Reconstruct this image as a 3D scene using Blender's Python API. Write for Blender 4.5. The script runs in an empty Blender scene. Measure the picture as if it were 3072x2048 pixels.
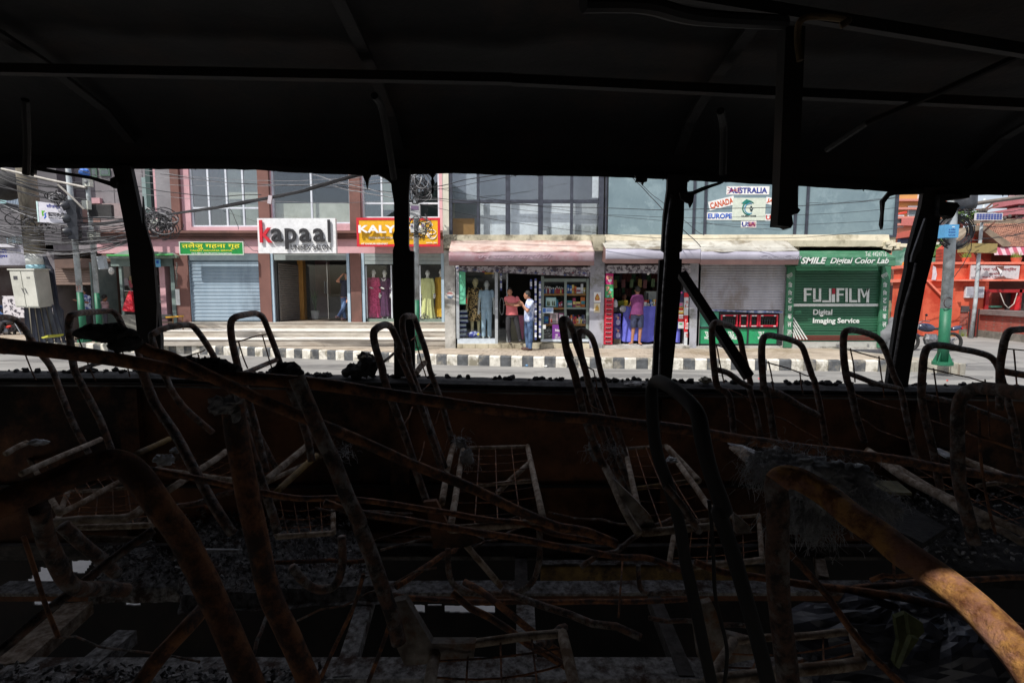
import bpy, bmesh, math, random
from mathutils import Vector, Matrix, Euler, noise
random.seed(7)
S = bpy.context.scene
COL = S.collection
# ------------------------------------------------------------------ camera
CZ = 1.95
PITCH = math.radians(5.3)
F = 1536.0
cam_d = bpy.data.cameras.new('camera')
cam_d.sensor_width = 36.0
cam_d.lens = 18.0
cam_d.clip_start = 0.02
cam_d.clip_end = 2000
cam = bpy.data.objects.new('camera', cam_d)
COL.objects.link(cam)
cam.location = (0, 0, CZ)
cam.rotation_euler = (math.radians(90) - PITCH, 0, 0)
S.camera = cam
# ------------------------------------------------------------------ light
SUN = Vector((-.40, -.43, .81)).normalized()      # towards the sun
w = bpy.data.worlds.new('World')
S.world = w
w.use_nodes = True
nt = w.node_tree
nt.nodes.clear()
sky = nt.nodes.new('ShaderNodeTexSky')
sky.sky_type = 'NISHITA'
sky.sun_disc = False
sky.sun_elevation = math.asin(SUN.z)
sky.sun_rotation = math.atan2(SUN.x, SUN.y)
sky.air_density = 1.0
sky.dust_density = 3.0
sky.ozone_density = 1.0
tc = nt.nodes.new('ShaderNodeTexCoord')
cn = nt.nodes.new('ShaderNodeTexNoise')
cn.inputs['Scale'].default_value = 2.2
cn.inputs['Detail'].default_value = 7
cr = nt.nodes.new('ShaderNodeValToRGB')
cr.color_ramp.elements[0].position = .40
cr.color_ramp.elements[1].position = .62
mx = nt.nodes.new('ShaderNodeMixRGB')
mx.inputs[2].default_value = (7.0, 7.0, 7.6, 1)
bg = nt.nodes.new('ShaderNodeBackground')
bg.inputs[1].default_value = .105
wo = nt.nodes.new('ShaderNodeOutputWorld')
L = nt.links.new
L(tc.outputs['Generated'], cn.inputs['Vector'])
L(cn.outputs[0], cr.inputs[0])
L(cr.outputs[0], mx.inputs[0])
L(sky.outputs[0], mx.inputs[1])
L(mx.outputs[0], bg.inputs[0])
L(bg.outputs[0], wo.inputs[0])
sd = bpy.data.lights.new('sun', 'SUN')
sd.energy = 4.0
sd.angle = math.radians(.53)
sd.color = (1.0, .955, .89)
sun = bpy.data.objects.new('sun', sd)
COL.objects.link(sun)
sun.location = (0, -5, 20)
sun.rotation_euler = (-SUN).to_track_quat('-Z', 'Y').to_euler()
S.view_settings.view_transform = 'Standard'
S.view_settings.look = 'None'
S.view_settings.gamma = 1
S.view_settings.exposure = 0.4
S.view_settings.use_curve_mapping = False

# ------------------------------------------------------------------ measuring helpers
cp, sp = math.cos(PITCH), math.sin(PITCH)
def ray(px, py):
    a = (px - 1536) / F; b = (1024 - py) / F
    return Vector((a, cp + b * sp, -sp + b * cp))
def P(px, py, Y):
    d = ray(px, py); t = Y / d.y
    return Vector((d.x * t, Y, CZ + d.z * t))
def G(px, py, z=0.0):
    d = ray(px, py); t = (z - CZ) / d.z
    return Vector((d.x * t, d.y * t, z))
def reg(x0, y0, s):
    return lambda x, y: (x0 + x * s, y0 + y * s)
A = reg(0, 480, .43355); B = reg(480, 480, .43355); C = reg(960, 480, .43355)
D = reg(1300, 480, .43355); E = reg(1740, 480, .43355); Fr = reg(2060, 480, .4337)
Gr = reg(2572, 520, .40816); H = reg(0, 1000, .42517); I = reg(900, 1000, .42517)
J = reg(1600, 1000, .38259); K = reg(2172, 1000, .38265); LL = reg(0, 1500, .42517)
MM = reg(900, 1500, .42517); N = reg(1800, 1500, .54082); V = reg(0, 0, 1.30612)
P1 = reg(1340, 760, .19133); P2 = reg(1600, 760, .19133); P3 = reg(1780, 760, .19133)
P4 = reg(0, 780, .17857); P5 = reg(0, 490, .1913); P6 = reg(1060, 490, .19133); P7 = reg(2640, 560, .19132)
def W(fn, x, y, Y):
    return P(*fn(x, y), Y)
def WG(fn, x, y, z=0.0):
    return G(*fn(x, y), z)
def RC(fn, x0, y0, x1, y1, Y):
    ym = (y0 + y1) / 2; xm = (x0 + x1) / 2
    return (W(fn, x0, ym, Y).x, W(fn, x1, ym, Y).x, W(fn, xm, y1, Y).z, W(fn, xm, y0, Y).z)

# ------------------------------------------------------------------ materials
MATS = {}
def M(name, c1=None, c2=None, sc=4.0, rough=.8, bump=0.0, bsc=None, metal=0.0, spec=.4, lo=.35, hi=.65, c3=None, sc3=1.0, emit=None, vec=None):
    if name in MATS: return MATS[name]
    if c1 is None: print('MISSING', name); c1 = (.15,.15,.15)
    m = bpy.data.materials.new(name); m.use_nodes = True
    t = m.node_tree; n = t.nodes; l = t.links.new
    b = n['Principled BSDF']
    b.inputs['Roughness'].default_value = rough
    b.inputs['Metallic'].default_value = metal
    b.inputs['Specular IOR Level'].default_value = spec
    b.inputs['Base Color'].default_value = (*c1, 1)
    geo = n.new('ShaderNodeNewGeometry')
    src = geo.outputs['Position']
    if vec:
        mp = n.new('ShaderNodeMapping'); mp.inputs['Scale'].default_value = vec
        l(src, mp.inputs[0]); src = mp.outputs[0]
    if c2:
        nz = n.new('ShaderNodeTexNoise'); nz.inputs['Scale'].default_value = sc; nz.inputs['Detail'].default_value = 8
        nz.inputs['Roughness'].default_value = .65
        l(src, nz.inputs['Vector'])
        r = n.new('ShaderNodeValToRGB'); r.color_ramp.elements[0].position = lo; r.color_ramp.elements[1].position = hi
        r.color_ramp.elements[0].color = (*c1, 1); r.color_ramp.elements[1].color = (*c2, 1)
        l(nz.outputs[0], r.inputs[0]); out = r.outputs[0]
        if c3:
            nz3 = n.new('ShaderNodeTexNoise'); nz3.inputs['Scale'].default_value = sc3; nz3.inputs['Detail'].default_value = 9
            nz3.inputs['Roughness'].default_value = .7
            l(src, nz3.inputs['Vector'])
            r3 = n.new('ShaderNodeValToRGB'); r3.color_ramp.elements[0].position = .5; r3.color_ramp.elements[1].position = .62
            mix = n.new('ShaderNodeMixRGB'); l(nz3.outputs[0], r3.inputs[0]); l(r3.outputs[0], mix.inputs[0])
            l(out, mix.inputs[1]); mix.inputs[2].default_value = (*c3, 1); out = mix.outputs[0]
        l(out, b.inputs['Base Color'])
    if bump:
        nb = n.new('ShaderNodeTexNoise'); nb.inputs['Scale'].default_value = bsc or sc * 3; nb.inputs['Detail'].default_value = 8
        nb.inputs['Roughness'].default_value = .7
        l(src, nb.inputs['Vector'])
        bp = n.new('ShaderNodeBump'); bp.inputs['Strength'].default_value = min(1, bump * 8); bp.inputs['Distance'].default_value = bump * .1
        l(nb.outputs[0], bp.inputs['Height']); l(bp.outputs[0], b.inputs['Normal'])
    if emit:
        b.inputs['Emission Color'].default_value = (*c1, 1); b.inputs['Emission Strength'].default_value = emit
    MATS[name] = m
    return m
def hx(r, g, b):
    f = lambda c: ((c / 255 + .055) / 1.055) ** 2.4 if c > 10 else c / 255 / 12.92
    return (f(r), f(g), f(b))
def plain(name, r=None, g=0, b=0, rough=.6, **k):
    if name in MATS: return MATS[name]
    if r is None: print('MISSING', name); r = g = b = 110
    c = hx(r, g, b); c2 = tuple(v * .72 for v in c)
    return M(name, c2, c, sc=k.pop('sc', 9), rough=rough, lo=.2, hi=.6, **k)

def glass_mat(name, tint, trans, rough=.02):
    if name in MATS: return MATS[name]
    m = bpy.data.materials.new(name); m.use_nodes = True
    t = m.node_tree; n = t.nodes; l = t.links.new; n.remove(n['Principled BSDF'])
    o = n['Material Output']
    tr = n.new('ShaderNodeBsdfTransparent'); tr.inputs[0].default_value = (*tint, 1)
    gl = n.new('ShaderNodeBsdfGlossy'); gl.inputs['Roughness'].default_value = rough; gl.inputs[0].default_value = (.9, .93, .97, 1)
    lw = n.new('ShaderNodeLayerWeight'); fr = n.new('ShaderNodeMath'); fr.operation = 'POWER'; fr.inputs[1].default_value = 4.0; l(lw.outputs['Facing'], fr.inputs[0])
    ad = n.new('ShaderNodeMath'); ad.operation = 'ADD'; ad.inputs[1].default_value = 1.03 - trans
    ad.use_clamp = True
    geo = n.new('ShaderNodeNewGeometry')
    nb = n.new('ShaderNodeTexNoise'); nb.inputs['Scale'].default_value = .8
    bp = n.new('ShaderNodeBump'); bp.inputs['Strength'].default_value = .04
    l(geo.outputs['Position'], nb.inputs['Vector']); l(nb.outputs[0], bp.inputs['Height']); l(bp.outputs[0], gl.inputs['Normal'])
    mi = n.new('ShaderNodeMixShader')
    l(fr.outputs[0], ad.inputs[0]); l(ad.outputs[0], mi.inputs[0]); l(tr.outputs[0], mi.inputs[1]); l(gl.outputs[0], mi.inputs[2]); l(mi.outputs[0], o.inputs[0])
    MATS[name] = m
    return m
def brick_mat(name, c1, c2, mortar, sc=1.0, axis='xz'):
    if name in MATS: return MATS[name]
    m = bpy.data.materials.new(name); m.use_nodes = True
    t = m.node_tree; n = t.nodes; l = t.links.new; b = n['Principled BSDF']; b.inputs['Roughness'].default_value = .85
    geo = n.new('ShaderNodeNewGeometry'); sx = n.new('ShaderNodeSeparateXYZ'); cx = n.new('ShaderNodeCombineXYZ')
    l(geo.outputs['Position'], sx.inputs[0])
    if axis == 'xz':
        l(sx.outputs[0], cx.inputs[0]); l(sx.outputs[2], cx.inputs[1])
    else:
        l(sx.outputs[0], cx.inputs[0]); l(sx.outputs[1], cx.inputs[1])
    br = n.new('ShaderNodeTexBrick'); br.inputs['Scale'].default_value = sc
    br.inputs['Color1'].default_value = (*c1, 1); br.inputs['Color2'].default_value = (*c2, 1); br.inputs['Mortar'].default_value = (*mortar, 1)
    br.inputs['Mortar Size'].default_value = .012; br.inputs['Brick Width'].default_value = .24; br.inputs['Row Height'].default_value = .08
    l(cx.outputs[0], br.inputs['Vector'])
    nz = n.new('ShaderNodeTexNoise'); nz.inputs['Scale'].default_value = 3; nz.inputs['Detail'].default_value = 8
    l(geo.outputs['Position'], nz.inputs['Vector'])
    mi = n.new('ShaderNodeMixRGB'); mi.blend_type = 'MULTIPLY'; mi.inputs[0].default_value = .6
    rr = n.new('ShaderNodeValToRGB'); rr.color_ramp.elements[0].position = .3; rr.color_ramp.elements[1].position = .6
    rr.color_ramp.elements[0].color = (.45, .42, .4, 1)
    l(nz.outputs[0], rr.inputs[0]); l(br.outputs[0], mi.inputs[1]); l(rr.outputs[0], mi.inputs[2]); l(mi.outputs[0], b.inputs['Base Color'])
    bp = n.new('ShaderNodeBump'); bp.inputs['Strength'].default_value = .5; bp.inputs['Distance'].default_value = .01; bp.invert = True
    l(br.outputs['Fac'], bp.inputs['Height']); l(bp.outputs[0], b.inputs['Normal'])
    MATS[name] = m
    return m

# ------------------------------------------------------------------ mesh builder
ORG = {}
class MB:
    def __init__(s): s.v = []; s.f = []
    def add(s, vs, fs):
        o = len(s.v); s.v += [Vector(v) for v in vs]; s.f += [tuple(i + o for i in f) for f in fs]; return s
    def box(s, x0, x1, y0, y1, z0, z1):
        if x0 > x1: x0, x1 = x1, x0
        if y0 > y1: y0, y1 = y1, y0
        if z0 > z1: z0, z1 = z1, z0
        return s.add([(x0,y0,z0),(x1,y0,z0),(x1,y1,z0),(x0,y1,z0),(x0,y0,z1),(x1,y0,z1),(x1,y1,z1),(x0,y1,z1)],
                     [(0,3,2,1),(4,5,6,7),(0,1,5,4),(1,2,6,5),(2,3,7,6),(3,0,4,7)])
    def rbox(s, c, h, e=(0,0,0)):
        R = Euler(e).to_matrix(); c = Vector(c)
        vs = [c + R @ Vector((sx*h[0], sy*h[1], sz*h[2])) for sz in (-1,1) for sx, sy in ((-1,-1),(1,-1),(1,1),(-1,1))]
        return s.add(vs, [(0,3,2,1),(4,5,6,7),(0,1,5,4),(1,2,6,5),(2,3,7,6),(3,0,4,7)])
    def bar(s, a, b, wd, th, up=(0,0,1)):
        a = Vector(a); b = Vector(b); d = (b - a).normalized(); u = Vector(up)
        if abs(d.dot(u)) > .97: u = Vector((0,1,0))
        r = d.cross(u).normalized(); u2 = r.cross(d)
        vs = []
        for p in (a, b):
            for i, j in ((-1,-1),(1,-1),(1,1),(-1,1)): vs.append(p + r*wd/2*i + u2*th/2*j)
        return s.add(vs, [(0,1,2,3),(7,6,5,4),(0,4,5,1),(1,5,6,2),(2,6,7,3),(3,7,4,0)])
    def tube(s, pts, r, n=8, caps=True, sq=None):
        pts = [Vector(p) for p in pts]; k = len(pts)
        rs = r if isinstance(r, (list, tuple)) else [r]*k
        T = []
        for i in range(k):
            T.append((pts[min(i+1,k-1)] - pts[max(i-1,0)]).normalized())
        u = Vector((0,0,1)) if abs(T[0].z) < .9 else Vector((1,0,0))
        nrm = (u - T[0]*u.dot(T[0])).normalized(); vs = []
        for i in range(k):
            nrm = (nrm - T[i]*nrm.dot(T[i])).normalized(); bi = T[i].cross(nrm)
            for j in range(n):
                a = 2*math.pi*j/n
                vs.append(pts[i] + (nrm*math.cos(a) + bi*math.sin(a))*rs[i])
        fs = [(i*n+j, i*n+(j+1)%n, (i+1)*n+(j+1)%n, (i+1)*n+j) for i in range(k-1) for j in range(n)]
        if caps: fs += [tuple(range(n-1,-1,-1)), tuple((k-1)*n+j for j in range(n))]
        return s.add(vs, fs)
    def ell(s, c, r, nu=12, nv=8, e=(0,0,0)):
        R = Euler(e).to_matrix(); c = Vector(c); r = (r,r,r) if not isinstance(r,(tuple,list)) else r
        vs = [c + R @ Vector((0,0,-r[2]))]
        for i in range(1, nv):
            ph = -math.pi/2 + math.pi*i/nv
            for j in range(nu):
                th = 2*math.pi*j/nu
                vs.append(c + R @ Vector((r[0]*math.cos(ph)*math.cos(th), r[1]*math.cos(ph)*math.sin(th), r[2]*math.sin(ph))))
        vs.append(c + R @ Vector((0,0,r[2]))); top = len(vs)-1
        fs = [(0, 1+(j+1)%nu, 1+j) for j in range(nu)]
        for i in range(nv-2):
            for j in range(nu):
                a = 1+i*nu; b = a+nu
                fs.append((a+j, a+(j+1)%nu, b+(j+1)%nu, b+j))
        a = 1+(nv-2)*nu
        fs += [(a+j, a+(j+1)%nu, top) for j in range(nu)]
        return s.add(vs, fs)
    def cap(s, a, b, ra, rb, n=10):      # tapered capsule
        a = Vector(a); b = Vector(b); d = (b-a).normalized()
        pts = [a - d*ra*.95, a - d*ra*.7, a, b, b + d*rb*.7, b + d*rb*.95]
        return s.tube(pts, [ra*.3, ra*.72, ra, rb, rb*.72, rb*.3], n)
    def loft(s, rings, n=14, yaw=0):     # rings of (centre, rx, ry)
        vs = []
        for c, rx, ry in rings:
            c = Vector(c)
            for j in range(n):
                a = 2*math.pi*j/n; x = rx*math.cos(a); y = ry*math.sin(a)
                vs.append(c + Vector((x*math.cos(yaw)-y*math.sin(yaw), x*math.sin(yaw)+y*math.cos(yaw), 0)))
        k = len(rings)
        fs = [(i*n+j, i*n+(j+1)%n, (i+1)*n+(j+1)%n, (i+1)*n+j) for i in range(k-1) for j in range(n)]
        fs += [tuple(range(n-1,-1,-1)), tuple((k-1)*n+j for j in range(n))]
        return s.add(vs, fs)
    def prism(s, pts, y0, y1):           # polygon in x,z pushed along y
        n = len(pts)
        ar = sum(pts[i][0]*pts[(i+1)%n][1]-pts[(i+1)%n][0]*pts[i][1] for i in range(n))
        if ar < 0: pts = pts[::-1]
        if y0 > y1: y0, y1 = y1, y0
        vs = [(x,y0,z) for x,z in pts] + [(x,y1,z) for x,z in pts]
        return s.add(vs, [tuple(range(n)), tuple(range(2*n-1,n-1,-1))] + [(i, n+i, n+(i+1)%n, (i+1)%n) for i in range(n)])
    def sheet(s, prof, x0, x1, nx, th=.01, wob=0, seed=0, wx=3):   # profile (y,z) swept along x, wrinkled, with thickness
        vs = []; k = len(prof)
        for side in (0, 1):
            for i in range(nx+1):
                x = x0 + (x1-x0)*i/nx
                for (y, z) in prof:
                    q = noise.noise(Vector((x*wx+seed, y*wx, z*wx)))*wob
                    vs.append((x, y + q - side*0 + (th if side else 0), z + q*.6 - (th if side else 0)))
        fs = []; o = (nx+1)*k
        for i in range(nx):
            for j in range(k-1):
                a = i*k+j; fs.append((a, a+1, a+k+1, a+k)); fs.append((o+a, o+a+k, o+a+k+1, o+a+1))
        for i in range(nx):
            a = i*k; fs.append((a, a+k, o+a+k, o+a)); a = i*k+k-1; fs.append((a+k, a, o+a, o+a+k))
        for j in range(k-1):
            fs.append((j+1, j, o+j, o+j+1)); a = nx*k+j; fs.append((a, a+1, o+a+1, o+a))
        return s.add(vs, fs)
    def build(s, name, m, parent=None, smooth=False, label=None, kind=None):
        o3 = ORG.get(parent.name, Vector()) if parent else Vector()
        me = bpy.data.meshes.new(name)
        me.from_pydata([v - o3 for v in s.v], [], s.f)
        if smooth:
            me.polygons.foreach_set('use_smooth', [True]*len(me.polygons))
        if m: me.materials.append(m)
        o = bpy.data.objects.new(name, me); COL.objects.link(o)
        if parent: o.parent = parent; ORG[o.name] = o3
        else: ORG[o.name] = Vector()
        if label: o['label'] = label
        if kind: o['kind'] = kind
        return o
def tag(o, label=None, cat=None, group=None, kind=None):
    if label: o['label'] = label
    if cat: o['category'] = cat
    if group: o['group'] = group
    if kind: o['kind'] = kind
    return o
def thing(name, label, cat, loc=(0,0,0), group=None):
    o = bpy.data.objects.new(name, None); COL.objects.link(o); o.location = loc
    o.empty_display_size = .1
    ORG[o.name] = Vector(loc)
    return tag(o, label, cat, group)
def struct(name, mb, m):
    return tag(mb.build(name, m), kind='structure')
def copy_at(o, off, parent=None):
    c = o.copy(); COL.objects.link(c)
    c.parent = parent or o.parent
    c.location = Vector(o.location) + Vector(off)
    ORG[c.name] = ORG.get(o.name, Vector())
    return c
def one(name, mb, m, label, cat, group=None, smooth=False):
    return tag(mb.build(name, m, smooth=smooth), label, cat, group)

# ------------------------------------------------------------------ lettering
TXT = {}
def text_verts(s, bold, shear, res=3):
    key = (s, bold, shear)
    if key in TXT: return TXT[key]
    c = bpy.data.curves.new('t', 'FONT'); c.body = s; c.offset = bold; c.shear = shear; c.resolution_u = res; c.size = 1
    c.fill_mode = 'BOTH'; c.extrude = .5
    o = bpy.data.objects.new('t', c); COL.objects.link(o)
    dg = bpy.context.evaluated_depsgraph_get()
    me = bpy.data.meshes.new_from_object(o.evaluated_get(dg))
    vs = [v.co.copy() for v in me.vertices]; fs = [tuple(p.vertices) for p in me.polygons]
    bpy.data.objects.remove(o); bpy.data.curves.remove(c); bpy.data.meshes.remove(me)
    TXT[key] = (vs, fs)
    return TXT[key]
def text(s, rect, Y, m, parent, th=.004, bold=0.0, shear=0.0, name='lettering', rot=0.0, label=None, proud=.003):
    """fit the string into (X0,X1,Z0,Z1) with its back lying 'proud' in front of plane Y, reading from -Y"""
    vs, fs = text_verts(s, bold, shear)
    if not vs: return None
    x0 = min(v.x for v in vs); x1 = max(v.x for v in vs); y0 = min(v.y for v in vs); y1 = max(v.y for v in vs)
    X0, X1, Z0, Z1 = rect; cx, cz = (X0+X1)/2, (Z0+Z1)/2
    mb = MB(); out = []
    for v in vs:
        x = (v.x-x0)/(x1-x0)*(X1-X0) + X0; z = (v.y-y0)/(y1-y0)*(Z1-Z0) + Z0
        if rot:
            dx, dz = x-cx, z-cz; x = cx + dx*math.cos(rot) - dz*math.sin(rot); z = cz + dx*math.sin(rot) + dz*math.cos(rot)
        out.append((x, Y - proud - th*(v.z+.5), z))
    mb.add(out, fs)
    return mb.build(name, m, parent, label=label)
def textp(s, fn, x0, y0, x1, y1, Y, m, parent, **k):
    return text(s, RC(fn, x0, y0, x1, y1, Y), Y, m, parent, **k)
def plate(fn, x0, y0, x1, y1, Y, dep=.03):
    X0, X1, Z0, Z1 = RC(fn, x0, y0, x1, y1, Y)
    return MB().box(X0, X1, Y, Y+dep, Z0, Z1)
def pplate(mb, fn, x0, y0, x1, y1, Y, dep=.03):
    X0, X1, Z0, Z1 = RC(fn, x0, y0, x1, y1, Y)
    return mb.box(X0, X1, Y, Y+dep, Z0, Z1)
def sagline(a, b, sag, n=14, seed=0, wig=0):
    a = Vector(a); b = Vector(b)
    out = []
    for i in range(n+1):
        t = i/n; p = a.lerp(b, t); p.z -= sag*4*t*(1-t)
        if wig: p += Vector((0, noise.noise(Vector((t*6, seed, 1)))*wig, noise.noise(Vector((t*6, seed, 5)))*wig))
        out.append(p)
    return out
def remesh(mb, name, m, parent, vox, hem=None, smooth_it=3, label=None):
    me = bpy.data.meshes.new('r'); me.from_pydata(mb.v, [], mb.f)
    o = bpy.data.objects.new('r', me); COL.objects.link(o)
    md = o.modifiers.new('r', 'REMESH'); md.mode = 'VOXEL'; md.voxel_size = vox
    if smooth_it:
        ms = o.modifiers.new('s', 'SMOOTH'); ms.iterations = smooth_it; ms.factor = .5
    dg = bpy.context.evaluated_depsgraph_get()
    m2 = bpy.data.meshes.new_from_object(o.evaluated_get(dg))
    bpy.data.objects.remove(o); bpy.data.meshes.remove(me)
    if hem is not None:
        bm = bmesh.new(); bm.from_mesh(m2)
        bmesh.ops.bisect_plane(bm, geom=bm.verts[:]+bm.edges[:]+bm.faces[:], plane_co=(0,0,hem), plane_no=(0,0,1), clear_inner=True)
        bm.to_mesh(m2); bm.free()
    o3 = ORG.get(parent.name, Vector()) if parent else Vector()
    m2.transform(Matrix.Translation(-o3))
    m2.polygons.foreach_set('use_smooth', [True]*len(m2.polygons))
    m2.materials.clear(); m2.materials.append(m); m2.name = name
    ob = bpy.data.objects.new(name, m2); COL.objects.link(ob)
    if parent: ob.parent = parent; ORG[ob.name] = o3
    if label: ob['label'] = label
    return ob
def lump(c, r, seed=0, nu=18, nv=12, amp=.35):
    mb = MB().ell(c, r, nu, nv); c = Vector(c); rm = max(r) if isinstance(r,(tuple,list)) else r
    for v in mb.v:
        d = v-c; k = 1+amp*noise.noise(v*(2.2/rm)+Vector((seed,0,0)))+amp*.7*noise.noise(v*(6/rm)+Vector((seed,4,0)))
        v.x, v.y, v.z = c.x+d.x*k, c.y+d.y*k, c.z+d.z*k
    return mb
# ================================================================== SETTING
YR = 15.9      # front of the glass-fronted row
YK = 18.6      # front of the pink building
ZS = .28       # pavement level
ZT = P(*C(750, 1120), YK).z   # terrace level in front of the pink building
asph = M('asphalt', (.165,.162,.155), (.235,.23,.22), sc=1.3, rough=.9, bump=.05, bsc=60, c3=(.26,.255,.24), sc3=.35, vec=(.5,1,1))
def road_mat():
    t = asph.node_tree; n = t.nodes
    return asph
struct('ground', MB().box(-400, 400, -300, 700, -.6, -.004), M('earth', (.10,.095,.08), (.16,.15,.13), sc=.5, rough=1))
struct('road', MB().box(-60, 60, -14, 24.3, -.3, 0), asph)
# seams and patches on the road
pm = M('tar_patch', (.115,.113,.11), (.165,.163,.158), sc=3, rough=.85, bump=.05, bsc=50)
def flat(pts, z0, z1, name, m, **k):
    n = len(pts)
    mb = MB().add([(x,y,z0) for x,y in pts]+[(x,y,z1) for x,y in pts], [tuple(range(n-1,-1,-1)), tuple(range(n,2*n))]+[(i,(i+1)%n,n+(i+1)%n,n+i) for i in range(n)])
    return mb
def ccw(pts):
    a = sum(pts[i][0]*pts[(i+1)%len(pts)][1]-pts[(i+1)%len(pts)][0]*pts[i][1] for i in range(len(pts)))
    return pts if a > 0 else pts[::-1]
def blob(fn, x, y, rx, ry, seed):
    c = WG(fn, x, y); o = []
    for i in range(16):
        a = i*math.pi/8; r = 1+.35*noise.noise(Vector((math.cos(a)*1.3, math.sin(a)*1.3, seed)))
        o.append((c.x+rx*r*math.cos(a), c.y+ry*r*math.sin(a)))
    return o
for i, (fn,x,y,rx,ry) in enumerate([(I,300,230,1.6,.25),(Gr,900,1430,1.3,.5),(Gr,700,1500,1.0,.35),(J,900,330,1.5,.28),(K,300,330,1.3,.2),(H,300,190,1.5,.3)]):
    struct('tar_patch', flat(ccw(blob(fn,x,y,rx,ry,i)), -.001, .004, '', pm), pm)
crk = M('crack_filler', (.04,.04,.04))
for i, (a,b,c) in enumerate([((H,200,200),(H,1600,230),(I,1900,290)),((J,0,300),(J,1000,290),(K,600,340)),((Gr,700,1330),(Gr,900,1390),(Gr,1225,1420))]):
    pts = [WG(*a),WG(*b),WG(*c)]; q = []
    for s in range(2):
        for t in range(12):
            p = pts[s].lerp(pts[s+1], t/12); p.y += noise.noise(Vector((s*5+t, i, 0)))*.12; q.append(p)
    mb = MB()
    for u, v in zip(q[:-1], q[1:]):
        mb.add([(u.x,u.y-.012,.0045),(v.x,v.y-.012,.0045),(v.x,v.y+.012,.0045),(u.x,u.y+.012,.0045)], [(0,1,2,3)])
    struct('road_crack', mb, crk)
# kerb line at pavement height, left to right
kl = [(-330,1006),(-120,1014),(127,1026),(300,1030),(485,1034),(723,1040),(1000,1051),(1325,1064),(1687,1071),(1868,1074),(2400,1079),(2600,1081),(2780,1083)]
kp = [G(x,y,ZS-.0) for x,y in kl]
kp[-1] = WG(K, 1640, 215, ZS)
corner = [WG(K,1640,215,ZS), WG(K,1800,228,ZS), WG(K,1860,240,ZS)]
cend = corner[-1]
back = [Vector((cend.x+.25, cend.y+.5, ZS)), Vector((cend.x+.1, cend.y+1.2, ZS)), Vector((cend.x-.7, cend.y+3.0, ZS)), Vector((cend.x-1.2, cend.y+7, ZS)), Vector((cend.x-1.3, cend.y+12, ZS))]
line = kp[:-1] + corner + back
# resample into stones
def resample(line, step):
    out = [line[0].copy()]; acc = 0; cur = line[0].copy()
    for i in range(1, len(line)):
        a = cur; b = line[i]
        while (b-a).length + acc >= step:
            d = (b-a).normalized(); a = a + d*(step-acc); acc = 0; out.append(a.copy())
        acc += (b-a).length; cur = b
    return out
pav = M('pavement_tiles', hx(138,129,118), hx(168,158,144), sc=2.2, rough=.9, bump=.05, bsc=18, c3=hx(120,112,100), sc3=.6)
poly = [(p.x, p.y+.02) for p in line]
poly = poly + [(line[-1].x-30, line[-1].y)] + [(-40, line[-1].y)] + [(-40, line[0].y)]
pavo = struct('pavement', flat(ccw(poly), -.05, ZS-.012, '', pav), pav)
# rows of paving slabs with recessed joints, where they can be told apart
slab = M('paving_slab', hx(146,135,121), hx(176,164,148), sc=1.7, rough=.9, bump=.04, bsc=25, c3=hx(138,124,104), sc3=.5)
rows = MB()
st = resample(line, .30)
def inward(i, pts):
    a = pts[max(i-1,0)]; b = pts[min(i+1,len(pts)-1)]; d = (b-a).normalized(); return Vector((-d.y, d.x, 0)), d
st2 = resample(line[:13], .33)
for r in range(14):
    for i in range(len(st2)-1):
        nv, d = inward(i, st2)
        off = .16 + r*.30
        p = st2[i] + nv*off
        if p.y > YR-.35 and p.x > -3.4: continue
        if p.y > YK-3.0 and -9.9 < p.x <= -3.4: continue
        if p.x > 9.6: continue
        ang = math.atan2(d.y, d.x); h = random.uniform(-.003,.003)
        rows.rbox(p + d*(.165 if r%2 else 0) + nv*.15 + Vector((0,0,-.012+h)), (.158, .143, .012), (0,0,ang))
tag(rows.build('paving_slab', slab, pavo), kind='stuff')
kwm = M('kerb_white', hx(178,174,164), hx(222,219,208), sc=5, rough=.8, bump=.06, bsc=22, c3=hx(125,120,105), sc3=2.2)
kbm = M('kerb_black', hx(62,64,66), hx(92,95,98), sc=5, rough=.8, bump=.06, bsc=22, c3=hx(128,124,114), sc3=2.6)
kgm = M('kerb_bare', hx(120,118,110), hx(168,164,152), sc=4, rough=.85, bump=.08, bsc=20)
kerb = struct('kerb', flat(ccw([(p.x+inward(i,line)[0].x*o, p.y+inward(i,line)[0].y*o) for o,rng in ((.02,range(len(line))),(.15,range(len(line)-1,-1,-1))) for i in rng]), -.02, ZS-.03, '', kgm), kgm)
kb = []
for i in range(len(st)-1):
    a, b = st[i], st[i+1]; d = (b-a); ln = d.length; d.normalize(); nv = Vector((-d.y, d.x, 0))
    c = (a+b)/2 + nv*.075
    px = c.x/c.y
    mat = kgm if (c.x > cend.x-.9 or (c.x > 5 and c.y > cend.y+1.2) or c.x < -15.5) else (kwm if i%2 else kbm)
    jz = random.uniform(-.006,.006)
    h = .135*.5
    rr = (random.uniform(-.012,.012), random.uniform(-.008,.008), math.atan2(d.y,d.x)+random.uniform(-.01,.01))
    mb = MB()
    # chamfered kerb block
    L2 = ln/2-.004
    prof = [(-.078,-ZS-.01),(-.078,-.035),(-.05,0),(.078,0),(.078,-ZS-.01)]
    vs = []
    for sx in (-L2, L2):
        for (y,z) in prof: vs.append(Vector((sx,y,z)))
    R = Euler(rr).to_matrix(); cc = Vector((c.x,c.y,ZS+jz))
    vs = [cc + R@v for v in vs]
    mb.add(vs, [(4,3,2,1,0),(5,6,7,8,9)]+[(j,(j+1)%5,5+(j+1)%5,5+j) for j in range(5)])
    o = mb.build('kerb_stone', mat, kerb)
    kb.append(o)
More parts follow.
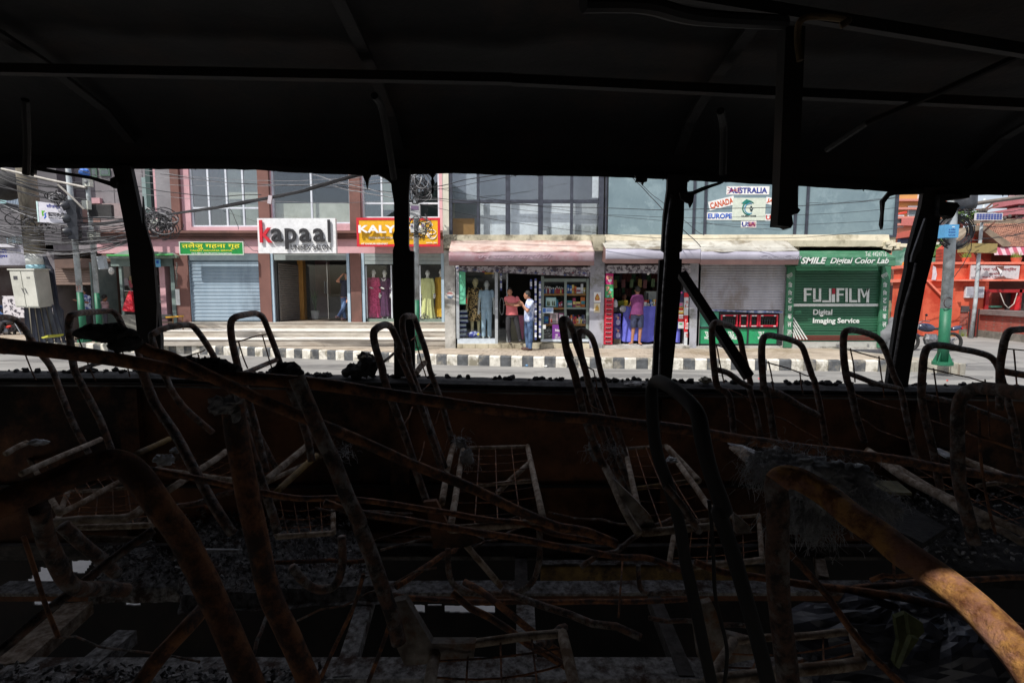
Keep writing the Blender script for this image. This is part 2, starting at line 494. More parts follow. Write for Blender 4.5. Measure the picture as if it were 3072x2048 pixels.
# litter at the kerb foot
for (fn,x,y,c,lb) in [(I,1600,230,hx(140,190,235),'crumpled light blue wrapper lying at the kerb foot'),(I,1735,235,hx(235,235,230),'crumpled white scrap lying at the kerb foot'),(Gr,660,1527,hx(200,60,50),'small red scrap lying on the road by the corner'),(K,275,358,hx(200,40,60),'tiny red scrap lying on the road in the middle')]:
    p = WG(fn,x,y,.02); mb = MB()
    mb.ell(p+Vector((0,0,.01)), (.05,.035,.02) if y<300 and x>1000 else (.025,.02,.012), 8, 5)
    for v in mb.v: v += Vector((noise.noise(v*30)*.03, noise.noise(v*31)*.03, abs(noise.noise(v*29))*.03))
    one('litter', mb, M('lit'+str(x), c), lb, 'litter')

# ================================================================== PINK BUILDING (left)
pink = M('pink_paint', hx(196,152,160), hx(212,170,176), sc=.9, rough=.75, bump=.02, bsc=30, c3=hx(178,138,144), sc3=.4)
brown = M('brown_paint', hx(104,72,66), hx(122,86,78), sc=.9, rough=.75, bump=.02, bsc=40, c3=hx(92,66,60), sc3=.5)
alu = M('white_window_frame', hx(190,196,205), hx(214,220,228), sc=3, rough=.4)
film = glass_mat('window_glass', (.84,.88,.88), .89)
film2 = glass_mat('blue_window_glass', (.95,.975,.985), .955)
clear = glass_mat('shop_glass', (.97,.98,.98), .995)
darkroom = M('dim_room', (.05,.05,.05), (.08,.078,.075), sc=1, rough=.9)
inner = M('cream_curtain', hx(165,165,150), hx(190,190,176), sc=2, rough=.9)
bt = 7.6
T = thing('pink_building', 'pink and brown building with a salon and a dress shop on its ground floor', 'building', (-8, YK, 0))
xl = W(B,150,300,YK).x; xr = W(C,860,300,YK).x
# side/back shell
sh = MB(); sh.box(xl-1.2, xr, YK+5.0, YK+5.2, 0, bt); sh.box(xl-1.2, xl-1.0, YK+.35, YK+4.99, 0, bt)
sh.build('wall', pink, T)
MB().box(xl-1.3, xr+.0, YK-.1, YK+5.3, bt, bt+.25).build('roof', brown, T)
MB().box(xl-1.0, xr, YK+.5, YK+5.0, P(*B(300,560),YK).z+.05, P(*B(300,560),YK).z+.2).build('ceiling', darkroom, T)
# upper wall pieces
zc = P(*B(300,645),YK).z      # underside of the fascia
zl0 = P(*B(300,548),YK).z; zl1 = P(*B(300,492),YK).z
MB().box(W(A,960,600,YK).x-1.5, xr, YK, YK+.3, zc, zl0).build('fascia', pink, T)
led = MB()
for k in range(3):
    led.box(W(A,960,600,YK).x-1.5, xr, YK-.10-.07*k, YK+.3, zl0+(zl1-zl0)*k/3, zl0+(zl1-zl0)*(k+1)/3-.004)
led.build('cornice', brown, T)
ztop = bt
wins = [(B, 205,60, 690,465), (B, 768,60, 1315,440), (C, 290,90, 825,400)]
zs_ = [P(*B(300,462),YK).z, P(*B(1000,440),YK).z, P(*C(500,402),YK).z]
xs = []
for (fn,x0,y0,x1,y1) in wins:
    xs.append((W(fn,x0,250,YK).x, W(fn,x1,250,YK).x))
# pilasters
pil = [(W(B,92,300,YK).x, W(B,150,300,YK).x), (W(B,690,300,YK).x, W(B,766,300,YK).x), (W(C,210,300,YK).x, W(C,285,300,YK).x)]
for a,b in pil: MB().box(a, b, YK-.12, YK+.3, zl1, ztop).build('pilaster', brown, T)
cur = pil[0][1]
for i,(a,b) in enumerate(xs):
    nxt = pil[i+1][0] if i+1 < 3 else xr
    if a-cur > .02: MB().box(cur, a, YK, YK+.3, zl1, ztop).build('wall_panel', pink, T)
    MB().box(a, b, YK, YK+.3, zl1, zs_[i]).build('wall_panel', pink, T)
    if nxt-b > .02: MB().box(b, nxt, YK, YK+.3, zl1, ztop).build('wall_panel', pink, T)
    cur = pil[i+1][1] if i+1 < 3 else xr
MB().box(xl-.9, pil[0][0], YK+.02, YK+.3, zl1, ztop).build('wall_panel', M('grey_render', hx(120,118,122), hx(138,136,140), sc=1.2, rough=.85, bump=.02), T)
wtop = 6.9
def window(parent, X0, X1, Z0, Z1, Y, cols, rows_, fm, gm, fw=.06, dep=.08, sub=True):
    """frame with separate bars and one pane per light"""
    fr = MB()
    fr.box(X0,X1,Y,Y+dep,Z0,Z0+fw); fr.box(X0,X1,Y,Y+dep,Z1-fw,Z1); fr.box(X0,X0+fw,Y,Y+dep,Z0+fw,Z1-fw); fr.box(X1-fw,X1,Y,Y+dep,Z0+fw,Z1-fw)
    for c in cols: fr.box(c-fw/2,c+fw/2,Y+.004,Y+dep-.004,Z0+fw,Z1-fw)
    xs_ = [X0+fw]+[c for c in cols]+[X1-fw]
    for r in rows_:
        for i in range(len(xs_)-1): fr.box(xs_[i]+(fw/2 if i else 0), xs_[i+1]-(fw/2 if i<len(cols) else 0), Y+.006,Y+dep-.006,r-fw/2,r+fw/2)
    f = fr.build('window', fm, parent)
    zs = [Z0+fw]+[r for r in rows_]+[Z1-fw]
    for i in range(len(xs_)-1):
        for j in range(len(zs)-1):
            MB().box(xs_[i],xs_[i+1],Y+dep*.5,Y+dep*.5+.006,zs[j],zs[j+1]).build('pane', gm, f)
    return f
w1 = xs[0]; w2 = xs[1]; w3 = xs[2]
zrow1 = P(*B(300,330),YK).z
window(T, w1[0], w1[1], zs_[0], wtop, YK+.06, [W(B,325,200,YK).x, W(B,450,200,YK).x, W(B,565,200,YK).x], [zrow1], alu, film)
window(T, w2[0], w2[1], zs_[1], wtop, YK+.06, [W(B,1040,200,YK).x], [], alu, film2)
window(T, w3[0], w3[1], zs_[2], wtop, YK+.06, [W(C,422,200,YK).x, W(C,600,200,YK).x], [P(*C(400,298),YK).z], alu, film)
# rooms behind the windows
cu = MB(); cu.box(w1[0]+.9, w1[1], YK+.9, YK+.93, zs_[0], wtop); cu.box(w2[0], w2[1], YK+.25, YK+.27, zs_[1], zs_[1]+.75); cu.box(w3[0]+.6, w3[0]+1.4, YK+.5, YK+.52, zrow1, wtop)
cu.build('curtain', inner, T)
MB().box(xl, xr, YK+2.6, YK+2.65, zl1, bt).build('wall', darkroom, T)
# ground floor
gp = [(B,115,690,208,1100), (B,692,650,772,1110), (C,215,650,288,1118)]
ZB = ZT
for (fn,x0,y0,x1,y1) in gp:
    X0,X1,_,_ = RC(fn,x0,y0,x1,y1,YK)
    MB().box(X0, X1, YK-.05, YK+.5, ZB, zc).build('pillar', brown, T)
MB().box(xl-1.2, xr, YK+.3, YK+5.0, ZB-.05, ZB).build('floor', M('salon_floor', (.25,.2,.15), (.3,.25,.2)), T)
# marble terrace and steps
marble = M('marble', hx(150,144,134), hx(184,178,168), sc=1.3, rough=.45, bump=.01, c3=hx(150,140,128), sc3=.9, vec=(1,1,6))
marbe = M('marble_edge', hx(212,208,200), hx(236,233,226), sc=3, rough=.4)
xs0 = W(B,215,1130,YK).x-.2; xs1 = P(*C(862,1200),YR-.2).x - .02
stp = thing('marble_steps', 'three long pale marble steps leading up to the salon and dress shop', 'steps', (-7, YK-1, 0))
ys = [YK-.35, YK-1.35, YK-2.15, YK-2.75]
zz = [ZB, ZB-(ZB-ZS)/3, ZS+(ZB-ZS)/3, ZS]
for k in range(3):
    y_f = ys[k] if k else ys[0]
    MB().box(xs0, xs1, [ys[0],ys[1],ys[2]][k]-.0, YK+.3 if k==0 else [0,ys[0],ys[1]][k], zz[k]-(zz[k]-zz[k+1]), zz[k]-.022).build('riser', marble, stp)
    MB().box(xs0-.01, xs1, [ys[0],ys[1],ys[2]][k]-.03, YK+.3 if k==0 else [0,ys[0],ys[1]][k]-.0, zz[k]-.02, zz[k]).build('tread', marbe if k else marble, stp)
# shutters made of slats
def shutter(parent, X0, X1, Z0, Z1, Y, pitch, m, name='shutter', guide=None, gm=None):
    base = MB().box(X0, X1, Y+.012, Y+.02, Z0, Z1).build(name, m, parent)
    mb = MB(); h = pitch
    vs = []
    prof = [(0.010,0),(-.002,h*.14),(-.006,h*.45),(-.003,h*.8),(.008,h*.92),(.012,h*.97)]
    for x in (X0, X1):
        for (y,z) in prof: vs.append((x, Y+y, Z0+z))
    n = len(prof)
    mb.add(vs, [(j,n+j,n+j+1,j+1) for j in range(n-1)]+[tuple(range(n)), tuple(range(2*n-1,n-1,-1)), (n-1,2*n-1,n,0)])
    first = mb.build('slat', m, base)
    k = int((Z1-Z0)/h)
    for i in range(1, k):
        copy_at(first, (0, random.uniform(-.002,.002), i*h))
    if gm:
        for x in (X0, X1): MB().box(x-.05,x+.05,Y-.04,Y+.06,Z0-.02,Z1).build('guide_rail', gm, base)
    return base
blue_sh = M('blue_shutter_paint', hx(122,142,158), hx(142,160,174), sc=1.2, rough=.55, bump=.01, c3=hx(108,124,138), sc3=.7, vec=(1,1,.3))
X0,X1,Z0,Z1 = RC(B,198,668,697,1102,YK)
shutter(T, X0, X1, ZB+.03, zc-.02, YK+.05, .128, blue_sh, gm=M('blue_rail', hx(150,172,188), hx(165,186,200)))
hd = MB().box(X0,X1,YK-.0,YK+.04,zc-.25,zc-.01).build('shutter_box', M('dark_blue_steel', hx(90,104,112), hx(105,120,128)), T)
# salon recess
SX0,SX1,_,_ = RC(B,775,700,1312,1100,YK)
ssh = plain('grey_roll_shutter', 135,140,142, .5)
rail = M('blue_rail')
for x in (SX0+.03, SX1-.03): MB().box(x-.05,x+.05,YK-.02,YK+.07,ZB,zc).build('guide_rail', rail, T)
MB().box(SX0+.08,SX1-.08,YK+.02,YK+.12,zc-.24,zc).build('shutter_box', M('grey_steel_box', hx(130,142,142), hx(150,160,160)), T)
rec = 1.5
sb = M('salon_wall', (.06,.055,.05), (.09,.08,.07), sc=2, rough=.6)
MB().box(SX0-.02,SX0+.06,YK+.3,YK+4,ZB,zc).build('wall', ssh, T)
# folded side shutter panel inside the recess
x_a = W(B,812,900,YK).x; x_b = W(B,962,900,YK+rec).x
sp_ = MB()
for k in range(int((zc-ZB-.3)/.085)):
    z = ZB+.02+k*.085
    sp_.add([(x_a,YK+.14,z),(x_b,YK+rec,z),(x_b,YK+rec,z+.08),(x_a,YK+.14,z+.08),(x_a+.02,YK+.14,z+.04),(x_b+.02,YK+rec-.02,z+.04)],[(0,1,5,4),(4,5,2,3),(0,4,3),(1,2,5)])
tag(sp_.build('side_slats', plain('side_slats_grey', 120,116,112, .5), T), kind='stuff')
X = RC(B,955,700,992,1090,YK+rec)
MB().box(X[0],X[1],YK+rec,YK+rec+.3,ZB,zc).build('wooden_post', M('varnished_wood', hx(150,108,52), hx(178,132,70), sc=3, rough=.4, vec=(6,6,1)), T)
gX0 = X[1]; gX1 = SX1
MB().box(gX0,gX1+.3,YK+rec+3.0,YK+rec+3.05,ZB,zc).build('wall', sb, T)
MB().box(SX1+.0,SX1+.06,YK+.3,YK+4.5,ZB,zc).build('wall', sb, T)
gd = thing('glass_door', 'tall frameless glass double door of the salon with steel pull handles', 'door', (gX1-.8, YK+rec, ZB))
gm_ = W(B,1158,900,YK+rec).x
MB().box(gX0+.02,gm_-.01,YK+rec+.05,YK+rec+.062,ZB+.02,zc-.1).build('pane', clear, gd)
MB().box(gm_+.01,gX1-.02,YK+rec+.05,YK+rec+.062,ZB+.02,zc-.1).build('pane', clear, gd)
chrome = M('chrome', (.6,.6,.6), rough=.2, metal=1)
for x in (1138,1150):
    a = W(B,x,840,YK+rec); b = W(B,x,925,YK+rec)
    MB().tube([(a.x,YK+rec,b.z),(a.x,YK+rec,a.z)],.018,8).build('handle', chrome, gd)
MB().box(gm_-.01,gm_+.01,YK+rec+.03,YK+rec+.08,ZB,zc-.1).build('door_edge', chrome, gd)
# salon furniture seen through the door
ch = thing('salon_counter', 'low pale reception counter behind the salon glass door', 'counter', (gm_, YK+3.2, ZB))
MB().box(gm_-.5,gm_+.9,YK+3,YK+3.5,ZB,ZB+.95).build('body', plain('counter_grey',90,86,80), ch)
MB().box(gm_-.55,gm_+.95,YK+2.95,YK+3.55,ZB+.95,ZB+1.0).build('top', plain('counter_top',120,118,112), ch)
pp = thing('white_planter', 'small white pot with a thin plant inside the salon entrance', 'planter', (W(B,1075,1080,YK+2.0).x, YK+2.0, ZB))
px_ = W(B,1075,1080,YK+2.0).x
MB().loft([((px_,YK+2,ZB),.12,.12),((px_,YK+2,ZB+.35),.17,.17)]).build('pot', plain('pot_white',200,200,196), pp, smooth=False)
lf = MB()
for k in range(14):
    a = random.uniform(0,6.28); h = random.uniform(.4,1.0); r = random.uniform(.05,.25)
    lf.tube([(px_,YK+2,ZB+.3),(px_+r*.4*math.cos(a),YK+2+r*.4*math.sin(a),ZB+.3+h*.6),(px_+r*math.cos(a),YK+2+r*math.sin(a),ZB+.3+h)],[.008,.02,.003],4)
lf.build('foliage', plain('leaf_green',60,95,45), pp)
for x,y in ((1075,690),(1145,695),(1235,705)):
    c = W(B,x,y,YK+2.2); MB().ell((c.x,c.y,zc-.03),(.06,.06,.012),10,4).build('ceiling_lamp', M('lamp_glow',(1,.95,.8),emit=3.0), T)
# dress shop
KX0,KX1 = W(C,290,800,YK).x, xr+.02
for x in (KX0+.04, W(C,850,900,YK).x): MB().box(x-.05,x+.05,YK-.02,YK+.07,ZB,zc).build('guide_rail', rail, T)
for k in range(3): MB().box(KX0+.1,KX1-.1,YK+.0,YK+.03,zc-.13*(k+1),zc-.13*k-.01).build('slat', M('grey_steel_box'), T)
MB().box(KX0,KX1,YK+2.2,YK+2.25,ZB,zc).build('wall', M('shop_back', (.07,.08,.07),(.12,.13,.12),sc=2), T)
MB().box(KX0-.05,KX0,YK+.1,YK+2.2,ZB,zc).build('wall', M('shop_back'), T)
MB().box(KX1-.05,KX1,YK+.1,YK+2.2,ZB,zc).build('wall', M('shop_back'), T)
MB().box(KX0+.1,KX1-.12,YK+.3,YK+1.3,ZB,ZB+.10).build('display_plinth', plain('plinth_grey',110,115,110), T)
sw = thing('display_window', 'large display window of the dress shop with slim metal frame', 'window', (KX0+2, YK+.1, ZB))
cx_ = [KX0+.12, W(C,490,900,YK).x, W(C,690,900,YK).x, W(C,845,900,YK).x]
for a,b in zip(cx_[:-1],cx_[1:]): MB().box(a+.01,b-.01,YK+.12,YK+.13,ZB+.12,zc-.42).build('pane', clear, sw)
for c in cx_: MB().box(c-.02,c+.02,YK+.1,YK+.15,ZB+.12,zc-.42).build('frame_post', alu, sw)
MB().box(cx_[0],cx_[-1],YK+.1,YK+.15,ZB,ZB+.11).build('frame_rail', plain('sill_green',120,135,125), sw)
tag(MB().tube([W(C,487,880,YK+.09),W(C,487,895,YK+.09)],.03,8).build('door_lock', chrome), 'round steel lock on the dress shop door', 'lock')

# ------------------------------------------------------------------ signs of the pink building
def board(fn, x0,y0,x1,y1, Y, dep, name, label, m, cat='sign', edge=None, ew=.05):
    X0,X1,Z0,Z1 = RC(fn,x0,y0,x1,y1,Y)
    t = thing(name, label, cat, ((X0+X1)/2, Y+dep, Z0))
    MB().box(X0,X1,Y,Y+dep,Z0,Z1).build('panel', m, t)
    if edge:
        e = MB(); e.box(X0-.01,X1+.01,Y-.012,Y+dep*.5,Z0-.01,Z0+ew).box(X0-.01,X1+.01,Y-.012,Y+dep*.5,Z1-ew,Z1+.01)
        e.box(X0-.01,X0+ew,Y-.012,Y+dep*.5,Z0+ew,Z1-ew).box(X1-ew,X1+.01,Y-.012,Y+dep*.5,Z0+ew,Z1-ew); e.build('border', edge, t)
    return t
yel = plain('letter_yellow', 235,225,60); wht = plain('letter_white', 236,236,236); red = plain('letter_red',200,32,50)
blk = plain('letter_black', 38,38,42)
Yg = YK-.45
t = board(B,136,566,577,655,Yg,.06,'jewellery_sign','green sign with yellow Nepali lettering above the closed blue shutter',plain('sign_green',22,135,62,.5), edge=plain('sign_rim',200,215,200), ew=.02)
textp('तलेजु गहना गृह', B,152,572,553,618,Yg,yel,t,bold=.012)
textp('TALEJU GAHANA GRIHA', B,207,621,500,634,Yg,yel,t,bold=.02)
textp('Tel: 01-4000111, Mob: 9841234567, Naxal, Kathmandu', B,218,640,497,650,Yg,wht,t,bold=.01)
Yq = YK-.75
t = board(B,676,403,1216,645,Yq,.14,'salon_sign','big white salon sign with raised red and black letters',plain('sign_white',226,228,230,.5))
textp('k', B,692,417,778,572,Yq-.03,red,t,th=.05,bold=.01,name='letter')
for ch_,x0,y0,x1,y1 in (('a',772,474,852,568),('p',868,474,946,618),('a',966,474,1044,568),('a',1062,474,1142,568),('l',1163,414,1180,570)):
    textp(ch_, B,x0,y0,x1,y1,Yq-.03,blk,t,th=.05,bold=.012,name='letter')
textp('UNISEX SALON', B,906,586,1184,622,Yq-.02,blk,t,th=.02)
Yy = YK-.6
t = board(C,256,402,829,597,Yy,.12,'dress_shop_sign','yellow sign with red border and raised white letters, partly behind a pole',plain('sign_amber',222,170,26,.5), edge=red, ew=.07)
textp('KALYANI', C,268,452,700,505,Yy-.08,wht,t,th=.05,bold=.03,name='lettering')
textp('EXCLUSIVE WOMEN COLLECTION', C,338,532,690,544,Yy-.01,wht,t,bold=.02)
textp('AT KANKAR RISHIMAT', C,285,574,470,586,Yy-.01,wht,t,bold=.02)
textp('NAXAL, 9841', C,735,568,810,578,Yy-.01,wht,t,bold=.02)
orn = MB()
for k,(x,y,r,a0,a1) in enumerate([(752,455,.13,0,5),(775,515,.16,.5,6.2),(772,470,.22,3.3,5.4),(785,485,.26,3.6,5.0),(745,500,.1,2,6)]):
    c = W(C,x,y,Yy-.02); orn.tube([(c.x+r*math.cos(a0+(a1-a0)*i/10), Yy-.015, c.z+r*math.sin(a0+(a1-a0)*i/10)) for i in range(11)], .012, 5)
orn.build('flourish', wht, t)
# ================================================================== PEOPLE
skinm = M('skin', hx(150,104,80), hx(172,124,98), sc=20, rough=.55)
skind = M('skin_dark', hx(120,80,62), hx(140,96,76), sc=20, rough=.55)
hairm = M('hair', (.012,.011,.010), (.03,.027,.025), sc=60, rough=.6)
eyem = M('eye_dark', (.02,.015,.012), rough=.3)
lipm = M('lips', hx(120,64,58), rough=.5)
shoem = M('shoe_leather', hx(62,40,34), hx(80,52,44), sc=10, rough=.4)
def figure(name, label, cat, J, skin, shirt=None, pants=None, hair=hairm, face=-90, sc=1.0, vox=.012, sleeve=.55, shorts=False, hem=None, barefoot=False, build=1.0, shoe=shoem, dress=None, group=None, longsleeve=False, hand=None, mann=False):
    """J: world joints head, neck, chest, pelvis, l/r sh el wr hip kn an toe"""
    j = {k: Vector(v) for k, v in J.items()}
    base = (j['lan']+j['ran'])/2
    t = thing(name, label, cat, (base.x, base.y, min(j['lan'].z, j['ran'].z)-.07*sc), group)
    s = sc; B_ = build
    yaw = math.radians(face)
    fd = Vector((math.cos(yaw), math.sin(yaw), 0)); sd_ = Vector((-fd.y, fd.x, 0))
    axis = (j['lsh']-j['rsh']); byaw = math.atan2(axis.y, axis.x)
    mb = MB(); hd = j['head']
    R = Matrix.Rotation(yaw, 3, 'Z')
    def hp(f, l, u): return hd + (fd*f + sd_*l + Vector((0,0,u)))*s
    mb.ell(hd, (.093*s,.074*s,.118*s), 16, 12, (0,0,yaw))
    mb.ell(hp(.028,0,-.062), (.062*s,.054*s,.062*s), 12, 8, (0,0,yaw))
    mb.ell(hp(.094,0,-.018), (.018*s,.014*s,.026*s), 8, 6, (0,0,yaw))       # nose
    mb.ell(hp(.078,0,.028), (.02*s,.05*s,.014*s), 8, 6, (0,0,yaw))          # brow
    for q in (-1,1): mb.ell(hp(-.008,.076*q,-.012), (.02*s,.012*s,.032*s), 8, 6, (0,0,yaw))
    mb.cap(j['neck'], hd+Vector((0,0,-.07*s)), .056*s, .05*s)
    # trunk
    def trunk(m_, g, lo=True):
        m_.loft([(j['neck']+Vector((0,0,.0)), (.065+g)*s, (.06+g)*s), (j['neck']+Vector((0,0,-.05*s)), (.13+g)*s, (.08+g)*s),
                 (j['chest'], (.165*B_+g)*s, (.115*B_+g)*s), (j['chest'].lerp(j['pelvis'],.55), (.145*B_+g)*s, (.11*B_+g)*s),
                 (j['pelvis'], (.162*B_+g)*s, (.115*B_+g)*s), (j['pelvis']+Vector((0,0,-.09*s)), (.13*B_+g)*s, (.09*B_+g)*s)], 16, byaw)
    trunk(mb, 0)
    for q in 'lr':
        sh_, el, wr, hi, kn, an = (j[q+k] for k in ('sh','el','wr','hip','kn','an'))
        mb.cap(sh_, el, .052*s, .04*s); mb.cap(el, wr, .041*s, .028*s)
        mb.cap(hi, kn, .088*s*B_, .058*s); mb.cap(kn, an, .057*s, .038*s)
        toe = j.get(q+'toe', an + fd*.17*s - Vector((0,0,.05*s)))
        mb.cap(an+Vector((0,0,-.03*s)), toe, .036*s, .026*s)
        # hand: palm, four fingers of unequal length, thumb from the side
        d = j.get(q+'hd'); d = (Vector(d)).normalized() if d is not None else (wr-el).normalized()
        side = d.cross(Vector((0,0,1)));
        if side.length < .2: side = fd.copy()
        side.normalize(); up = side.cross(d)
        palm = wr + d*.05*s
        mb.cap(wr, wr+d*.075*s, .028*s, .033*s)
        for fi, (o_, L_) in enumerate([(-.028,.058),(-.010,.070),(.009,.066),(.027,.050)]):
            a0 = wr + d*.088*s + side*o_*s; a1 = a0 + d*L_*.55*s + up*(-.006*s); a2 = a1 + d*L_*.42*s + up*(-.018*s)
            mb.tube([a0 - d*.03*s, a0, a1, a2], [.0105*s,.0105*s,.0095*s,.007*s], 6)
        th0 = wr + d*.03*s - side*.03*s
        mb.tube([th0, th0 + d*.03*s - side*.022*s, th0 + d*.06*s - side*.026*s], [.013*s,.012*s,.009*s], 6)
    body = remesh(mb, 'body', skin, t, vox, smooth_it=2)
    if not mann:
        ey = MB()
        for q in (-1,1): ey.ell(hp(.080,.030*q,.012), (.008*s,.013*s,.008*s), 8, 6, (0,0,yaw))
        ey.build('eyes', eyem, body); ORG
        MB().ell(hp(.081,0,-.058), (.008*s,.024*s,.006*s), 8, 6, (0,0,yaw)).build('mouth', lipm, body)
    if hair:
        hm = MB(); hm.ell(hp(-.014,0,.026), (.098*s,.083*s,.112*s), 16, 12, (0,0,yaw))
        ho = remesh(hm, 'hair', hair, t, .012*s, smooth_it=1)
        bm = bmesh.new(); bm.from_mesh(ho.data)
        o3 = ORG[ho.name]
        pc = hp(.052,0,.055) - o3
        bmesh.ops.bisect_plane(bm, geom=bm.verts[:]+bm.edges[:]+bm.faces[:], plane_co=pc, plane_no=(fd*.8+Vector((0,0,-.75))), clear_outer=True)
        for v in bm.verts: v.co += v.normal*noise.noise(v.co*60)*.006*s
        bm.to_mesh(ho.data); bm.free()
    if shirt:
        sm = MB(); trunk(sm, .022)
        for q in 'lr':
            sh_, el, wr = j[q+'sh'], j[q+'el'], j[q+'wr']
            if longsleeve:
                sm.cap(sh_, el, .068*s, .054*s); sm.tube([el, el.lerp(wr,.9)], [.054*s,.042*s], 12)
                sm.ell(el, .054*s)
            else:
                sm.ell(sh_, .068*s, 10, 8)
                sm.tube([sh_, sh_.lerp(el, sleeve*.6), sh_.lerp(el, sleeve)], [.068*s,.064*s,.063*s], 12)
        for v in sm.v:
            v += Vector((noise.noise(v*9), noise.noise(v*9+Vector((5,0,0))), 0))*.011*s
        hz = hem if hem is not None else (j['pelvis'].z-.05*s)
        remesh(sm, 'shirt', shirt, t, max(vox,.010), hem=hz, smooth_it=2)
        if hasattr(shirt, 'name') and 'collar' in shirt.name:
            MB().tube([j['neck']+Vector((math.cos(a)*.07*s, math.sin(a)*.065*s, .012*s)) for a in [i*math.pi/6 for i in range(13)]], .012*s, 6).build('collar', shirt, t)
    if dress:
        dm, dz, spread = dress
        q = MB(); g = .016
        q.loft([(j['neck'], .10*s,.09*s),(j['neck']+Vector((0,0,-.05*s)), .155*s,.105*s),(j['chest'], .19*s,.14*s),(j['pelvis'], .20*s,.15*s),
                (Vector((j['pelvis'].x, j['pelvis'].y, (j['pelvis'].z+dz)/2)), .19*s*spread**.5,.16*s*spread**.5),(Vector((j['pelvis'].x, j['pelvis'].y, dz)), .22*s*spread,.18*s*spread)], 22, byaw)
        n_ = 22
        for i, v in enumerate(q.v):
            ring = i//n_
            if ring >= 3: 
                a = i % n_; k_ = 1 + (.10 if a % 2 else -.06)*(ring-2)/3
                c = j['pelvis']; v.x = c.x+(v.x-c.x)*k_; v.y = c.y+(v.y-c.y)*k_
        for p_ in 'lr':
            sh_, el, wr = j[p_+'sh'], j[p_+'el'], j[p_+'wr']
            if longsleeve: q.cap(sh_, el, .064*s,.05*s); q.tube([el, el.lerp(wr,.9)],[.05*s,.042*s],10); q.ell(el,.05*s)
            else: q.ell(sh_,.062*s,10,8); q.tube([sh_, sh_.lerp(el, sleeve)],[.062*s,.058*s],10)
        remesh(q, 'dress', dm, t, .014, smooth_it=2)
    if pants:
        pm_ = MB(); pm_.loft([(j['pelvis']+Vector((0,0,.05*s)), .140*B_*s,.10*B_*s),(j['pelvis'],.160*B_*s,.113*B_*s),(j['pelvis']+Vector((0,0,-.10*s)),(.14*B_+.01)*s,(.10*B_+.01)*s)],16,byaw)
        for q in 'lr':
            hi, kn, an = j[q+'hip'], j[q+'kn'], j[q+'an']
            if shorts: pm_.ell(hi,.10*s*B_,10,8); pm_.tube([hi, kn.lerp(hi,.12)],[.102*s*B_,.096*s],12)
            else:
                pm_.ell(hi,.090*s*B_,10,8); pm_.tube([hi, kn],[.092*s*B_,.074*s],12); pm_.ell(kn,.074*s,10,8)
                pm_.tube([kn, kn.lerp(an,.5), an+ (an-kn).normalized()*.03*s],[.074*s,.066*s,.062*s],12)
        for v in pm_.v:
            v += Vector((noise.noise(v*11), noise.noise(v*11+Vector((9,0,0))), 0))*.010*s
        remesh(pm_, 'trousers' if not shorts else 'shorts', pants, t, max(vox,.010), smooth_it=2)
    if not barefoot and not mann:
        for q in 'lr':
            an = j[q+'an']; toe = j.get(q+'toe', an + fd*.17*s - Vector((0,0,.05*s)))
            m_ = MB(); d2 = (toe-an); d2.z = 0; d2.normalize()
            z0 = min(an.z-.07*s, toe.z-.02*s)
            m_.cap(an+Vector((0,0,-.035*s))-d2*.03*s, Vector((toe.x,toe.y,z0+.035*s)), .047*s,.036*s)
            ob = remesh(m_, 'shoe', shoe, t, .012, smooth_it=1)
    return t
def pose(fn, Y, pts, dy=None):
    """pixel joints -> world on plane Y, dy gives offsets toward (-) or away (+)"""
    dy = dy or {}; o = {}
    for k,(x,y) in pts.items(): o[k] = W(fn, x, y, Y + dy.get(k, 0))
    return o
# ================================================================== RIGHT ROW OF SHOPS
conc = M('weathered_concrete', hx(150,148,142), hx(192,190,184), sc=2.2, rough=.9, bump=.08, bsc=14, c3=hx(96,94,84), sc3=1.4)
conc2 = M('stained_ledge', hx(128,124,108), hx(186,180,158), sc=1.6, rough=.95, bump=.10, bsc=10, c3=hx(84,80,66), sc3=2.2)
greypil = M('grey_pillar_paint', hx(150,152,162), hx(172,173,182), sc=1.6, rough=.85, bump=.05, bsc=16, c3=hx(118,118,112), sc3=1.5)
cream = M('cream_paint', hx(196,192,176), hx(216,212,198), sc=1.5, rough=.8, bump=.02)
dmul = M('dark_mullion', hx(44,48,58), hx(66,70,82), sc=6, rough=.5)
bfilm = M('frosted_blue_film', hx(104,124,132), hx(120,140,146), sc=.9, rough=.16, spec=.6, c3=hx(128,148,154), sc3=1.6)
T2 = thing('shop_row', 'two-storey row of small shops under a long glazed upper floor', 'building', (3, YR, 0))
zt = P(*D(600,523),YR).z
bl = W(D,68,600,YR).x; br_ = W(Fr,1452,500,YR).x
ztop2 = 7.2
DEEP = 6.0
MB().box(bl, W(D,108,300,YR).x, YR-.05, YR+DEEP, zt-.02, ztop2).build('corner_wall', cream, T2)
MB().box(bl, br_, YR+DEEP, YR+DEEP+.2, 0, ztop2).build('wall', cream, T2)
MB().box(br_-.14, br_, YR+.25, YR+DEEP-.01, zt, ztop2).build('wall', M('end_wall_grey', hx(120,125,128), hx(150,156,158), sc=.8, rough=.7, c3=hx(95,95,90), vec=(1,1,.2)), T2)
MB().box(bl-.1, br_+.1, YR-.1, YR+DEEP+.3, ztop2, ztop2+.2).build('roof', conc, T2)
zlow = P(*D(600,640),YR).z
MB().box(bl, br_-.0, YR+.02, YR+DEEP, zlow+.05, zt).build('floor_slab', conc2, T2)
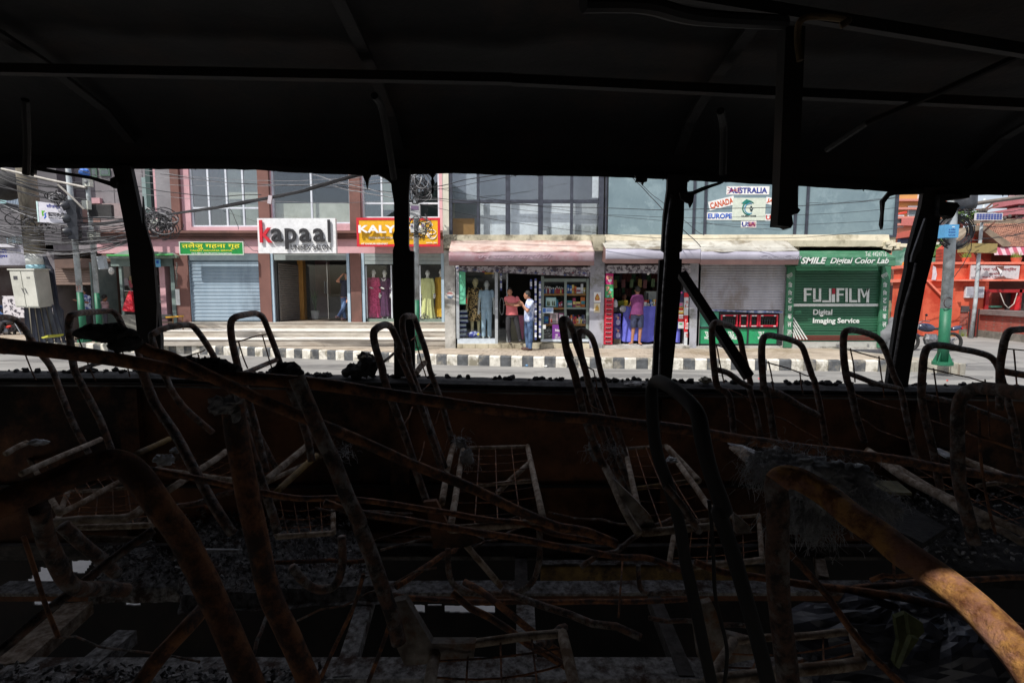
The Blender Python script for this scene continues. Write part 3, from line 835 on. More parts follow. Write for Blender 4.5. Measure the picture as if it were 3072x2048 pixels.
def ragged_ledge(x0, x1, Y, z0, z1, dep, name, m, parent, seed, amp=.05, n=50):
    mb = MB(); vs = []
    for i in range(n+1):
        x = x0+(x1-x0)*i/n
        a = noise.noise(Vector((x*2.2, seed, 0)))*amp; b = noise.noise(Vector((x*5, seed, 3)))*amp*.6; c = noise.noise(Vector((x*3, seed, 7)))*amp*.5
        vs += [(x,Y+dep,z0+b),(x,Y+a*.6,z0+b),(x,Y+c-.02,(z0+z1)/2),(x,Y+.02+a*.5,z1+c*.4),(x,Y+dep,z1+c*.4)]
    fs = []
    for i in range(n):
        for k in range(5):
            a = i*5+k; b = i*5+(k+1)%5; fs.append((a,a+5,b+5,b))
    fs += [(0,1,2,3,4),(n*5+4,n*5+3,n*5+2,n*5+1,n*5)]
    return MB().add(vs, fs).build(name, m, parent)
L1 = RC(D,72,522,1188,580,YR-.25)
ragged_ledge(L1[0], W(D,1186,560,YR-.25).x, YR-.25, zlow+.12, zt, .28, 'ledge', conc2, T2, 3, .05)
ragged_ledge(W(D,1188,560,YR-.2).x, W(Fr,1400,560,YR-.2).x, YR-.2, P(*Fr(1000,598),YR-.2).z, zt+.01, .22, 'ledge', M('cream_ledge', hx(190,182,160), hx(214,206,184), sc=2, rough=.85, bump=.05, c3=hx(150,142,120)), T2, 9, .03, 80)
MB().box(W(D,1105,560,YR-.4).x, W(D,1186,560,YR-.4).x, YR-.42, YR-.26, P(*D(1140,628),YR-.4).z, P(*D(1140,528),YR-.4).z).build('beam_end', conc2, T2)
# broken corner of the ledge
a = W(Fr,1400,560,YR-.3); b = W(Fr,1510,600,YR-.3)
mb = MB(); 
for k in range(7): mb.rbox((a.x+.07*k, YR-.1+random.uniform(-.08,.08), a.z-.12+random.uniform(-.06,.06)-.01*k), (.11,.25,.05), (random.uniform(-.3,.3),random.uniform(-.3,.3),random.uniform(-.5,.5)))
tag(mb.build('broken_concrete', M('cream_ledge'), T2), kind='stuff')
# upper glazing, left part: five columns by two rows
gx = [W(D,x,300,YR).x for x in (118,312,520,747,960,1165)]
zm = P(*D(600,287),YR).z
zb = P(*D(600,520),YR).z; ztw = 6.8
MB().box(gx[0]-.06,gx[-1]+.1,YR-.02,YR+.10,zb-.06,zb).build('mullion', dmul, T2)
MB().box(gx[0]-.06,gx[-1]+.1,YR-.02,YR+.10,ztw,ztw+.1).build('mullion', dmul, T2)
for i,x in enumerate(gx):
    w_ = .05 if i in (1,4) else .09
    MB().box(x-w_,x+w_*.6,YR-.03,YR+.10,zb,ztw).build('mullion', dmul, T2)
for i in range(5):
    a, b = gx[i]+(.05 if i in (1,4) else .09)*.6+.0, gx[i+1]-(.05 if i+1 in (1,4) else .09)
    MB().box(a,b,YR-.01,YR+.08,zm-.05,zm+.05).build('mullion', dmul, T2)
    MB().box(a,b,YR+.03,YR+.036,zb,zm-.05).build('pane', film2, T2)
    MB().box(a,b,YR+.03,YR+.036,zm+.05,ztw).build('pane', film2, T2)
bw = plain('white_board', 236,238,240, .7); cardb = plain('brown_board', 176,130,72, .8)
def inboard(x0,y0,x1,y1,m,dy=.35,nm='board'):
    pplate(MB(), D,x0,y0,x1,y1,YR+dy,.03).build(nm, m, T2)
inboard(120,405,285,530,cardb,.3); inboard(325,300,515,530,bw,.3); inboard(534,300,722,530,bw,.28); inboard(812,290,962,530,bw,.28)
inboard(965,290,1130,530,plain('pale_board2',184,186,186),.3); inboard(130,90,300,275,plain('pale_board',165,170,176),.4); inboard(752,435,812,530,bw,.4); inboard(1100,110,1155,262,bw,.4)
MB().box(bl+.1, gx[-1]+.1, YR+1.6, YR+1.65, zt, ztop2).build('wall', M('dim_office', (.42,.44,.46),(.55,.57,.6),sc=1), T2)
# corner column between the glazings
MB().box(gx[-1]+.11, W(D,1200,300,YR).x-.01, YR-.04, YR+.14, zb-.05, ztop2).build('mullion', dmul, T2)
# upper glazing, right part with blue film
gy = [W(D,1204,300,YR).x, W(E,790,300,YR).x, W(E,868,300,YR).x, W(Fr,750,400,YR).x, W(Fr,830,400,YR).x, W(Fr,1445,400,YR).x]
for i in range(5):
    MB().box(gy[i]+.035,gy[i+1]-.035,YR+.02,YR+.03,zb,ztw).build('pane', bfilm, T2)
    if i: MB().box(gy[i]-.034,gy[i]+.034,YR-.03,YR+.06,zb,ztw).build('mullion', dmul, T2)
MB().box(gy[-1]-.034,gy[-1]+.05,YR-.03,YR+.06,zb,ztw).build('mullion', dmul, T2)
MB().box(gy[0]-.03,gy[-1]+.05,YR-.02,YR+.05,zb-.06,zb).build('mullion', dmul, T2)
MB().box(gy[0]-.03,gy[-1]+.05,YR-.02,YR+.05,ztw,ztw+.1).build('mullion', dmul, T2)
MB().box(gx[-1]+.2, br_-.1, YR+.30, YR+.35, zt, ztw).build('wall', M('dim_office'), T2)
# ---- stickers on the blue glass
nav = plain('print_navy', 40,52,140); redp = plain('print_red', 196,52,44); bluep = plain('print_blue', 30,90,190); orp = plain('print_orange', 196,84,40)
stick = plain('sticker_white', 232,232,230)
def sticker(fn,x0,y0,x1,y1,s,m,label,rot=0,stripes=None):
    X0,X1,Z0,Z1 = RC(fn,x0,y0,x1,y1,YR+.012)
    t = thing('window_sticker', label, 'sticker', ((X0+X1)/2, YR+.018, (Z0+Z1)/2), 'country name stickers on the blue glass')
    cx,cz = (X0+X1)/2,(Z0+Z1)/2; q = MB()
    q.rbox((cx,YR+.015,cz),((X1-X0)/2,.003,(Z1-Z0)/2),(0,-rot,0)); q.build('backing', stick, t)
    mx_ = (X1-X0)*.05; mz = (Z1-Z0)*.16
    text(s,(X0+mx_,X1-mx_,Z0+mz,Z1-mz),YR+.011,m,t,bold=.03,rot=rot,th=.002)
    return t
t = sticker(E,1014,182,1310,240,'AUSTRALIA',nav,'AUSTRALIA sticker in blue flag lettering, highest on the glass')
c0 = RC(E,1020,186,1110,232,YR)
for (a,b,c,d) in ((c0[0],c0[2],c0[1],c0[3]),(c0[0],c0[3],c0[1],c0[2]),(c0[0],(c0[2]+c0[3])/2,c0[1],(c0[2]+c0[3])/2)):
    MB().bar((a,YR+.004,b),(c,YR+.004,d),.003,.010,(0,0,1)).build('flag_stripe', redp, t)
sticker(E,890,268,1070,330,'CANADA',orp,'tilted CANADA sticker in red letters left of the green logo',rot=.24)
sticker(E,876,362,1060,415,'EUROPE',bluep,'EUROPE sticker in bright blue letters below the tilted red one')
sticker(Fr,545,270,700,318,'JAPAN',orp,'tilted JAPAN sticker in red letters, cut by the hanging strip',rot=-.2)
sticker(Fr,544,374,622,420,'UK',redp,'small UK sticker in red and blue right of the logo')
t = sticker(Fr,376,420,482,468,'USA',nav,'small USA sticker hanging just under the logo board')
for k in range(4):
    y_ = 430+k*9; a,b,c,d = RC(Fr,428,y_,478,y_+3,YR); MB().box(a,b,YR+.003,YR+.005,c,d).build('flag_stripe', redp, t)
lb = thing('logo_board', 'pale square logo board with a green graduation cap and figure', 'sign', (W(Fr,430,340,YR).x, YR, 4.3))
pplate(MB(),Fr,317,262,545,418,YR+.0,.018).build('panel', plain('logo_cream',206,214,200), lb)
tealp = plain('logo_teal',30,120,110); dkp = plain('logo_dark',40,60,66)
def arcpts(fn,cx,cy,r,a0,a1,Y,n=14):
    c = W(fn,cx,cy,Y); rr = r*.4337*Y/F
    return [(c.x+rr*math.cos(a0+(a1-a0)*i/n), Y, c.z+rr*math.sin(a0+(a1-a0)*i/n)) for i in range(n+1)]
MB().tube(arcpts(Fr,432,333,44,.9,4.9,YR-.003),.018,5).build('emblem_arc', tealp, lb)
MB().tube(arcpts(Fr,436,336,34,1.2,5.2,YR-.003),.014,5).build('emblem_arc', plain('logo_blue',70,150,190), lb)
q = [W(Fr,x,y,YR) for x,y in ((378,300),(412,272),(448,284),(414,306))]; MB().prism([(p.x,p.z) for p in q],YR-.012,YR-.001).build('emblem_cap', tealp, lb)
q = [W(Fr,x,y,YR) for x,y in ((432,330),(446,342),(460,330),(450,356),(442,356))]; MB().prism([(p.x,p.z) for p in q],YR-.012,YR-.001).build('emblem_figure', dkp, lb)
c = W(Fr,446,324,YR); MB().ell((c.x,YR-.005,c.z),(.03,.008,.03),10,6).build('emblem_head', dkp, lb)
textp('QUEST WISE',Fr,378,382,480,396,YR,dkp,lb,bold=.02)

# ---------------- ground floor
ZG = ZS
def pillarbox(fn,x0,x1,m,nm='pillar',yo=0,z1=None,dep=.5):
    a,b = W(fn,x0,1000,YR).x, W(fn,x1,1000,YR).x
    return MB().box(a,b,YR+yo,YR+dep,ZG-.02,z1 or zlow+.05).build(nm,m,T2)
pillarbox(D,80,152,conc,yo=-.05); pillarbox(D,1082,1180,greypil,yo=-.03); pillarbox(E,748,826,greypil,yo=-.03)
# faded round badge painted on the left pillar
bd = thing('faded_badge', 'faded round red white and blue drink emblem painted on the left pillar', 'sign', (W(D,115,935,YR).x, YR-.06, 1.4))
c = W(D,115,935,YR-.055); R_ = .10
for (lo,hi,mn,cc) in ((.25,1,'faded_red',hx(160,110,106)),(-.25,.25,'faded_white',hx(205,205,205)),(-1,-.25,'faded_blue',hx(110,130,150))):
    pts = []
    a0 = math.asin(lo); a1 = math.asin(hi)
    pts = [(c.x+R_*math.cos(a0+(a1-a0)*i/8), c.z+R_*math.sin(a0+(a1-a0)*i/8)) for i in range(9)] + [(c.x-R_*math.cos(a1+(a0-a1)*i/8), c.z+R_*math.sin(a1+(a0-a1)*i/8)) for i in range(9)]
    MB().prism(pts,YR-.060,YR-.051).build('badge_band', M(mn,cc,rough=.8), bd)
# plinths
def plinth(fn,x0,x1,ytop,fwd,m,nm='plinth'):
    a,b = W(fn,x0,1290,YR-fwd).x, W(fn,x1,1290,YR-fwd).x
    z = P(*fn((x0+x1)/2,ytop),YR-fwd).z
    MB().box(a,b,YR-fwd,YR+3.0,ZG-.05,z).build(nm,m,T2)
    return z
zp1 = plinth(D,165,1080,1272,.12,M('plinth_tiles', hx(168,160,138), hx(196,188,166), sc=3, rough=.8, bump=.04, c3=hx(120,112,92)))
zp2 = plinth(E,165,758,1284,.30,conc)
zp3 = plinth(E,812,1384,1288,.12,conc)
for k in range(10):
    x = W(D,200+k*90,1285,YR-.12).x
    MB().box(x-.006,x+.006,YR-.124,YR-.11,ZG,zp1-.01).build('joint', M('joint_dark',(.1,.09,.07)), T2)
# interiors
def room(fn,x0,x1,zf,dep,m,nm='room'):
    a,b = W(fn,x0,1000,YR).x, W(fn,x1,1000,YR).x
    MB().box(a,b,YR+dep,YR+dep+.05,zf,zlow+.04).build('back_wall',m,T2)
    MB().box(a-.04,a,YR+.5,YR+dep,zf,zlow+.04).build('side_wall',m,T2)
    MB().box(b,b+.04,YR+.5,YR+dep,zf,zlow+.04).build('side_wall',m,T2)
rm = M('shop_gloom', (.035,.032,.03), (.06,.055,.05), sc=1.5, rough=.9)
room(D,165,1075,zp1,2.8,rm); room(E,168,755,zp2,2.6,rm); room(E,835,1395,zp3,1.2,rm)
# shutter bottoms rolled up, scruffy with torn posters
def scruff(nm, base, spots, sc):
    if nm in MATS: return MATS[nm]
    return M(nm, base, spots, sc=sc, rough=.85, lo=.46, hi=.52, bump=.05, bsc=30, c3=hx(96,88,104), sc3=sc*.6)
scr = scruff('torn_poster_strip', hx(90,84,92), hx(186,184,192), 9)
def strip(fn, p, Y, nm, m, par, label=None):
    q = [W(fn,x,y,Y) for x,y in p]
    return MB().prism([(v.x,v.z) for v in q], Y, Y+.06).build(nm, m, par, label=label)
sc1 = strip(D,[(150,735),(1088,742),(1085,806),(720,792),(430,778),(158,768)],YR-.08,'rolled_shutter',scr,T2)
sc2 = strip(E,[(172,728),(765,728),(765,785),(180,782)],YR-.08,'rolled_shutter',scr,T2)
random.seed(21)
for k in range(46):    # torn paper flakes, proud of the strip
    x = random.uniform(165,1070); y = 752 + (x-150)*.03 + random.uniform(-8,22)
    c = W(D,x,y,YR-.085); r = random.uniform(.02,.06)
    pts = [(c.x+r*random.uniform(.5,1.3)*math.cos(a), c.z+r*.5*random.uniform(.5,1.2)*math.sin(a)) for a in [i*1.05 for i in range(6)]]
    MB().prism(pts,YR-.088-.0004*k,YR-.082).build('paper_scrap', random.choice([plain('scrap_white',196,196,206),plain('scrap_blue',84,98,150),plain('scrap_red',150,76,90),plain('scrap_grey',130,130,140)]), T2)
for k in range(30):
    x = random.uniform(185,750); y = random.uniform(740,772)
    c = W(E,x,y,YR-.085); r = random.uniform(.02,.06)
    pts = [(c.x+r*random.uniform(.5,1.3)*math.cos(a), c.z+r*.5*random.uniform(.5,1.2)*math.sin(a)) for a in [i*1.05 for i in range(6)]]
    MB().prism(pts,YR-.088-.0004*k,YR-.082).build('paper_scrap', random.choice([plain('scrap_white',196,196,206),plain('scrap_grey',130,130,140)]), T2)
# awnings
def awning(fn, xs_, ys_, Yb, Yf, mtop, mfr, mlow, label, seed, wob=.05):
    x0 = W(fn,xs_[0],ys_[1],Yf).x; x1 = W(fn,xs_[1],ys_[1],Yf).x
    z0 = P(*fn((xs_[0]+xs_[1])/2, ys_[0]),Yb).z; z1 = P(*fn((xs_[0]+xs_[1])/2, ys_[1]),Yf).z; z2 = P(*fn((xs_[0]+xs_[1])/2, ys_[2]),Yf).z; z3 = P(*fn((xs_[0]+xs_[1])/2, ys_[3]),Yf+.05).z
    t = thing('awning', label, 'awning', ((x0+x1)/2,(Yb+Yf)/2,z2))
    n = 90
    MB().sheet([(Yb,z0),(Yb*.66+Yf*.34,z0*.62+z1*.38),(Yb*.33+Yf*.67,z0*.3+z1*.7),(Yf,z1)],x0,x1,n,.008,wob,seed,2.3).build('top_sheet', mtop, t, smooth=True)
    MB().sheet([(Yf,z1-.004),(Yf-.01,(z1+z2)/2),(Yf,z2)],x0,x1,n,.008,wob*.35,seed+4,1.6).build('front_sheet', mfr, t, smooth=True)
    MB().sheet([(Yf-.004,z2-.003),(Yf+.05,z3)],x0,x1,n,.008,wob*.15,seed+4,1.6).build('lower_flap', mlow, t)
    for x in (x0+.02,x1-.02):
        MB().add([(x,Yb,z0-.02),(x,Yf+.01,z1-.02),(x,Yf+.05,z3),(x,Yb,z3+.1),(x+.01,Yb,z0-.02),(x+.01,Yf+.01,z1-.02),(x+.01,Yf+.05,z3),(x+.01,Yb,z3+.1)],[(0,1,2,3),(7,6,5,4),(0,4,5,1),(1,5,6,2),(2,6,7,3)]).build('end_sheet', mlow, t)
    return t, (x0,x1,z2,z1)
pt = M('faded_pink_sheet', hx(178,156,148), hx(204,186,176), sc=1.6, rough=.6, bump=.02, c3=hx(160,128,118), sc3=1.2)
pf = M('mauve_sheet', hx(132,114,120), hx(150,134,140), sc=1.2, rough=.5, c3=hx(140,106,112), sc3=.8)
pl_ = M('rose_sheet', hx(124,98,96), hx(142,114,110), sc=1.5, rough=.6)
Yb_ = YR-.27; Yf_ = YR-.95
aw1, r1 = awning(D,(106,1115),(556,634,700,728),Yb_,Yf_,pt,pf,pl_,'crumpled faded pink metal awning above the medicine shop',11,.07)
text('सन् राइज फार्मेसी', (r1[0]+.8, r1[1]-1.2, r1[2]+.04, r1[3]-.06), Yf_-.02, M('ghost_letter', hx(158,134,144), hx(172,150,160)), aw1, th=.002, shear=.4, bold=.02)
gt = M('grey_sheet_top', hx(158,156,148), hx(196,194,186), sc=1.3, rough=.45, bump=.03, c3=hx(120,112,98), sc3=1.5)
gf = M('lilac_sheet', hx(148,146,160), hx(166,165,178), sc=1.2, rough=.5)
aw2, r2 = awning(E,(178,838),(556,614,684,714),YR-.22,Yf_,gt,gf,pl_,'grey and lilac metal awning above the blue cloth counter',17,.035)
aw3, r3 = awning(Fr,(100,781),(556,632,688,722),YR-.22,Yf_+.0,gt,gf,pl_,'rust-stained grey metal awning above the half-closed shutter',23,.05)
text('Coca-Cola', (r3[0]+1.7, r3[0]+2.9, r3[2]+.02, r3[3]-.10), Yf_-.02, M('ghost_grey', hx(164,162,174)), aw3, th=.002, shear=.4)
# ---- shop 1 : clothes and medicine
alf = plain('alu_frame', 170,176,180, .35)
zt1 = P(*D(300,770),YR).z; zs1 = zp1
w_l = RC(D,165,775,432,1245,YR)
X0, X1 = w_l[0], w_l[1]
f1 = thing('clothes_window', 'tall shop window showing two dressed mannequins beside the open doorway', 'window', ((X0+X1)/2,YR,zp1))
MB().box(X0,X1,YR-.04,YR+.04,zp1,zp1+.16).build('sill', plain('sill_alu',196,206,216,.3), f1)
for x in (X0+.02,X1+.02): MB().box(x-.045,x+.045,YR-.05,YR+.05,zp1+(.16 if x<X1 else .0),zlow-.02).build('frame_post', alf, f1)
MB().box(X0+.07,X1-.03,YR,YR+.008,zp1+.16,zlow-.02).build('pane', clear, f1)
pplate(MB(),D,170,768,222,998,YR-.02,.01).build('green_card', M('green_card', hx(98,178,120), hx(106,196,170), sc=.8, rough=.6), f1)
pplate(MB(),D,223,955,234,992,YR+.02,.01).build('red_sticker', plain('orange_red',214,84,60), f1)
pplate(MB(),D,355,770,420,790,YR+.3,.03).build('yellow_strip', plain('strip_yellow',190,150,20), f1)
MB().box(X0+.05,X1,YR+.1,YR+1.2,zp1,zp1+.06).build('display_floor', plain('display_floor',120,130,130), f1)
MB().box(X0+.05,X1+.1,YR+1.3,YR+1.33,zp1,zlow).build('back_panel', M('shop_back'), f1)
# folded packs stacked at the left
random.seed(4)
for k in range(6):
    y = 1222 - k*32
    a,b,c_,d_ = RC(D,173,y-24,232+random.uniform(-10,6),y,YR+.25)
    t = thing('folded_cloth_pack', ['bottom','second','third','fourth','fifth','topmost'][k]+' pale folded cloth pack in the stack by the green card', 'pack', (a,YR+.25,c_), 'folded cloth packs stacked in the window')
    r_ = random.uniform(-.06,.06)
    MB().rbox(((a+b)/2,YR+.4,(c_+d_)/2),((b-a)/2,.14,(d_-c_)/2-.006),(0,r_,0)).build('cloth', plain('cloth_pale',188,200,206), t)
    MB().rbox(((a+b)/2+.01,YR+.262,(c_+d_)/2-.035),((b-a)/2+.004,.008,.018),(0,r_,0)).build('band', plain('band_navy',60,70,130), t)
a,b,c_,d_ = RC(D,230,1186,328,1236,YR+.22)
t = thing('bundle_bag','blue and white printed plastic bedding bag under the mannequins','bag',(a,YR+.2,c_))
q = MB().ell(((a+b)/2,YR+.34,(c_+d_)/2),((b-a)/2,.12,(d_-c_)/2),14,10)
q.build('bag', M('bag_print', hx(44,56,150), hx(196,206,226), sc=9, rough=.35, lo=.48, hi=.54), t, smooth=True)
pplate(MB(),D,303,1196,318,1212,YR+.20,.01).build('tag', plain('tag_yellow',230,215,60), t)
# mannequins
man_dark = plain('mannequin_tan',206,196,150,.45); man_pale = plain('mannequin_grey',196,202,200,.45); man_white = plain('mannequin_white',240,240,236,.4)
def stand(fn, Y, cx, ytop, ybot, lean=0, hands='side', dz=0, w=1.0):
    """upright mannequin pose fitted between pixel rows"""
    zt_ = P(*fn(cx,ytop),Y).z; zb_ = P(*fn(cx,ybot),Y).z; Hh = zt_-zb_; x = W(fn,cx,(ytop+ybot)/2,Y).x
    s = Hh/1.75; sg = w
    V_ = lambda dx,dy,z: Vector((x+dx*s*sg, Y+dy*s, zb_+z*s))
    j = dict(head=V_(.01,0,1.63),neck=V_(0,0,1.46),chest=V_(0,0,1.28),pelvis=V_(lean,0,.95),
        lsh=V_(.18,0,1.40),rsh=V_(-.18,0,1.40),lel=V_(.24,0,1.12),rel=V_(-.24,0,1.12),lwr=V_(.25,-.06,.88),rwr=V_(-.25,-.06,.88),
        lhip=V_(.09+lean,0,.90),rhip=V_(-.09+lean,0,.90),lkn=V_(.10,-.03,.49),rkn=V_(-.09,.0,.49),lan=V_(.10,0,.09),ran=V_(-.10,0,.09))
    if hands == 'hip': j['lel']=V_(.36,.05,1.16); j['lwr']=V_(.24,-.04,1.00)
    if hands == 'front': j['rel']=V_(-.24,-.05,1.14); j['rwr']=V_(-.06,-.20,1.10)
    return j, s
gold = M('zigzag_print', hx(36,30,24), hx(206,176,120), sc=16, rough=.7, lo=.49, hi=.53, vec=(1.6,1,1))
scrub = plain('pale_blue_cloth',170,198,216,.8); dblue = plain('navy_cloth',30,40,66,.8)
j,s = stand(D,YR+.55,290,815,1225,hands='hip')
figure('mannequin','mannequin in a black and gold zigzag dress with hand on hip','mannequin',j,man_dark,hair=None,face=-150,sc=s,dress=(gold,W(D,290,1112,YR+.55).z,1.0),mann=True)
j,s = stand(D,YR+.42,368,832,1236,w=.92)
figure('mannequin','mannequin in a plain light blue top and trousers near the door','mannequin',j,man_pale,shirt=scrub,pants=scrub,hair=None,face=-90,sc=s,mann=True,hem=W(D,368,1020,YR+.42).z,sleeve=.6)
# door handle and door leaf
dh = thing('shop_door', 'open glass shop door with a tall oval steel handle', 'door', (W(D,470,1000,YR).x,YR+.1,zp1))
a,b,c_,d_ = RC(D,446,800,505,1250,YR+.25)
MB().box(a,b,YR+.25,YR+.262,zp1+.02,zlow-.05).build('pane', clear, dh)
MB().box(b,b+.05,YR+.24,YR+.28,zp1+.02,zlow-.05).build('edge', alf, dh)
hc = W(D,474,1012,YR+.2); pts=[]
for i in range(17):
    an = 2*math.pi*i/16; pts.append((hc.x+.065*math.cos(an), YR+.19, hc.z+(.27 if abs(math.sin(an))>.7 else .25)*math.sin(an)))
MB().tube(pts,.012,6,caps=False).build('handle', chrome, dh)
MB().box(b+.1,W(D,720,1000,YR).x,YR+.9,YR+1.4,zp1,zp1+.85).build('counter', plain('counter_beige',130,128,110), T2)
pplate(MB(),D,585,1075,625,1240,YR+.86,.03).build('counter_panel', plain('panel_pink',180,110,140), T2)
# hanging strips of sachets
sach = M('sachet', hx(196,200,212), hx(236,238,244), sc=20, rough=.3, lo=.48, hi=.55)
for gi,(x,y0,y1,y_off,nm_) in enumerate([(468,785,905,.25,'by the door leaf'),(676,825,905,.1,'above the two men'),(708,820,1245,.0,'beside the medicine cabinet'),(738,840,1245,.0,'at the left edge of the medicine cabinet')]):
    t = thing('sachet_strip','hanging strip of silvery sachets '+nm_,'sachets',(W(D,x,y0,YR+y_off).x,YR+y_off,2.0),'strips of sachets hanging in the medicine shop')
    n = int((y1-y0)/17)
    for k in range(n):
        a,b,c_,d_ = RC(D,x-7,y0+k*17,x+7,y0+k*17+15,YR+y_off)
        MB().rbox(((a+b)/2,YR+y_off+.02,(c_+d_)/2),((b-a)/2,.02,(d_-c_)/2),(random.uniform(-.2,.2),random.uniform(-.12,.12),0)).build('sachet', sach if k%3 else plain('sachet_blue',90,100,160), t)
# medicine cabinet
mc = thing('medicine_cabinet','glazed wooden cabinet full of medicine bottles and boxes','cabinet',(W(D,900,1000,YR).x,YR+.1,zp1))
grn = plain('cabinet_green_grey',118,130,124,.6); shw = plain('shelf_wood',132,96,52,.6)
Yc = YR+.05
for (x0,y0,x1,y1) in ((745,802,765,1255),(905,842,922,1255),(1058,820,1076,1255)): pplate(MB(),D,x0,y0,x1,y1,Yc,.08).build('frame_post', grn, mc)
pplate(MB(),D,765,820,1058,842,Yc+.0,.08).build('frame_rail', grn, mc)
pplate(MB(),D,922,1018,1058,1032,Yc+.004,.07).build('frame_rail', grn, mc)
for (x0,x1,y) in ((765,905,924),(922,1058,924),(765,905,1020),(765,905,1133),(922,1058,1133)):
    a,b,c_,d_ = RC(D,x0,y,x1,y+14,Yc+.02); MB().box(a,b,Yc+.02,Yc+.45,c_,d_).build('shelf', shw, mc)
pplate(MB(),D,745,1240,1076,1256,Yc-.05,.12).build('base_rail', plain('sill_alu',196,206,216,.3), mc)
pplate(MB(),D,765,842,905,1240,Yc+.004,.006).build('pane', clear, mc); pplate(MB(),D,922,842,1058,1240,Yc+.004,.006).build('pane', clear, mc)
MB().box(W(D,745,1000,Yc).x,W(D,1076,1000,Yc).x,Yc+.5,Yc+.55,zp1,zlow-.05).build('back_panel', plain('cabinet_dark',44,46,44), mc)
pplate(MB(),D,760,1045,905,1130,Yc+.42,.02).build('back_card', plain('card_beige',150,150,140), mc)
random.seed(9)
cols = [(206,206,210),(190,60,70),(60,110,180),(220,200,120),(70,150,160),(230,230,228),(150,60,90),(60,70,110),(210,120,60)]
def goods(nm, lab, cat, grp, fn, x0, x1, ybase, hmin, hmax, wmin, wmax, Y, kind='box', rows_=1):
    for r in range(rows_):
        x = x0 + (3 if r else 0)
        while x < x1-wmin:
            wd = random.uniform(wmin,wmax); h = random.uniform(hmin,hmax)
            if x+wd > x1: break
            yb = ybase
            a,b,c_,d_ = RC(fn,x,yb-h,x+wd-.8,yb,Y+r*.12)
            zz0 = P(*fn(x,ybase),Y).z
            cc = random.choice(cols)
            m1 = plain('good_%d_%d_%d'%cc, *cc, .5)
            if kind == 'bottle':
                t = thing(nm, lab, cat, ((a+b)/2,Y+r*.12,zz0), grp)
                rr = (b-a)/2
                hh = d_-c_+r*.02
                MB().loft([(((a+b)/2,Y+.05+r*.12,zz0),rr,rr),(((a+b)/2,Y+.05+r*.12,zz0+hh*.62),rr,rr),(((a+b)/2,Y+.05+r*.12,zz0+hh*.78),rr*.5,rr*.5)],8).build('bottle_body', m1, t)
                MB().loft([(((a+b)/2,Y+.05+r*.12,zz0+hh*.78),rr*.6,rr*.6),(((a+b)/2,Y+.05+r*.12,zz0+hh),rr*.6,rr*.6)],8).build('cap', plain('cap_white',225,225,220), t)
            else:
                t = thing(nm, lab, cat, ((a+b)/2,Y,zz0), grp)
                hh = d_-c_
                MB().rbox(((a+b)/2,Y+.06+r*.12,zz0+hh/2),((b-a)/2,.05,hh/2),(0,0,random.uniform(-.2,.2))).build('carton', m1, t)
                cc2 = random.choice(cols)
                MB().box(a+.01,b-.01,Y-.004+r*.12-.01,Y+r*.12,zz0+hh*.3,zz0+hh*.62).build('printed_band', plain('good_%d_%d_%d'%cc2,*cc2,.5), t)
            x += wd+1
goods('medicine_bottle','small capped medicine bottle on the top left cabinet shelf','bottle','bottles on the top left cabinet shelf',D,767,903,923,34,50,9,13,Yc+.1,'bottle',2)
goods('medicine_box','medicine box on the top right cabinet shelf','box','boxes on the top right cabinet shelf',D,926,1056,923,38,68,14,30,Yc+.12)
goods('medicine_box','medicine box on the middle right cabinet shelf','box','boxes on the middle right cabinet shelf',D,926,1056,1017,34,70,22,40,Yc+.12)
goods('medicine_box','small box on the middle left cabinet shelf','box','boxes on the middle left cabinet shelf',D,852,903,1019,28,56,12,22,Yc+.12)
goods('medicine_box','upright pack on the third left cabinet shelf','box','packs on the third left cabinet shelf',D,767,903,1132,40,70,16,32,Yc+.16)
goods('medicine_packet','thin packet leaning on the lower right cabinet shelf','packet','packets on the lower right cabinet shelf',D,930,1056,1132,30,60,8,15,Yc+.12,'box',2)
def card(fn,x0,y0,x1,y1,Y,nm,label,cat,m,grp=None,marks=()):
    X0,X1,Z0,Z1 = RC(fn,x0,y0,x1,y1,Y)
    t = thing(nm,label,cat,((X0+X1)/2,Y,Z0),grp)
    MB().box(X0,X1,Y,Y+.012,Z0,Z1).build('sheet', m, t)
    for (mx0,my0,mx1,my1,mm) in marks:
        a,b,c_,d_ = RC(fn,mx0,my0,mx1,my1,Y); MB().box(a,b,Y-.004,Y-.0005,c_,d_).build('printed_patch', mm, t)
    return t
w1_ = plain('paper_white',222,224,222); 
t = card(D,778,950,850,1016,Yc+.1,'bottle_poster','pale blue card picturing green bottles inside the cabinet','poster',plain('paper_blue',150,196,206),marks=[(784,956,846,1012,plain('paper_mint',196,222,214))])
for k,x in enumerate((787,797,822,834)):
    a,b,c_,d_ = RC(D,x,975,x+8,1008,Yc+.09); MB().loft([(((a+b)/2,Yc+.088,c_),(b-a)/2,.006),(((a+b)/2,Yc+.088,c_+(d_-c_)*.6),(b-a)/2,.006),(((a+b)/2,Yc+.088,d_),(b-a)/5,.004)],8).build('printed_bottle', plain('olive_print',88,96,50), t)
card(D,755,1022,830,1058,Yc-.02,'notice','small blue and white notice stuck on the cabinet glass','notice',plain('paper_pale_blue',196,214,232),marks=[(758,1026,778,1054,plain('notice_blue',60,110,190)),(784,1030,824,1036,plain('notice_blue')),(784,1042,818,1048,plain('notice_blue'))])
card(D,808,1058,862,1132,Yc+.08,'skin_poster','white and pink poster of a long shape inside the cabinet','poster',plain('paper_pinkish',214,190,196),marks=[(822,1066,850,1126,plain('poster_grey',150,140,140)),(812,1100,822,1126,plain('poster_red',206,80,70))])
card(D,868,1060,903,1132,Yc+.08,'magenta_poster','small magenta printed poster in the cabinet','poster',plain('poster_magenta',176,60,130),marks=[(872,1066,898,1090,w1_)])
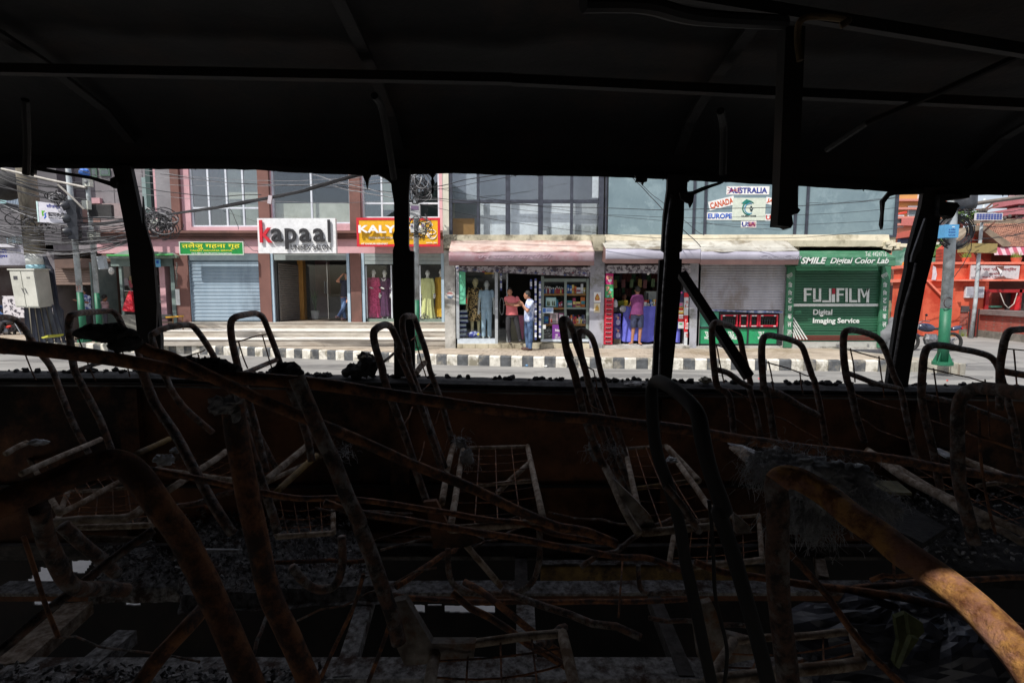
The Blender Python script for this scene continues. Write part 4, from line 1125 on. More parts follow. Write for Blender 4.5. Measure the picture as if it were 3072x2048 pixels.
t = card(D,823,1138,905,1252,Yc-.03,'purple_poster','purple recharge poster with white lettering on the cabinet','poster',plain('poster_purple',112,52,136))
textp('Ncell',D,843,1168,886,1186,Yc-.03,wht,t,bold=.03)
textp('अब',D,843,1204,862,1217,Yc-.03,wht,t); textp('रिचार्ज यहाँ',D,840,1220,898,1234,Yc-.03,wht,t); textp('पाइन्छ ।',D,840,1237,880,1250,Yc-.03,wht,t)
card(D,758,1140,778,1168,Yc-.02,'notice','small blank white slip stuck low on the cabinet glass','notice',w1_)
sl = plain('steel_item',150,156,156,.35)
t = thing('steel_tools','heap of shiny steel scoops on the bottom cabinet shelf','tools',(W(D,790,1220,Yc+.2).x,Yc+.2,zp1))
for k in range(14):
    a = W(D,random.uniform(768,800),random.uniform(1160,1240),Yc+.2); 
    MB().tube([a,a+Vector((random.uniform(.03,.16),random.uniform(-.05,.05),random.uniform(-.05,.14)))],[.012,.018],6).build('scoop', sl, t)
# ---- people at shop 1
pinkT = M('pink_tshirt', hx(206,108,112), hx(220,124,126), sc=6, rough=.85)
blackp = M('black_trousers', (.02,.02,.024), (.035,.035,.04), sc=8, rough=.85)
YM = YR-.02
J1 = pose(P1, YM, dict(head=(988,602),neck=(1000,668),chest=(1020,760),pelvis=(1024,955),rsh=(932,708),lsh=(1105,705),rel=(940,790),lel=(1150,800),rwr=(1085,822),lwr=(980,790),
    rhip=(975,985),lhip=(1075,985),rkn=(965,1190),lkn=(1120,1180),ran=(985,1362),lan=(1150,1350)),
    dict(rel=-.10,lel=-.10,rwr=-.26,lwr=-.22,rkn=-.04,lkn=-.02,head=-.03))
J1['rhd'] = (1,-.1,.1); J1['lhd'] = (-1,0,-.1)
figure('person','man in a pink t-shirt and black trousers standing with arms folded','person',J1,skinm,shirt=pinkT,pants=blackp,face=-88,sc=1.0,vox=.009,build=1.05,shoe=M('grey_shoe',hx(60,60,66)),hem=P(*P1(1020,966),YM).z)
checkm = M('check_shirt_collar', hx(120,136,176), hx(196,204,222), sc=13, rough=.85, lo=.44, hi=.54, vec=(1,1,.35))
jeans = M('blue_jeans', hx(40,58,92), hx(92,118,152), sc=5, rough=.85, lo=.4, hi=.66)
YN_ = YR-.75
J2 = pose(P1, YN_, dict(head=(1262,655),neck=(1300,725),chest=(1300,830),pelvis=(1290,1035),rsh=(1300,760),lsh=(1335,765),rel=(1240,890),lel=(1265,905),rwr=(1180,800),lwr=(1200,810),
    rhip=(1275,1060),lhip=(1305,1060),rkn=(1255,1250),lkn=(1320,1250),ran=(1275,1470),lan=(1308,1480)),
    dict(rsh=.17,lsh=-.19,rel=.2,lel=-.24,rwr=.06,lwr=-.12,rhip=.09,lhip=-.09,rkn=.1,lkn=-.1,ran=.1,lan=-.12))
J2['rhd'] = (-.35,0,.9); J2['lhd'] = (-.45,.2,.85)
for q in 'lr': J2[q+'toe'] = J2[q+'an'] + Vector((-.18,0,-.045))
figure('person','man in a blue checked shirt and jeans gesturing towards his companion','person',J2,skinm,shirt=checkm,pants=jeans,face=175,sc=1.0,vox=.009,build=1.12,hem=P(*P1(1290,1065),YN_).z,sleeve=.75)
# ---- posters on the grey pillar
def deco(fn,x0,y0,x1,y1,label,m,c1_):
    t = card(fn,x0,y0,x1,y1,YR-.045,'pillar_poster',label,'poster',m)
    xc = (x0+x1)/2
    def pr(pts,mm): MB().prism([(W(fn,x,y,YR-.05).x,W(fn,x,y,YR-.05).z) for x,y in pts],YR-.052,YR-.046).build('printed_motif',mm,t)
    hgt = y1-y0; wd = x1-x0
    pr([(xc,y0+hgt*.12),(xc+wd*.22,y0+hgt*.35),(xc+wd*.36,y0+hgt*.62),(xc+wd*.30,y0+hgt*.82),(xc-wd*.30,y0+hgt*.82),(xc-wd*.36,y0+hgt*.62),(xc-wd*.22,y0+hgt*.35)],c1_)
    a = W(fn,xc,y0+hgt*.52,YR-.05); MB().ell((a.x,YR-.054,a.z),(.045,.006,.06),10,6).build('printed_motif', plain('motif_gold',190,150,70), t)
    return t
deco(D,1111,914,1159,984,'white devotional poster with an orange crowned figure on the pillar',plain('paper_white'),plain('motif_orange',176,100,44))
deco(D,1112,990,1154,1056,'smaller framed cream devotional poster just below the orange one',plain('paper_cream',214,206,180),plain('motif_pale',186,160,110))
# ---------------- shop 2 : cold drinks and snacks
crate_m = M('crate_red', hx(168,28,48), hx(198,44,64), sc=6, rough=.5)
crw = plain('crate_print', 226,190,196)
hole = M('crate_hole', (.03,.005,.008))
nth = ['lowest','second lowest','third lowest','fourth lowest','fifth lowest','fifth highest','fourth highest','third highest','second highest','topmost']
for k in range(10):
    y1 = 1275 - k*32.2; y0 = y1-31.5
    X0,X1,Z0,Z1 = RC(E,166+k*.9,y0,224+k*.9,y1,YR-.1)
    t = thing('drink_crate', nth[k]+' red plastic drink crate in the tall stack by the pillar', 'crate', ((X0+X1)/2,YR,Z0), 'red drink crates stacked beside the pillar')
    MB().box(X0,X1,YR-.1,YR+.25,Z0,Z1-.012).build('crate_body', crate_m, t)
    MB().box(X0-.008,X1+.008,YR-.11,YR+.26,Z1-.03,Z1-.006).build('rim', crate_m, t)
    w_ = (X1-X0)
    for u in range(3):
        MB().box(X0+w_*(.22+u*.2),X0+w_*(.36+u*.2),YR-.108,YR-.1005,Z0+.03,Z0+.075).build('slot', hole, t)
    MB().tube([(X0+w_*(.12+.76*i/8),YR-.112,Z1-.045-.012*math.sin(i*math.pi/8)) for i in range(9)],.006,5).build('white_mark', crw, t)
def poster(fn,x0,y0,x1,y1,Y,name,label,mats,m,seed,n=7):
    t = card(fn,x0,y0,x1,y1,Y,name,label,'poster',m)
    random.seed(seed)
    for k in range(n):
        cx = random.uniform(x0+(x1-x0)*.2,x1-(x1-x0)*.2); cy = random.uniform(y0+(y1-y0)*.2,y1-(y1-y0)*.15); c = W(fn,cx,cy,Y)
        r = random.uniform(.02,.06)
        pts = [(c.x+r*random.uniform(.6,1.3)*math.cos(a), c.z+r*random.uniform(.6,1.3)*math.sin(a)) for a in [i*.9 for i in range(7)]]
        MB().prism(pts,Y-.004-.0006*k,Y-.0005).build('printed_shape', random.choice(mats), t)
    return t
pk = plain('print_pink',222,90,150); mg = plain('print_magenta',186,36,110); lg = plain('print_green',70,160,100); cy_ = plain('print_skin',206,150,130); ylw = plain('print_yellow',226,196,60)
poster(E,178,785,230,866,YR-.03,'dancer_poster','pink and green dancer poster highest beside the snack counter',[pk,mg,cy_,wht],mg,31,10)
poster(E,176,862,231,956,YR-.05,'green_poster','green and turquoise snack poster directly above the red crates',[lg,plain('print_turquoise',110,200,180),cy_,redp],lg,32,10)
# fridge/boxes left of the table
Yt = YR+.35
bx = plain('box_indigo',70,62,140,.5)
for k,(y0,y1,s_) in enumerate([(1152,1236,'lower'),(1062,1148,'upper')]):
    X0,X1,Z0,Z1 = RC(E,232,y0,282,y1,Yt-.15)
    t = thing('snack_carton', s_+' dark purple printed carton between crates and blue cloth','carton',((X0+X1)/2,Yt,Z0),'dark purple cartons beside the blue cloth')
    MB().box(X0,X1,Yt-.15,Yt+.25,Z0,Z1).build('carton_body', bx, t)
    c = ((X0+X1)/2, Yt-.155, (Z0+Z1)/2)
    MB().ell((c[0]+.03,c[1],c[2]-.08),(.07,.006,.09),10,6).build('printed_figure', plain('print_lilac',170,170,210), t)
    MB().ell((c[0]+.03,c[1]-.002,c[2]+.06),(.035,.006,.04),10,6).build('printed_head', cy_, t)
    text('TCO',(X0+.06,X1-.1,Z1-.12,Z1-.05),Yt-.15,wht,t)
X0,X1,Z0,Z1 = RC(E,232,1236,282,1276,Yt-.15); one('wooden_crate',MB().box(X0,X1,Yt-.15,Yt+.25,Z0,Z1),plain('crate_wood',104,98,86,.9),'grey wooden box under the two purple cartons','box')
X0,X1,Z0,Z1 = RC(E,230,1015,300,1058,Yt-.1)
t = thing('bag_of_goods','black and silver plastic bags on the carton by the seller','bag',((X0+X1)/2,Yt,Z0))
MB().ell(((X0+X1)/2-.1,Yt,(Z0+Z1)/2),(.22,.15,.13),12,8).build('dark_bag', M('bag_black',(.02,.02,.025),rough=.3), t, smooth=True)
MB().ell(((X0+X1)/2+.15,Yt-.08,(Z0+Z1)/2+.03),(.11,.1,.11),12,8).build('silver_bag', M('bag_silver',hx(130,134,140),hx(190,194,200),sc=14,rough=.25), t, smooth=True)
mb = MB().ell(W(E,244,1000,Yt-.05),(.08,.08,.16),12,8); one('white_bag',mb,M('bag_white',hx(180,186,196),hx(214,218,224),sc=12,rough=.4),'small white plastic bag hanging beside the top red crate','bag',smooth=True)
# table with blue cloth
Yc2 = YR+.25
tx0,tx1,tz0,tz1 = RC(E,300,1012,690,1250,Yc2)
tb = thing('counter_table','snack counter table hidden under a violet-blue cloth','table',((tx0+tx1)/2,Yc2+.4,zp2))
MB().box(tx0,tx1,Yc2+.03,Yc2+.8,tz1-.05,tz1-.01).build('tabletop', plain('table_wood',90,70,50), tb)
for x in (tx0+.05,tx1-.05):
    for y in (Yc2+.08,Yc2+.75): MB().box(x-.025,x+.025,y-.025,y+.025,zp2,tz1-.05).build('leg', plain('table_wood'), tb)
clothm = M('violet_cloth', hx(84,88,178), hx(104,108,200), sc=2.5, rough=.9, bump=.02)
mb = MB(); nx,nz = 90,14; vs = []
xl_,xr_ = W(E,285,1250,Yc2).x, W(E,690,1250,Yc2).x
for side in (0,1):
    for i in range(nx+1):
        u = i/nx
        for k in range(nz+1):
            v = k/nz
            x = (tx0+(tx1-tx0)*u)*(1-v) + (xl_+(xr_-xl_)*u)*v
            fold = (.035*math.sin(u*38+2*noise.noise(Vector((u*4,v,0))))+.05*noise.noise(Vector((u*9,v*1.5,3))))*(.25+.75*v)
            if u < .2: fold += .07*math.sin(u*60+v*2)*v
            zb_ = tz0 + .05*noise.noise(Vector((u*6,1,9))) - .06*u
            vs.append((x, Yc2-.02+fold+(.006 if side else 0), tz1 + (zb_-tz1)*v))
o_ = (nx+1)*(nz+1); fs=[]
for i in range(nx):
    for k in range(nz):
        a=i*(nz+1)+k; fs.append((a,a+1,a+nz+2,a+nz+1)); fs.append((o_+a,o_+a+nz+1,o_+a+nz+2,o_+a+1))
mb.add(vs,fs); mb.box(tx0,tx1,Yc2-.02,Yc2+.8,tz1-.008,tz1+.004)
one('counter_cloth', mb, clothm, 'violet-blue cloth draped over the snack counter down to the floor', 'cloth', smooth=True)
random.seed(15)
for (x0,y0,x1,y1,nm,lab,cc) in [(434,975,466,1012,'white_jar','white jar with red lid on the blue cloth by the customer',(214,214,206)),(307,975,332,1010,'yellow_jar','yellow jar on the blue cloth in front of the seller',(196,170,40))]:
    X0,X1,Z0,Z1 = RC(E,x0,y0,x1,y1,Yc2+.15); t = thing(nm,lab,'jar',((X0+X1)/2,Yc2+.2,Z0))
    MB().loft([(((X0+X1)/2,Yc2+.2,tz1),(X1-X0)/2,(X1-X0)/2),(((X0+X1)/2,Yc2+.2,Z1-.03),(X1-X0)/2,(X1-X0)/2)]).build('jar_body', plain('j%d'%x0,*cc), t)
    MB().loft([(((X0+X1)/2,Yc2+.2,Z1-.03),(X1-X0)/2+.01,(X1-X0)/2+.01),(((X0+X1)/2,Yc2+.2,Z1+.02),(X1-X0)/2+.01,(X1-X0)/2+.01)]).build('lid', redp if x0>400 else ylw, t)
goods('snack_packet','colourful snack packet heaped on the blue counter cloth','packet','snack packets heaped on the counter',E,468,600,1010,18,48,9,17,Yc2+.2,'box',2)
wb = thing('white_box','pale box with a dark side strip standing behind the snack packets','box',(W(E,500,950,YR+.9).x,YR+.9,tz1))
pplate(MB(),E,458,908,560,1000,YR+.8,.3).build('box_body', plain('box_pale',150,156,150), wb); pplate(MB(),E,460,918,474,985,YR+.79,.005).build('strip', blk, wb)
# shelves with goods at the back
bs = thing('back_shelf','dim shelf of bottles and packets at the back of the snack shop','shelf',(W(E,450,800,YR+2.2).x,YR+2.2,zp2))
xa,xb = W(E,180,850,YR+2.2).x-.2, W(E,750,850,YR+2.2).x
for z in (1.0,1.5,2.0,2.45): MB().box(xa,xb,YR+2.0,YR+2.5,zp2+z-.02,zp2+z).build('shelf_board', plain('shelf_dark',70,50,34), bs)
random.seed(8)
for z in (1.0,1.5,2.0):
    x = xa+.05
    while x < xb-.2:
        wd = random.uniform(.08,.2); cc = random.choice([(60,36,30),(90,60,40),(40,70,50),(120,110,60),(60,50,70),(96,40,40),(50,90,60)])
        MB().box(x,x+wd-.015,YR+2.0,YR+2.3,zp2+z,zp2+z+random.uniform(.18,.4)).build('packed_goods', plain('dim_%d_%d'%(cc[0],cc[1]),*cc), bs); x += wd
random.seed(18)
for k in range(9):
    x = 250+k*52+random.uniform(-10,10); y0 = 785+random.uniform(0,12); p = W(E,x,y0,YR+.7)
    t = thing('hanging_packet','snack packet hanging in the dark doorway above the counter','packet',tuple(p),'packets hanging over the snack counter')
    MB().tube([(p.x,p.y,zlow),(p.x,p.y,p.z-.15)],.003,4).build('string', blk, t)
    MB().rbox((p.x,p.y,p.z-.3),(.06,.02,.13),(random.uniform(-.1,.1),random.uniform(-.1,.1),random.uniform(-.6,.6))).build('packet', plain('hang_%d'%(k%3),*[(110,96,40),(90,50,50),(70,90,60)][k%3]), t)
p = W(E,472,786,YR-.02)
t = thing('light_bulb','round white bulb hanging from the shutter over the counter','bulb',tuple(p)); MB().ell(p,.045,10,8).build('bulb', plain('bulb_white',214,214,210,.2), t, smooth=True); MB().tube([p+Vector((0,0,.03)),p+Vector((0,0,.1))],.02,8).build('socket', blk, t)
# customer and seller
YC = YR-.15
pur = M('purple_tshirt', hx(98,44,88), hx(116,58,104), sc=6, rough=.9)
shd = M('dark_shorts', hx(34,38,60), hx(70,78,110), sc=4, rough=.85, lo=.45, hi=.75)
J3 = pose(P3, YC, dict(head=(692,578),neck=(690,640),chest=(690,745),pelvis=(685,965),lsh=(632,680),rsh=(748,680),lel=(590,790),rel=(775,800),lwr=(568,815),rwr=(760,900),
    lhip=(640,985),rhip=(735,985),lkn=(628,1190),rkn=(738,1190),lan=(608,1385),ran=(722,1390)), dict(lel=.05,lwr=.28,rel=.05,rwr=.22,head=.05))
J3['ltoe']=J3['lan']+Vector((-.10,-.05,-.05)); J3['rtoe']=J3['ran']+Vector((.03,-.12,-.05))
figure('person','barefoot customer in a purple t-shirt and dark shorts facing the snack counter','person',J3,skinm,shirt=pur,pants=shd,shorts=True,face=95,sc=1.02,vox=.009,barefoot=True,build=1.1,hem=P(*P3(690,958),YC).z,sleeve=.7)
hb = W(P3,575,860,YC+.15); mb = MB()
mb.add([hb+Vector((.10,0,.0)),hb+Vector((.04,0,-.02)),hb+Vector((-.03,0,-.30)),hb+Vector((.02,.05,-.36)),hb+Vector((.10,.03,-.2)),hb+Vector((.07,.06,-.02))],[(0,1,2,3,4),(5,4,3,2,1),(0,4,5),(0,5,1)])
one('red_bag',mb,plain('bag_red',190,30,70),'small crumpled red bag hanging at the purple-shirted customer\'s left side','bag')
YS_ = YR+.95
J4 = pose(P3, YS_, dict(head=(485,680),neck=(480,735),chest=(450,800),pelvis=(440,980),lsh=(515,765),rsh=(400,770),lel=(530,850),rel=(385,860),lwr=(500,830),rwr=(440,850),lhip=(460,1000),rhip=(420,1000),lkn=(460,1080),rkn=(420,1080),lan=(460,1200),ran=(420,1200)),dict(lwr=-.25,rwr=-.25,lkn=-.3,rkn=-.3))
for q in 'lr': J4[q+'an'].z = zp2+.08
figure('person','seller in an olive green top sitting behind the counter in the shade','person',J4,skind,shirt=M('olive_top',hx(120,126,44),hx(140,146,60),sc=5,rough=.9),pants=blackp,face=-80,sc=.95,hem=None,sleeve=.8)
# right side posters of shop 2
pw = plain('poster_white',200,204,206); pr_ = plain('poster_deep_red',196,34,44)
t = thing('tall_banner','tall red and white banner beside the pillar with vertical red writing','banner',(W(E,735,1100,YR-.03).x,YR,zp2))
for (y0,y1,m_) in ((918,950,pr_),(950,1075,pw),(1075,1190,pr_),(1190,1280,pw)): pplate(MB(),E,721,y0,757,y1-.5,YR-.03,.02).build('banner_panel', m_, t)
for (y0,y1,m_,s_) in ((975,990,redp,'रु'),(1000,1018,redp,'L'),(1100,1170,wht,'Coca'),(1200,1225,redp,'रु')): textp(s_,E,728,y0,750,y1,YR-.03,m_,t)
for (y0,y1,m_,lab) in ((905,985,plain('poster_night',50,44,80),'dark purple drink poster highest beside the tall banner'),(985,1015,plain('poster_mixed',150,130,140),'small photo poster below the dark purple one'),(1018,1062,ylw,'yellow bordered red poster halfway up beside the tall banner'),(1064,1118,pr_,'red poster with white writing under the yellow bordered one'),(1120,1165,pw,'white and green poster near the foot of the tall banner')):
    t = card(E,680,y0,718,y1,YR+.02,'shop_poster',lab,'poster',m_)
    if m_ in (ylw,pr_): pplate(MB(),E,684,y0+5,714,y0+20,YR+.012,.004).build('printed_patch', pr_ if m_ is ylw else wht, t); pplate(MB(),E,684,y0+25,714,y0+32,YR+.012,.004).build('printed_patch', wht, t)
    else: pplate(MB(),E,688,y0+8,708,y0+18,YR+.012,.004).build('printed_patch', lg if m_ is pw else pk, t)
# ---------------- shop 3 : half shut
g3 = M('old_white_shutter', hx(150,150,158), hx(178,178,186), sc=1.4, rough=.5, bump=.01, c3=hx(134,128,126), sc3=1.0, vec=(1,1,.4))
X0,X1,_,_ = RC(Fr,90,900,688,1000,YR)
Zb = P(*Fr(400,1055),YR).z; Zt = zlow
gr_ = plain('rail_grey',150,150,150)
s3 = shutter(T2, X0, X1, Zb+.08, Zt, YR+.02, .0806, g3, gm=None)
for x in (X0-.03,X1+.03): MB().box(x-.04,x+.04,YR-.03,YR+.09,zp3,Zt).build('guide_rail', gr_, T2)
pr3 = [(90,1035),(200,1040),(320,1045),(450,1050),(560,1050),(665,1050),(665,1066),(560,1062),(500,1064),(360,1056),(240,1052),(150,1050),(90,1044)]
q = [W(Fr,x,y-6,YR+.0) for x,y in pr3]; MB().prism([(v.x,v.z) for v in q],YR-.01,YR+.03).build('bottom_rail', M('torn_blue_strip',hx(96,110,150),hx(170,176,196),sc=8,rough=.8,lo=.45,hi=.55), T2)
fb = thing('green_boards','row of green printed boards in dark frames under the half-closed shutter','boards',((X0+X1)/2,YR+.1,zp3))
dfr = plain('dark_frame',40,46,48)
grb = plain('board_green',40,150,98,.5); tlb = plain('board_teal',70,150,124,.5)
for (x0,y0,x1,y1,m_) in ((92,1048,222,1152,tlb),(88,1166,226,1270,grb),(232,1166,416,1272,grb),(428,1168,622,1275,grb)):
    pplate(MB(),Fr,x0,y0,x1,y1,YR+.08,.02).build('printed_board', m_, fb)
MB().box(X0,X1-.12,YR+.105,YR+.13,zp3,Zb+.1).build('frame_back', dfr, fb)
for x in (227,421): pplate(MB(),Fr,x,1048,x+9,1278,YR+.05,.04).build('frame_bar', dfr, fb)
pplate(MB(),Fr,84,1152,624,1166,YR+.055,.03).build('frame_bar', dfr, fb); pplate(MB(),Fr,84,1270,624,1280,YR+.055,.03).build('frame_bar', dfr, fb)
for (xc,) in ((150,),(310,),(520,)):
    textp('TILT',Fr,xc-26,1186,xc+16,1202,YR+.08,wht,fb,bold=.03); textp('YOUR',Fr,xc-18,1204,xc+20,1220,YR+.08,wht,fb,bold=.03); textp('WORLD',Fr,xc-30,1220,xc+38,1240,YR+.08,wht,fb,bold=.03)
    for r in (40,52): MB().tube(arcpts(Fr,xc,1215,r,1.8,4.4,YR+.076),.004,4).build('printed_ring', tlb, fb)
# bottle crates behind the gap
btl = plain('bottle_glass',24,30,26,.2); btc = plain('bottle_cap',150,160,150,.3)
for gi,(x0,x1,s_) in enumerate([(237,352,'left'),(366,424,'second'),(438,496,'third'),(502,630,'right')]):
    X_0,X_1,Z0,Z1 = RC(Fr,x0,1070,x1,1152,YR+.02)
    t = thing('bottle_crate',{'left':'leftmost wide red bottle crate on the shop ledge under the shutter','second':'narrow red bottle crate right of the leftmost wide one','third':'narrow red bottle crate left of the rightmost wide one','right':'rightmost wide red bottle crate on the shop ledge under the shutter'}[s_],'crate',((X_0+X_1)/2,YR,Z0),'red bottle crates under the half-closed shutter')
    MB().box(X_0,X_1,YR+.005,YR+.075,Z0,Z0+.05).build('base', crate_m, t)
    for x in (X_0,X_1-.035): MB().box(x,x+.035,YR+.005,YR+.075,Z0+.05,Z1-.04).build('post', crate_m, t)
    MB().box(X_0,X_1,YR+.005,YR+.075,Z1-.04,Z1).build('rail', crate_m, t)
    n = int((X_1-X_0)/.085)
    for k in range(n):
        x = X_0+.06+(X_1-X_0-.12)*(k+.5)/n
        MB().loft([((x,YR+.04,Z0+.05),.026,.022),((x,YR+.04,Z0+.17),.026,.022),((x,YR+.04,Z0+.23),.011,.011),((x,YR+.04,Z0+.29),.011,.011)],8).build('bottle', btl, t)
    for x in (X_0+.08,X_1-.1): MB().box(x-.035,x+.035,YR-.002,YR+.003,Z1-.045,Z1-.015).build('label_patch', wht, t); MB().box(x-.035,x+.035,YR-.002,YR+.003,Z0+.005,Z0+.03).build('label_patch', wht, t)
bcr = MB()
t = thing('tall_bottles','row of dark capped bottles standing behind the red crates','bottles',(W(Fr,380,1060,YR+.2).x,YR+.2,zp3))
for k in range(30):
    x = W(Fr,240+k*13,1060,YR+.22).x; z = W(Fr,400,1090,YR+.22).z
    MB().loft([((x,YR+.22,z-.2),.03,.03),((x,YR+.22,z),.03,.03),((x,YR+.22,z+.12),.012,.012),((x,YR+.22,z+.2),.012,.012)],6).build('bottle', btl, t)
# ---------------- shop 4 : photo lab
grs = M('green_shutter_paint', hx(36,82,60), hx(48,98,72), sc=1.3, rough=.45, bump=.01, c3=hx(44,88,66), sc3=1.1)
grd = M('green_board_paint', hx(42,96,70), hx(58,116,86), sc=1.5, rough=.5, c3=hx(72,120,94), sc3=1.3)
X0,X1,_,_ = RC(Fr,737,900,1342,1000,YR)
zp4 = P(*Fr(1000,1290),YR).z
MB().box(X0-.2,br_,YR-.06,YR+3,ZG-.05,zp4).build('plinth', conc, T2)
ztf = P(*Fr(1000,742),YR).z
s4 = shutter(T2, X0, X1, zp4+.16, ztf+.1, YR+.02, .0806, grs)
MB().box(X0,X1,YR-.01,YR+.05,zp4,zp4+.15).build('bottom_rail', plain('rail_pale',176,176,170), s4)
for k,(y0,y1) in enumerate([(1213,1219),(1225,1231),(1238,1244)]): pplate(MB(),Fr,722,y0,1312,y1,YR-.003,.006).build('red_stripe', plain('stripe_red',130,52,48), s4)
wp = plain('painted_white',214,218,214)
pplate(MB(),Fr,738,994,1325,1012,YR-.004,.008).build('white_line', wp, s4)
def blocktext(chars, rects, Y, m, par):
    for c_, (x0,y0,x1,y1) in zip(chars, rects): textp(c_,Fr,x0,y0,x1,y1,Y,m,par,bold=.02,name='painted_letter')
def strokes(lst, m, par, Y=YR-.004, nm='painted_letter'):
    for pts in lst:
        MB().prism([(W(Fr,x,y,Y).x,W(Fr,x,y,Y).z) for x,y in pts],Y-.004,Y+.002).build(nm, m, par)
st_ = 16
def rct(x0,y0,x1,y1): return [(x0,y0),(x1,y0),(x1,y1),(x0,y1)]
yt,yb = 886,984
L_ = [rct(810,yt,828,yb-6),rct(828,yt,866,yt+14),rct(828,yt+36,860,yt+49),            # F
      rct(874,yt+2,891,yb-14),rct(874,yb-20,930,yb-4),rct(914,yt+2,930,yb-20),           # U
      rct(938,yb-14,985,yb),rct(984,yt+2,1000,yb),                                       # J
      rct(1004,yt+42,1026,yb),                                                           # i
      rct(1036,yt,1054,yb-2),rct(1054,yt,1090,yt+14),rct(1054,yt+38,1084,yt+50),         # F
      rct(1098,yt,1114,yb-2),                                                            # I
      rct(1124,yt+2,1140,yb),rct(1140,yb-15,1178,yb),                                    # L
      [(1184,yt+4),(1200,yt+4),(1200,yb),(1184,yb)],[(1200,yt+4),(1212,yt+4),(1230,yt+50),(1222,yt+66)],[(1262,yt+2),(1248,yt+4),(1222,yt+66),(1230,yt+66)],[(1246,yt+4),(1264,yt+2),(1260,yb+2),(1242,yb+2)]]
L_[7+0]
strokes(L_, wp, s4); strokes([rct(1006,yt+2,1028,yt+40)], plain('painted_red',160,30,48), s4)
textp('Digital',Fr,874,1032,1006,1082,YR-.002,wp,s4,bold=.03,name='painted_letter'); textp('Imaging Service',Fr,872,1092,1194,1138,YR-.002,wp,s4,bold=.03,name='painted_letter')
for k in range(5):
    x = 730+k*0; strokes([[(732,1090+k*26),(740,1088+k*26),(838-k*22,1240),(828-k*22,1240)]], wp, s4, nm='painted_stripe')
def sideboard(x0,x1,lab,xt=None):
    X_0,X_1,_,_ = RC(Fr,x0,1000,x1,1010,YR-.1)
    t = thing('side_board',lab,'sign',((X_0+X_1)/2,YR-.1,zp4))
    MB().box(X_0,X_1,YR-.10,YR-.04,zp4-.02,ztf+.12).build('panel', grd, t)
    n = ['िड','िज','ट','ल','क','ल','र']
    for k,s in enumerate(n):
        y = 845+k*55; xm = (x0+x1)/2 - (k-3)*1.2
        textp(s,Fr,xm-13,y,xm+13,y+34,YR-.10,wp,t,bold=.02)
    textp('स्माइल',Fr,x0+8,785,x1-4,820,YR-.10,wp,t,rot=.5); textp('ल्याव',Fr,x0+8,1190,x1-6,1215,YR-.10,wp,t,rot=.5)
    return t
sideboard(686,740,'tall green board with white Nepali letters left of the film shutter')
sideboard(1340,1398,'tall green board with white Nepali letters right of the film shutter')
# photo-lab fascia
Yf4 = YR-.8
x0_ = W(Fr,768,680,Yf4).x; x1_ = W(Fr,1445,680,Yf4).x
z1 = P(*Fr(1000,636),YR-.6).z; z2 = P(*Fr(1000,672),Yf4).z; z3 = P(*Fr(1000,730),Yf4).z
t = thing('photo_lab_sign','green shop fascia reading SMILE Digital Color Lab in white letters','sign',((x0_+x1_)/2,Yf4,z3))
MB().sheet([(YR-.3,z1+.06),(Yf4,z2),(Yf4,z3),(Yf4+.3,z3+.02)],x0_,x1_,60,.02,.012,5).build('fascia_sheet', grd, t)
for x in (x0_,x1_-.02): MB().add([(x,YR-.1,z1+.06),(x,Yf4,z2),(x,Yf4,z3),(x,YR-.1,z3),(x+.02,YR-.1,z1+.06),(x+.02,Yf4,z2),(x+.02,Yf4,z3),(x+.02,YR-.1,z3)],[(0,1,2,3),(7,6,5,4),(0,4,5,1),(1,5,6,2),(2,6,7,3),(3,7,4,0)]).build('end_sheet', grd, t)
textp('SMILE',Fr,790,672,968,718,Yf4-.02,wp,t,bold=.03,shear=.3); textp('Digital Color Lab',Fr,992,675,1398,728,Yf4-.02,wp,t,bold=.02,shear=.3)
tl = text('Tel. 4424716',(W(Fr,1232,655,Yf4).x,W(Fr,1380,655,Yf4).x,z2+.02,z2+.16),Yf4-.01,wp,t)
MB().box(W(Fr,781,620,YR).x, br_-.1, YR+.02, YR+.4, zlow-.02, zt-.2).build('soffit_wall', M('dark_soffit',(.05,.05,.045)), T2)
for x in (1040,1050,1255):    # padlocks
    p = W(Fr,x,1285,YR-.05); t = thing('padlock','steel padlock and chain at the foot of the film shutter','padlock',tuple(p),'padlocks along the film shutter'); MB().rbox(p,(.03,.012,.04)).build('lock_body', chrome, t); MB().tube([p+Vector((-.02,0,.03)),p+Vector((-.02,0,.08)),p+Vector((.02,0,.08)),p+Vector((.02,0,.03))],.006,5).build('shackle', chrome, t)

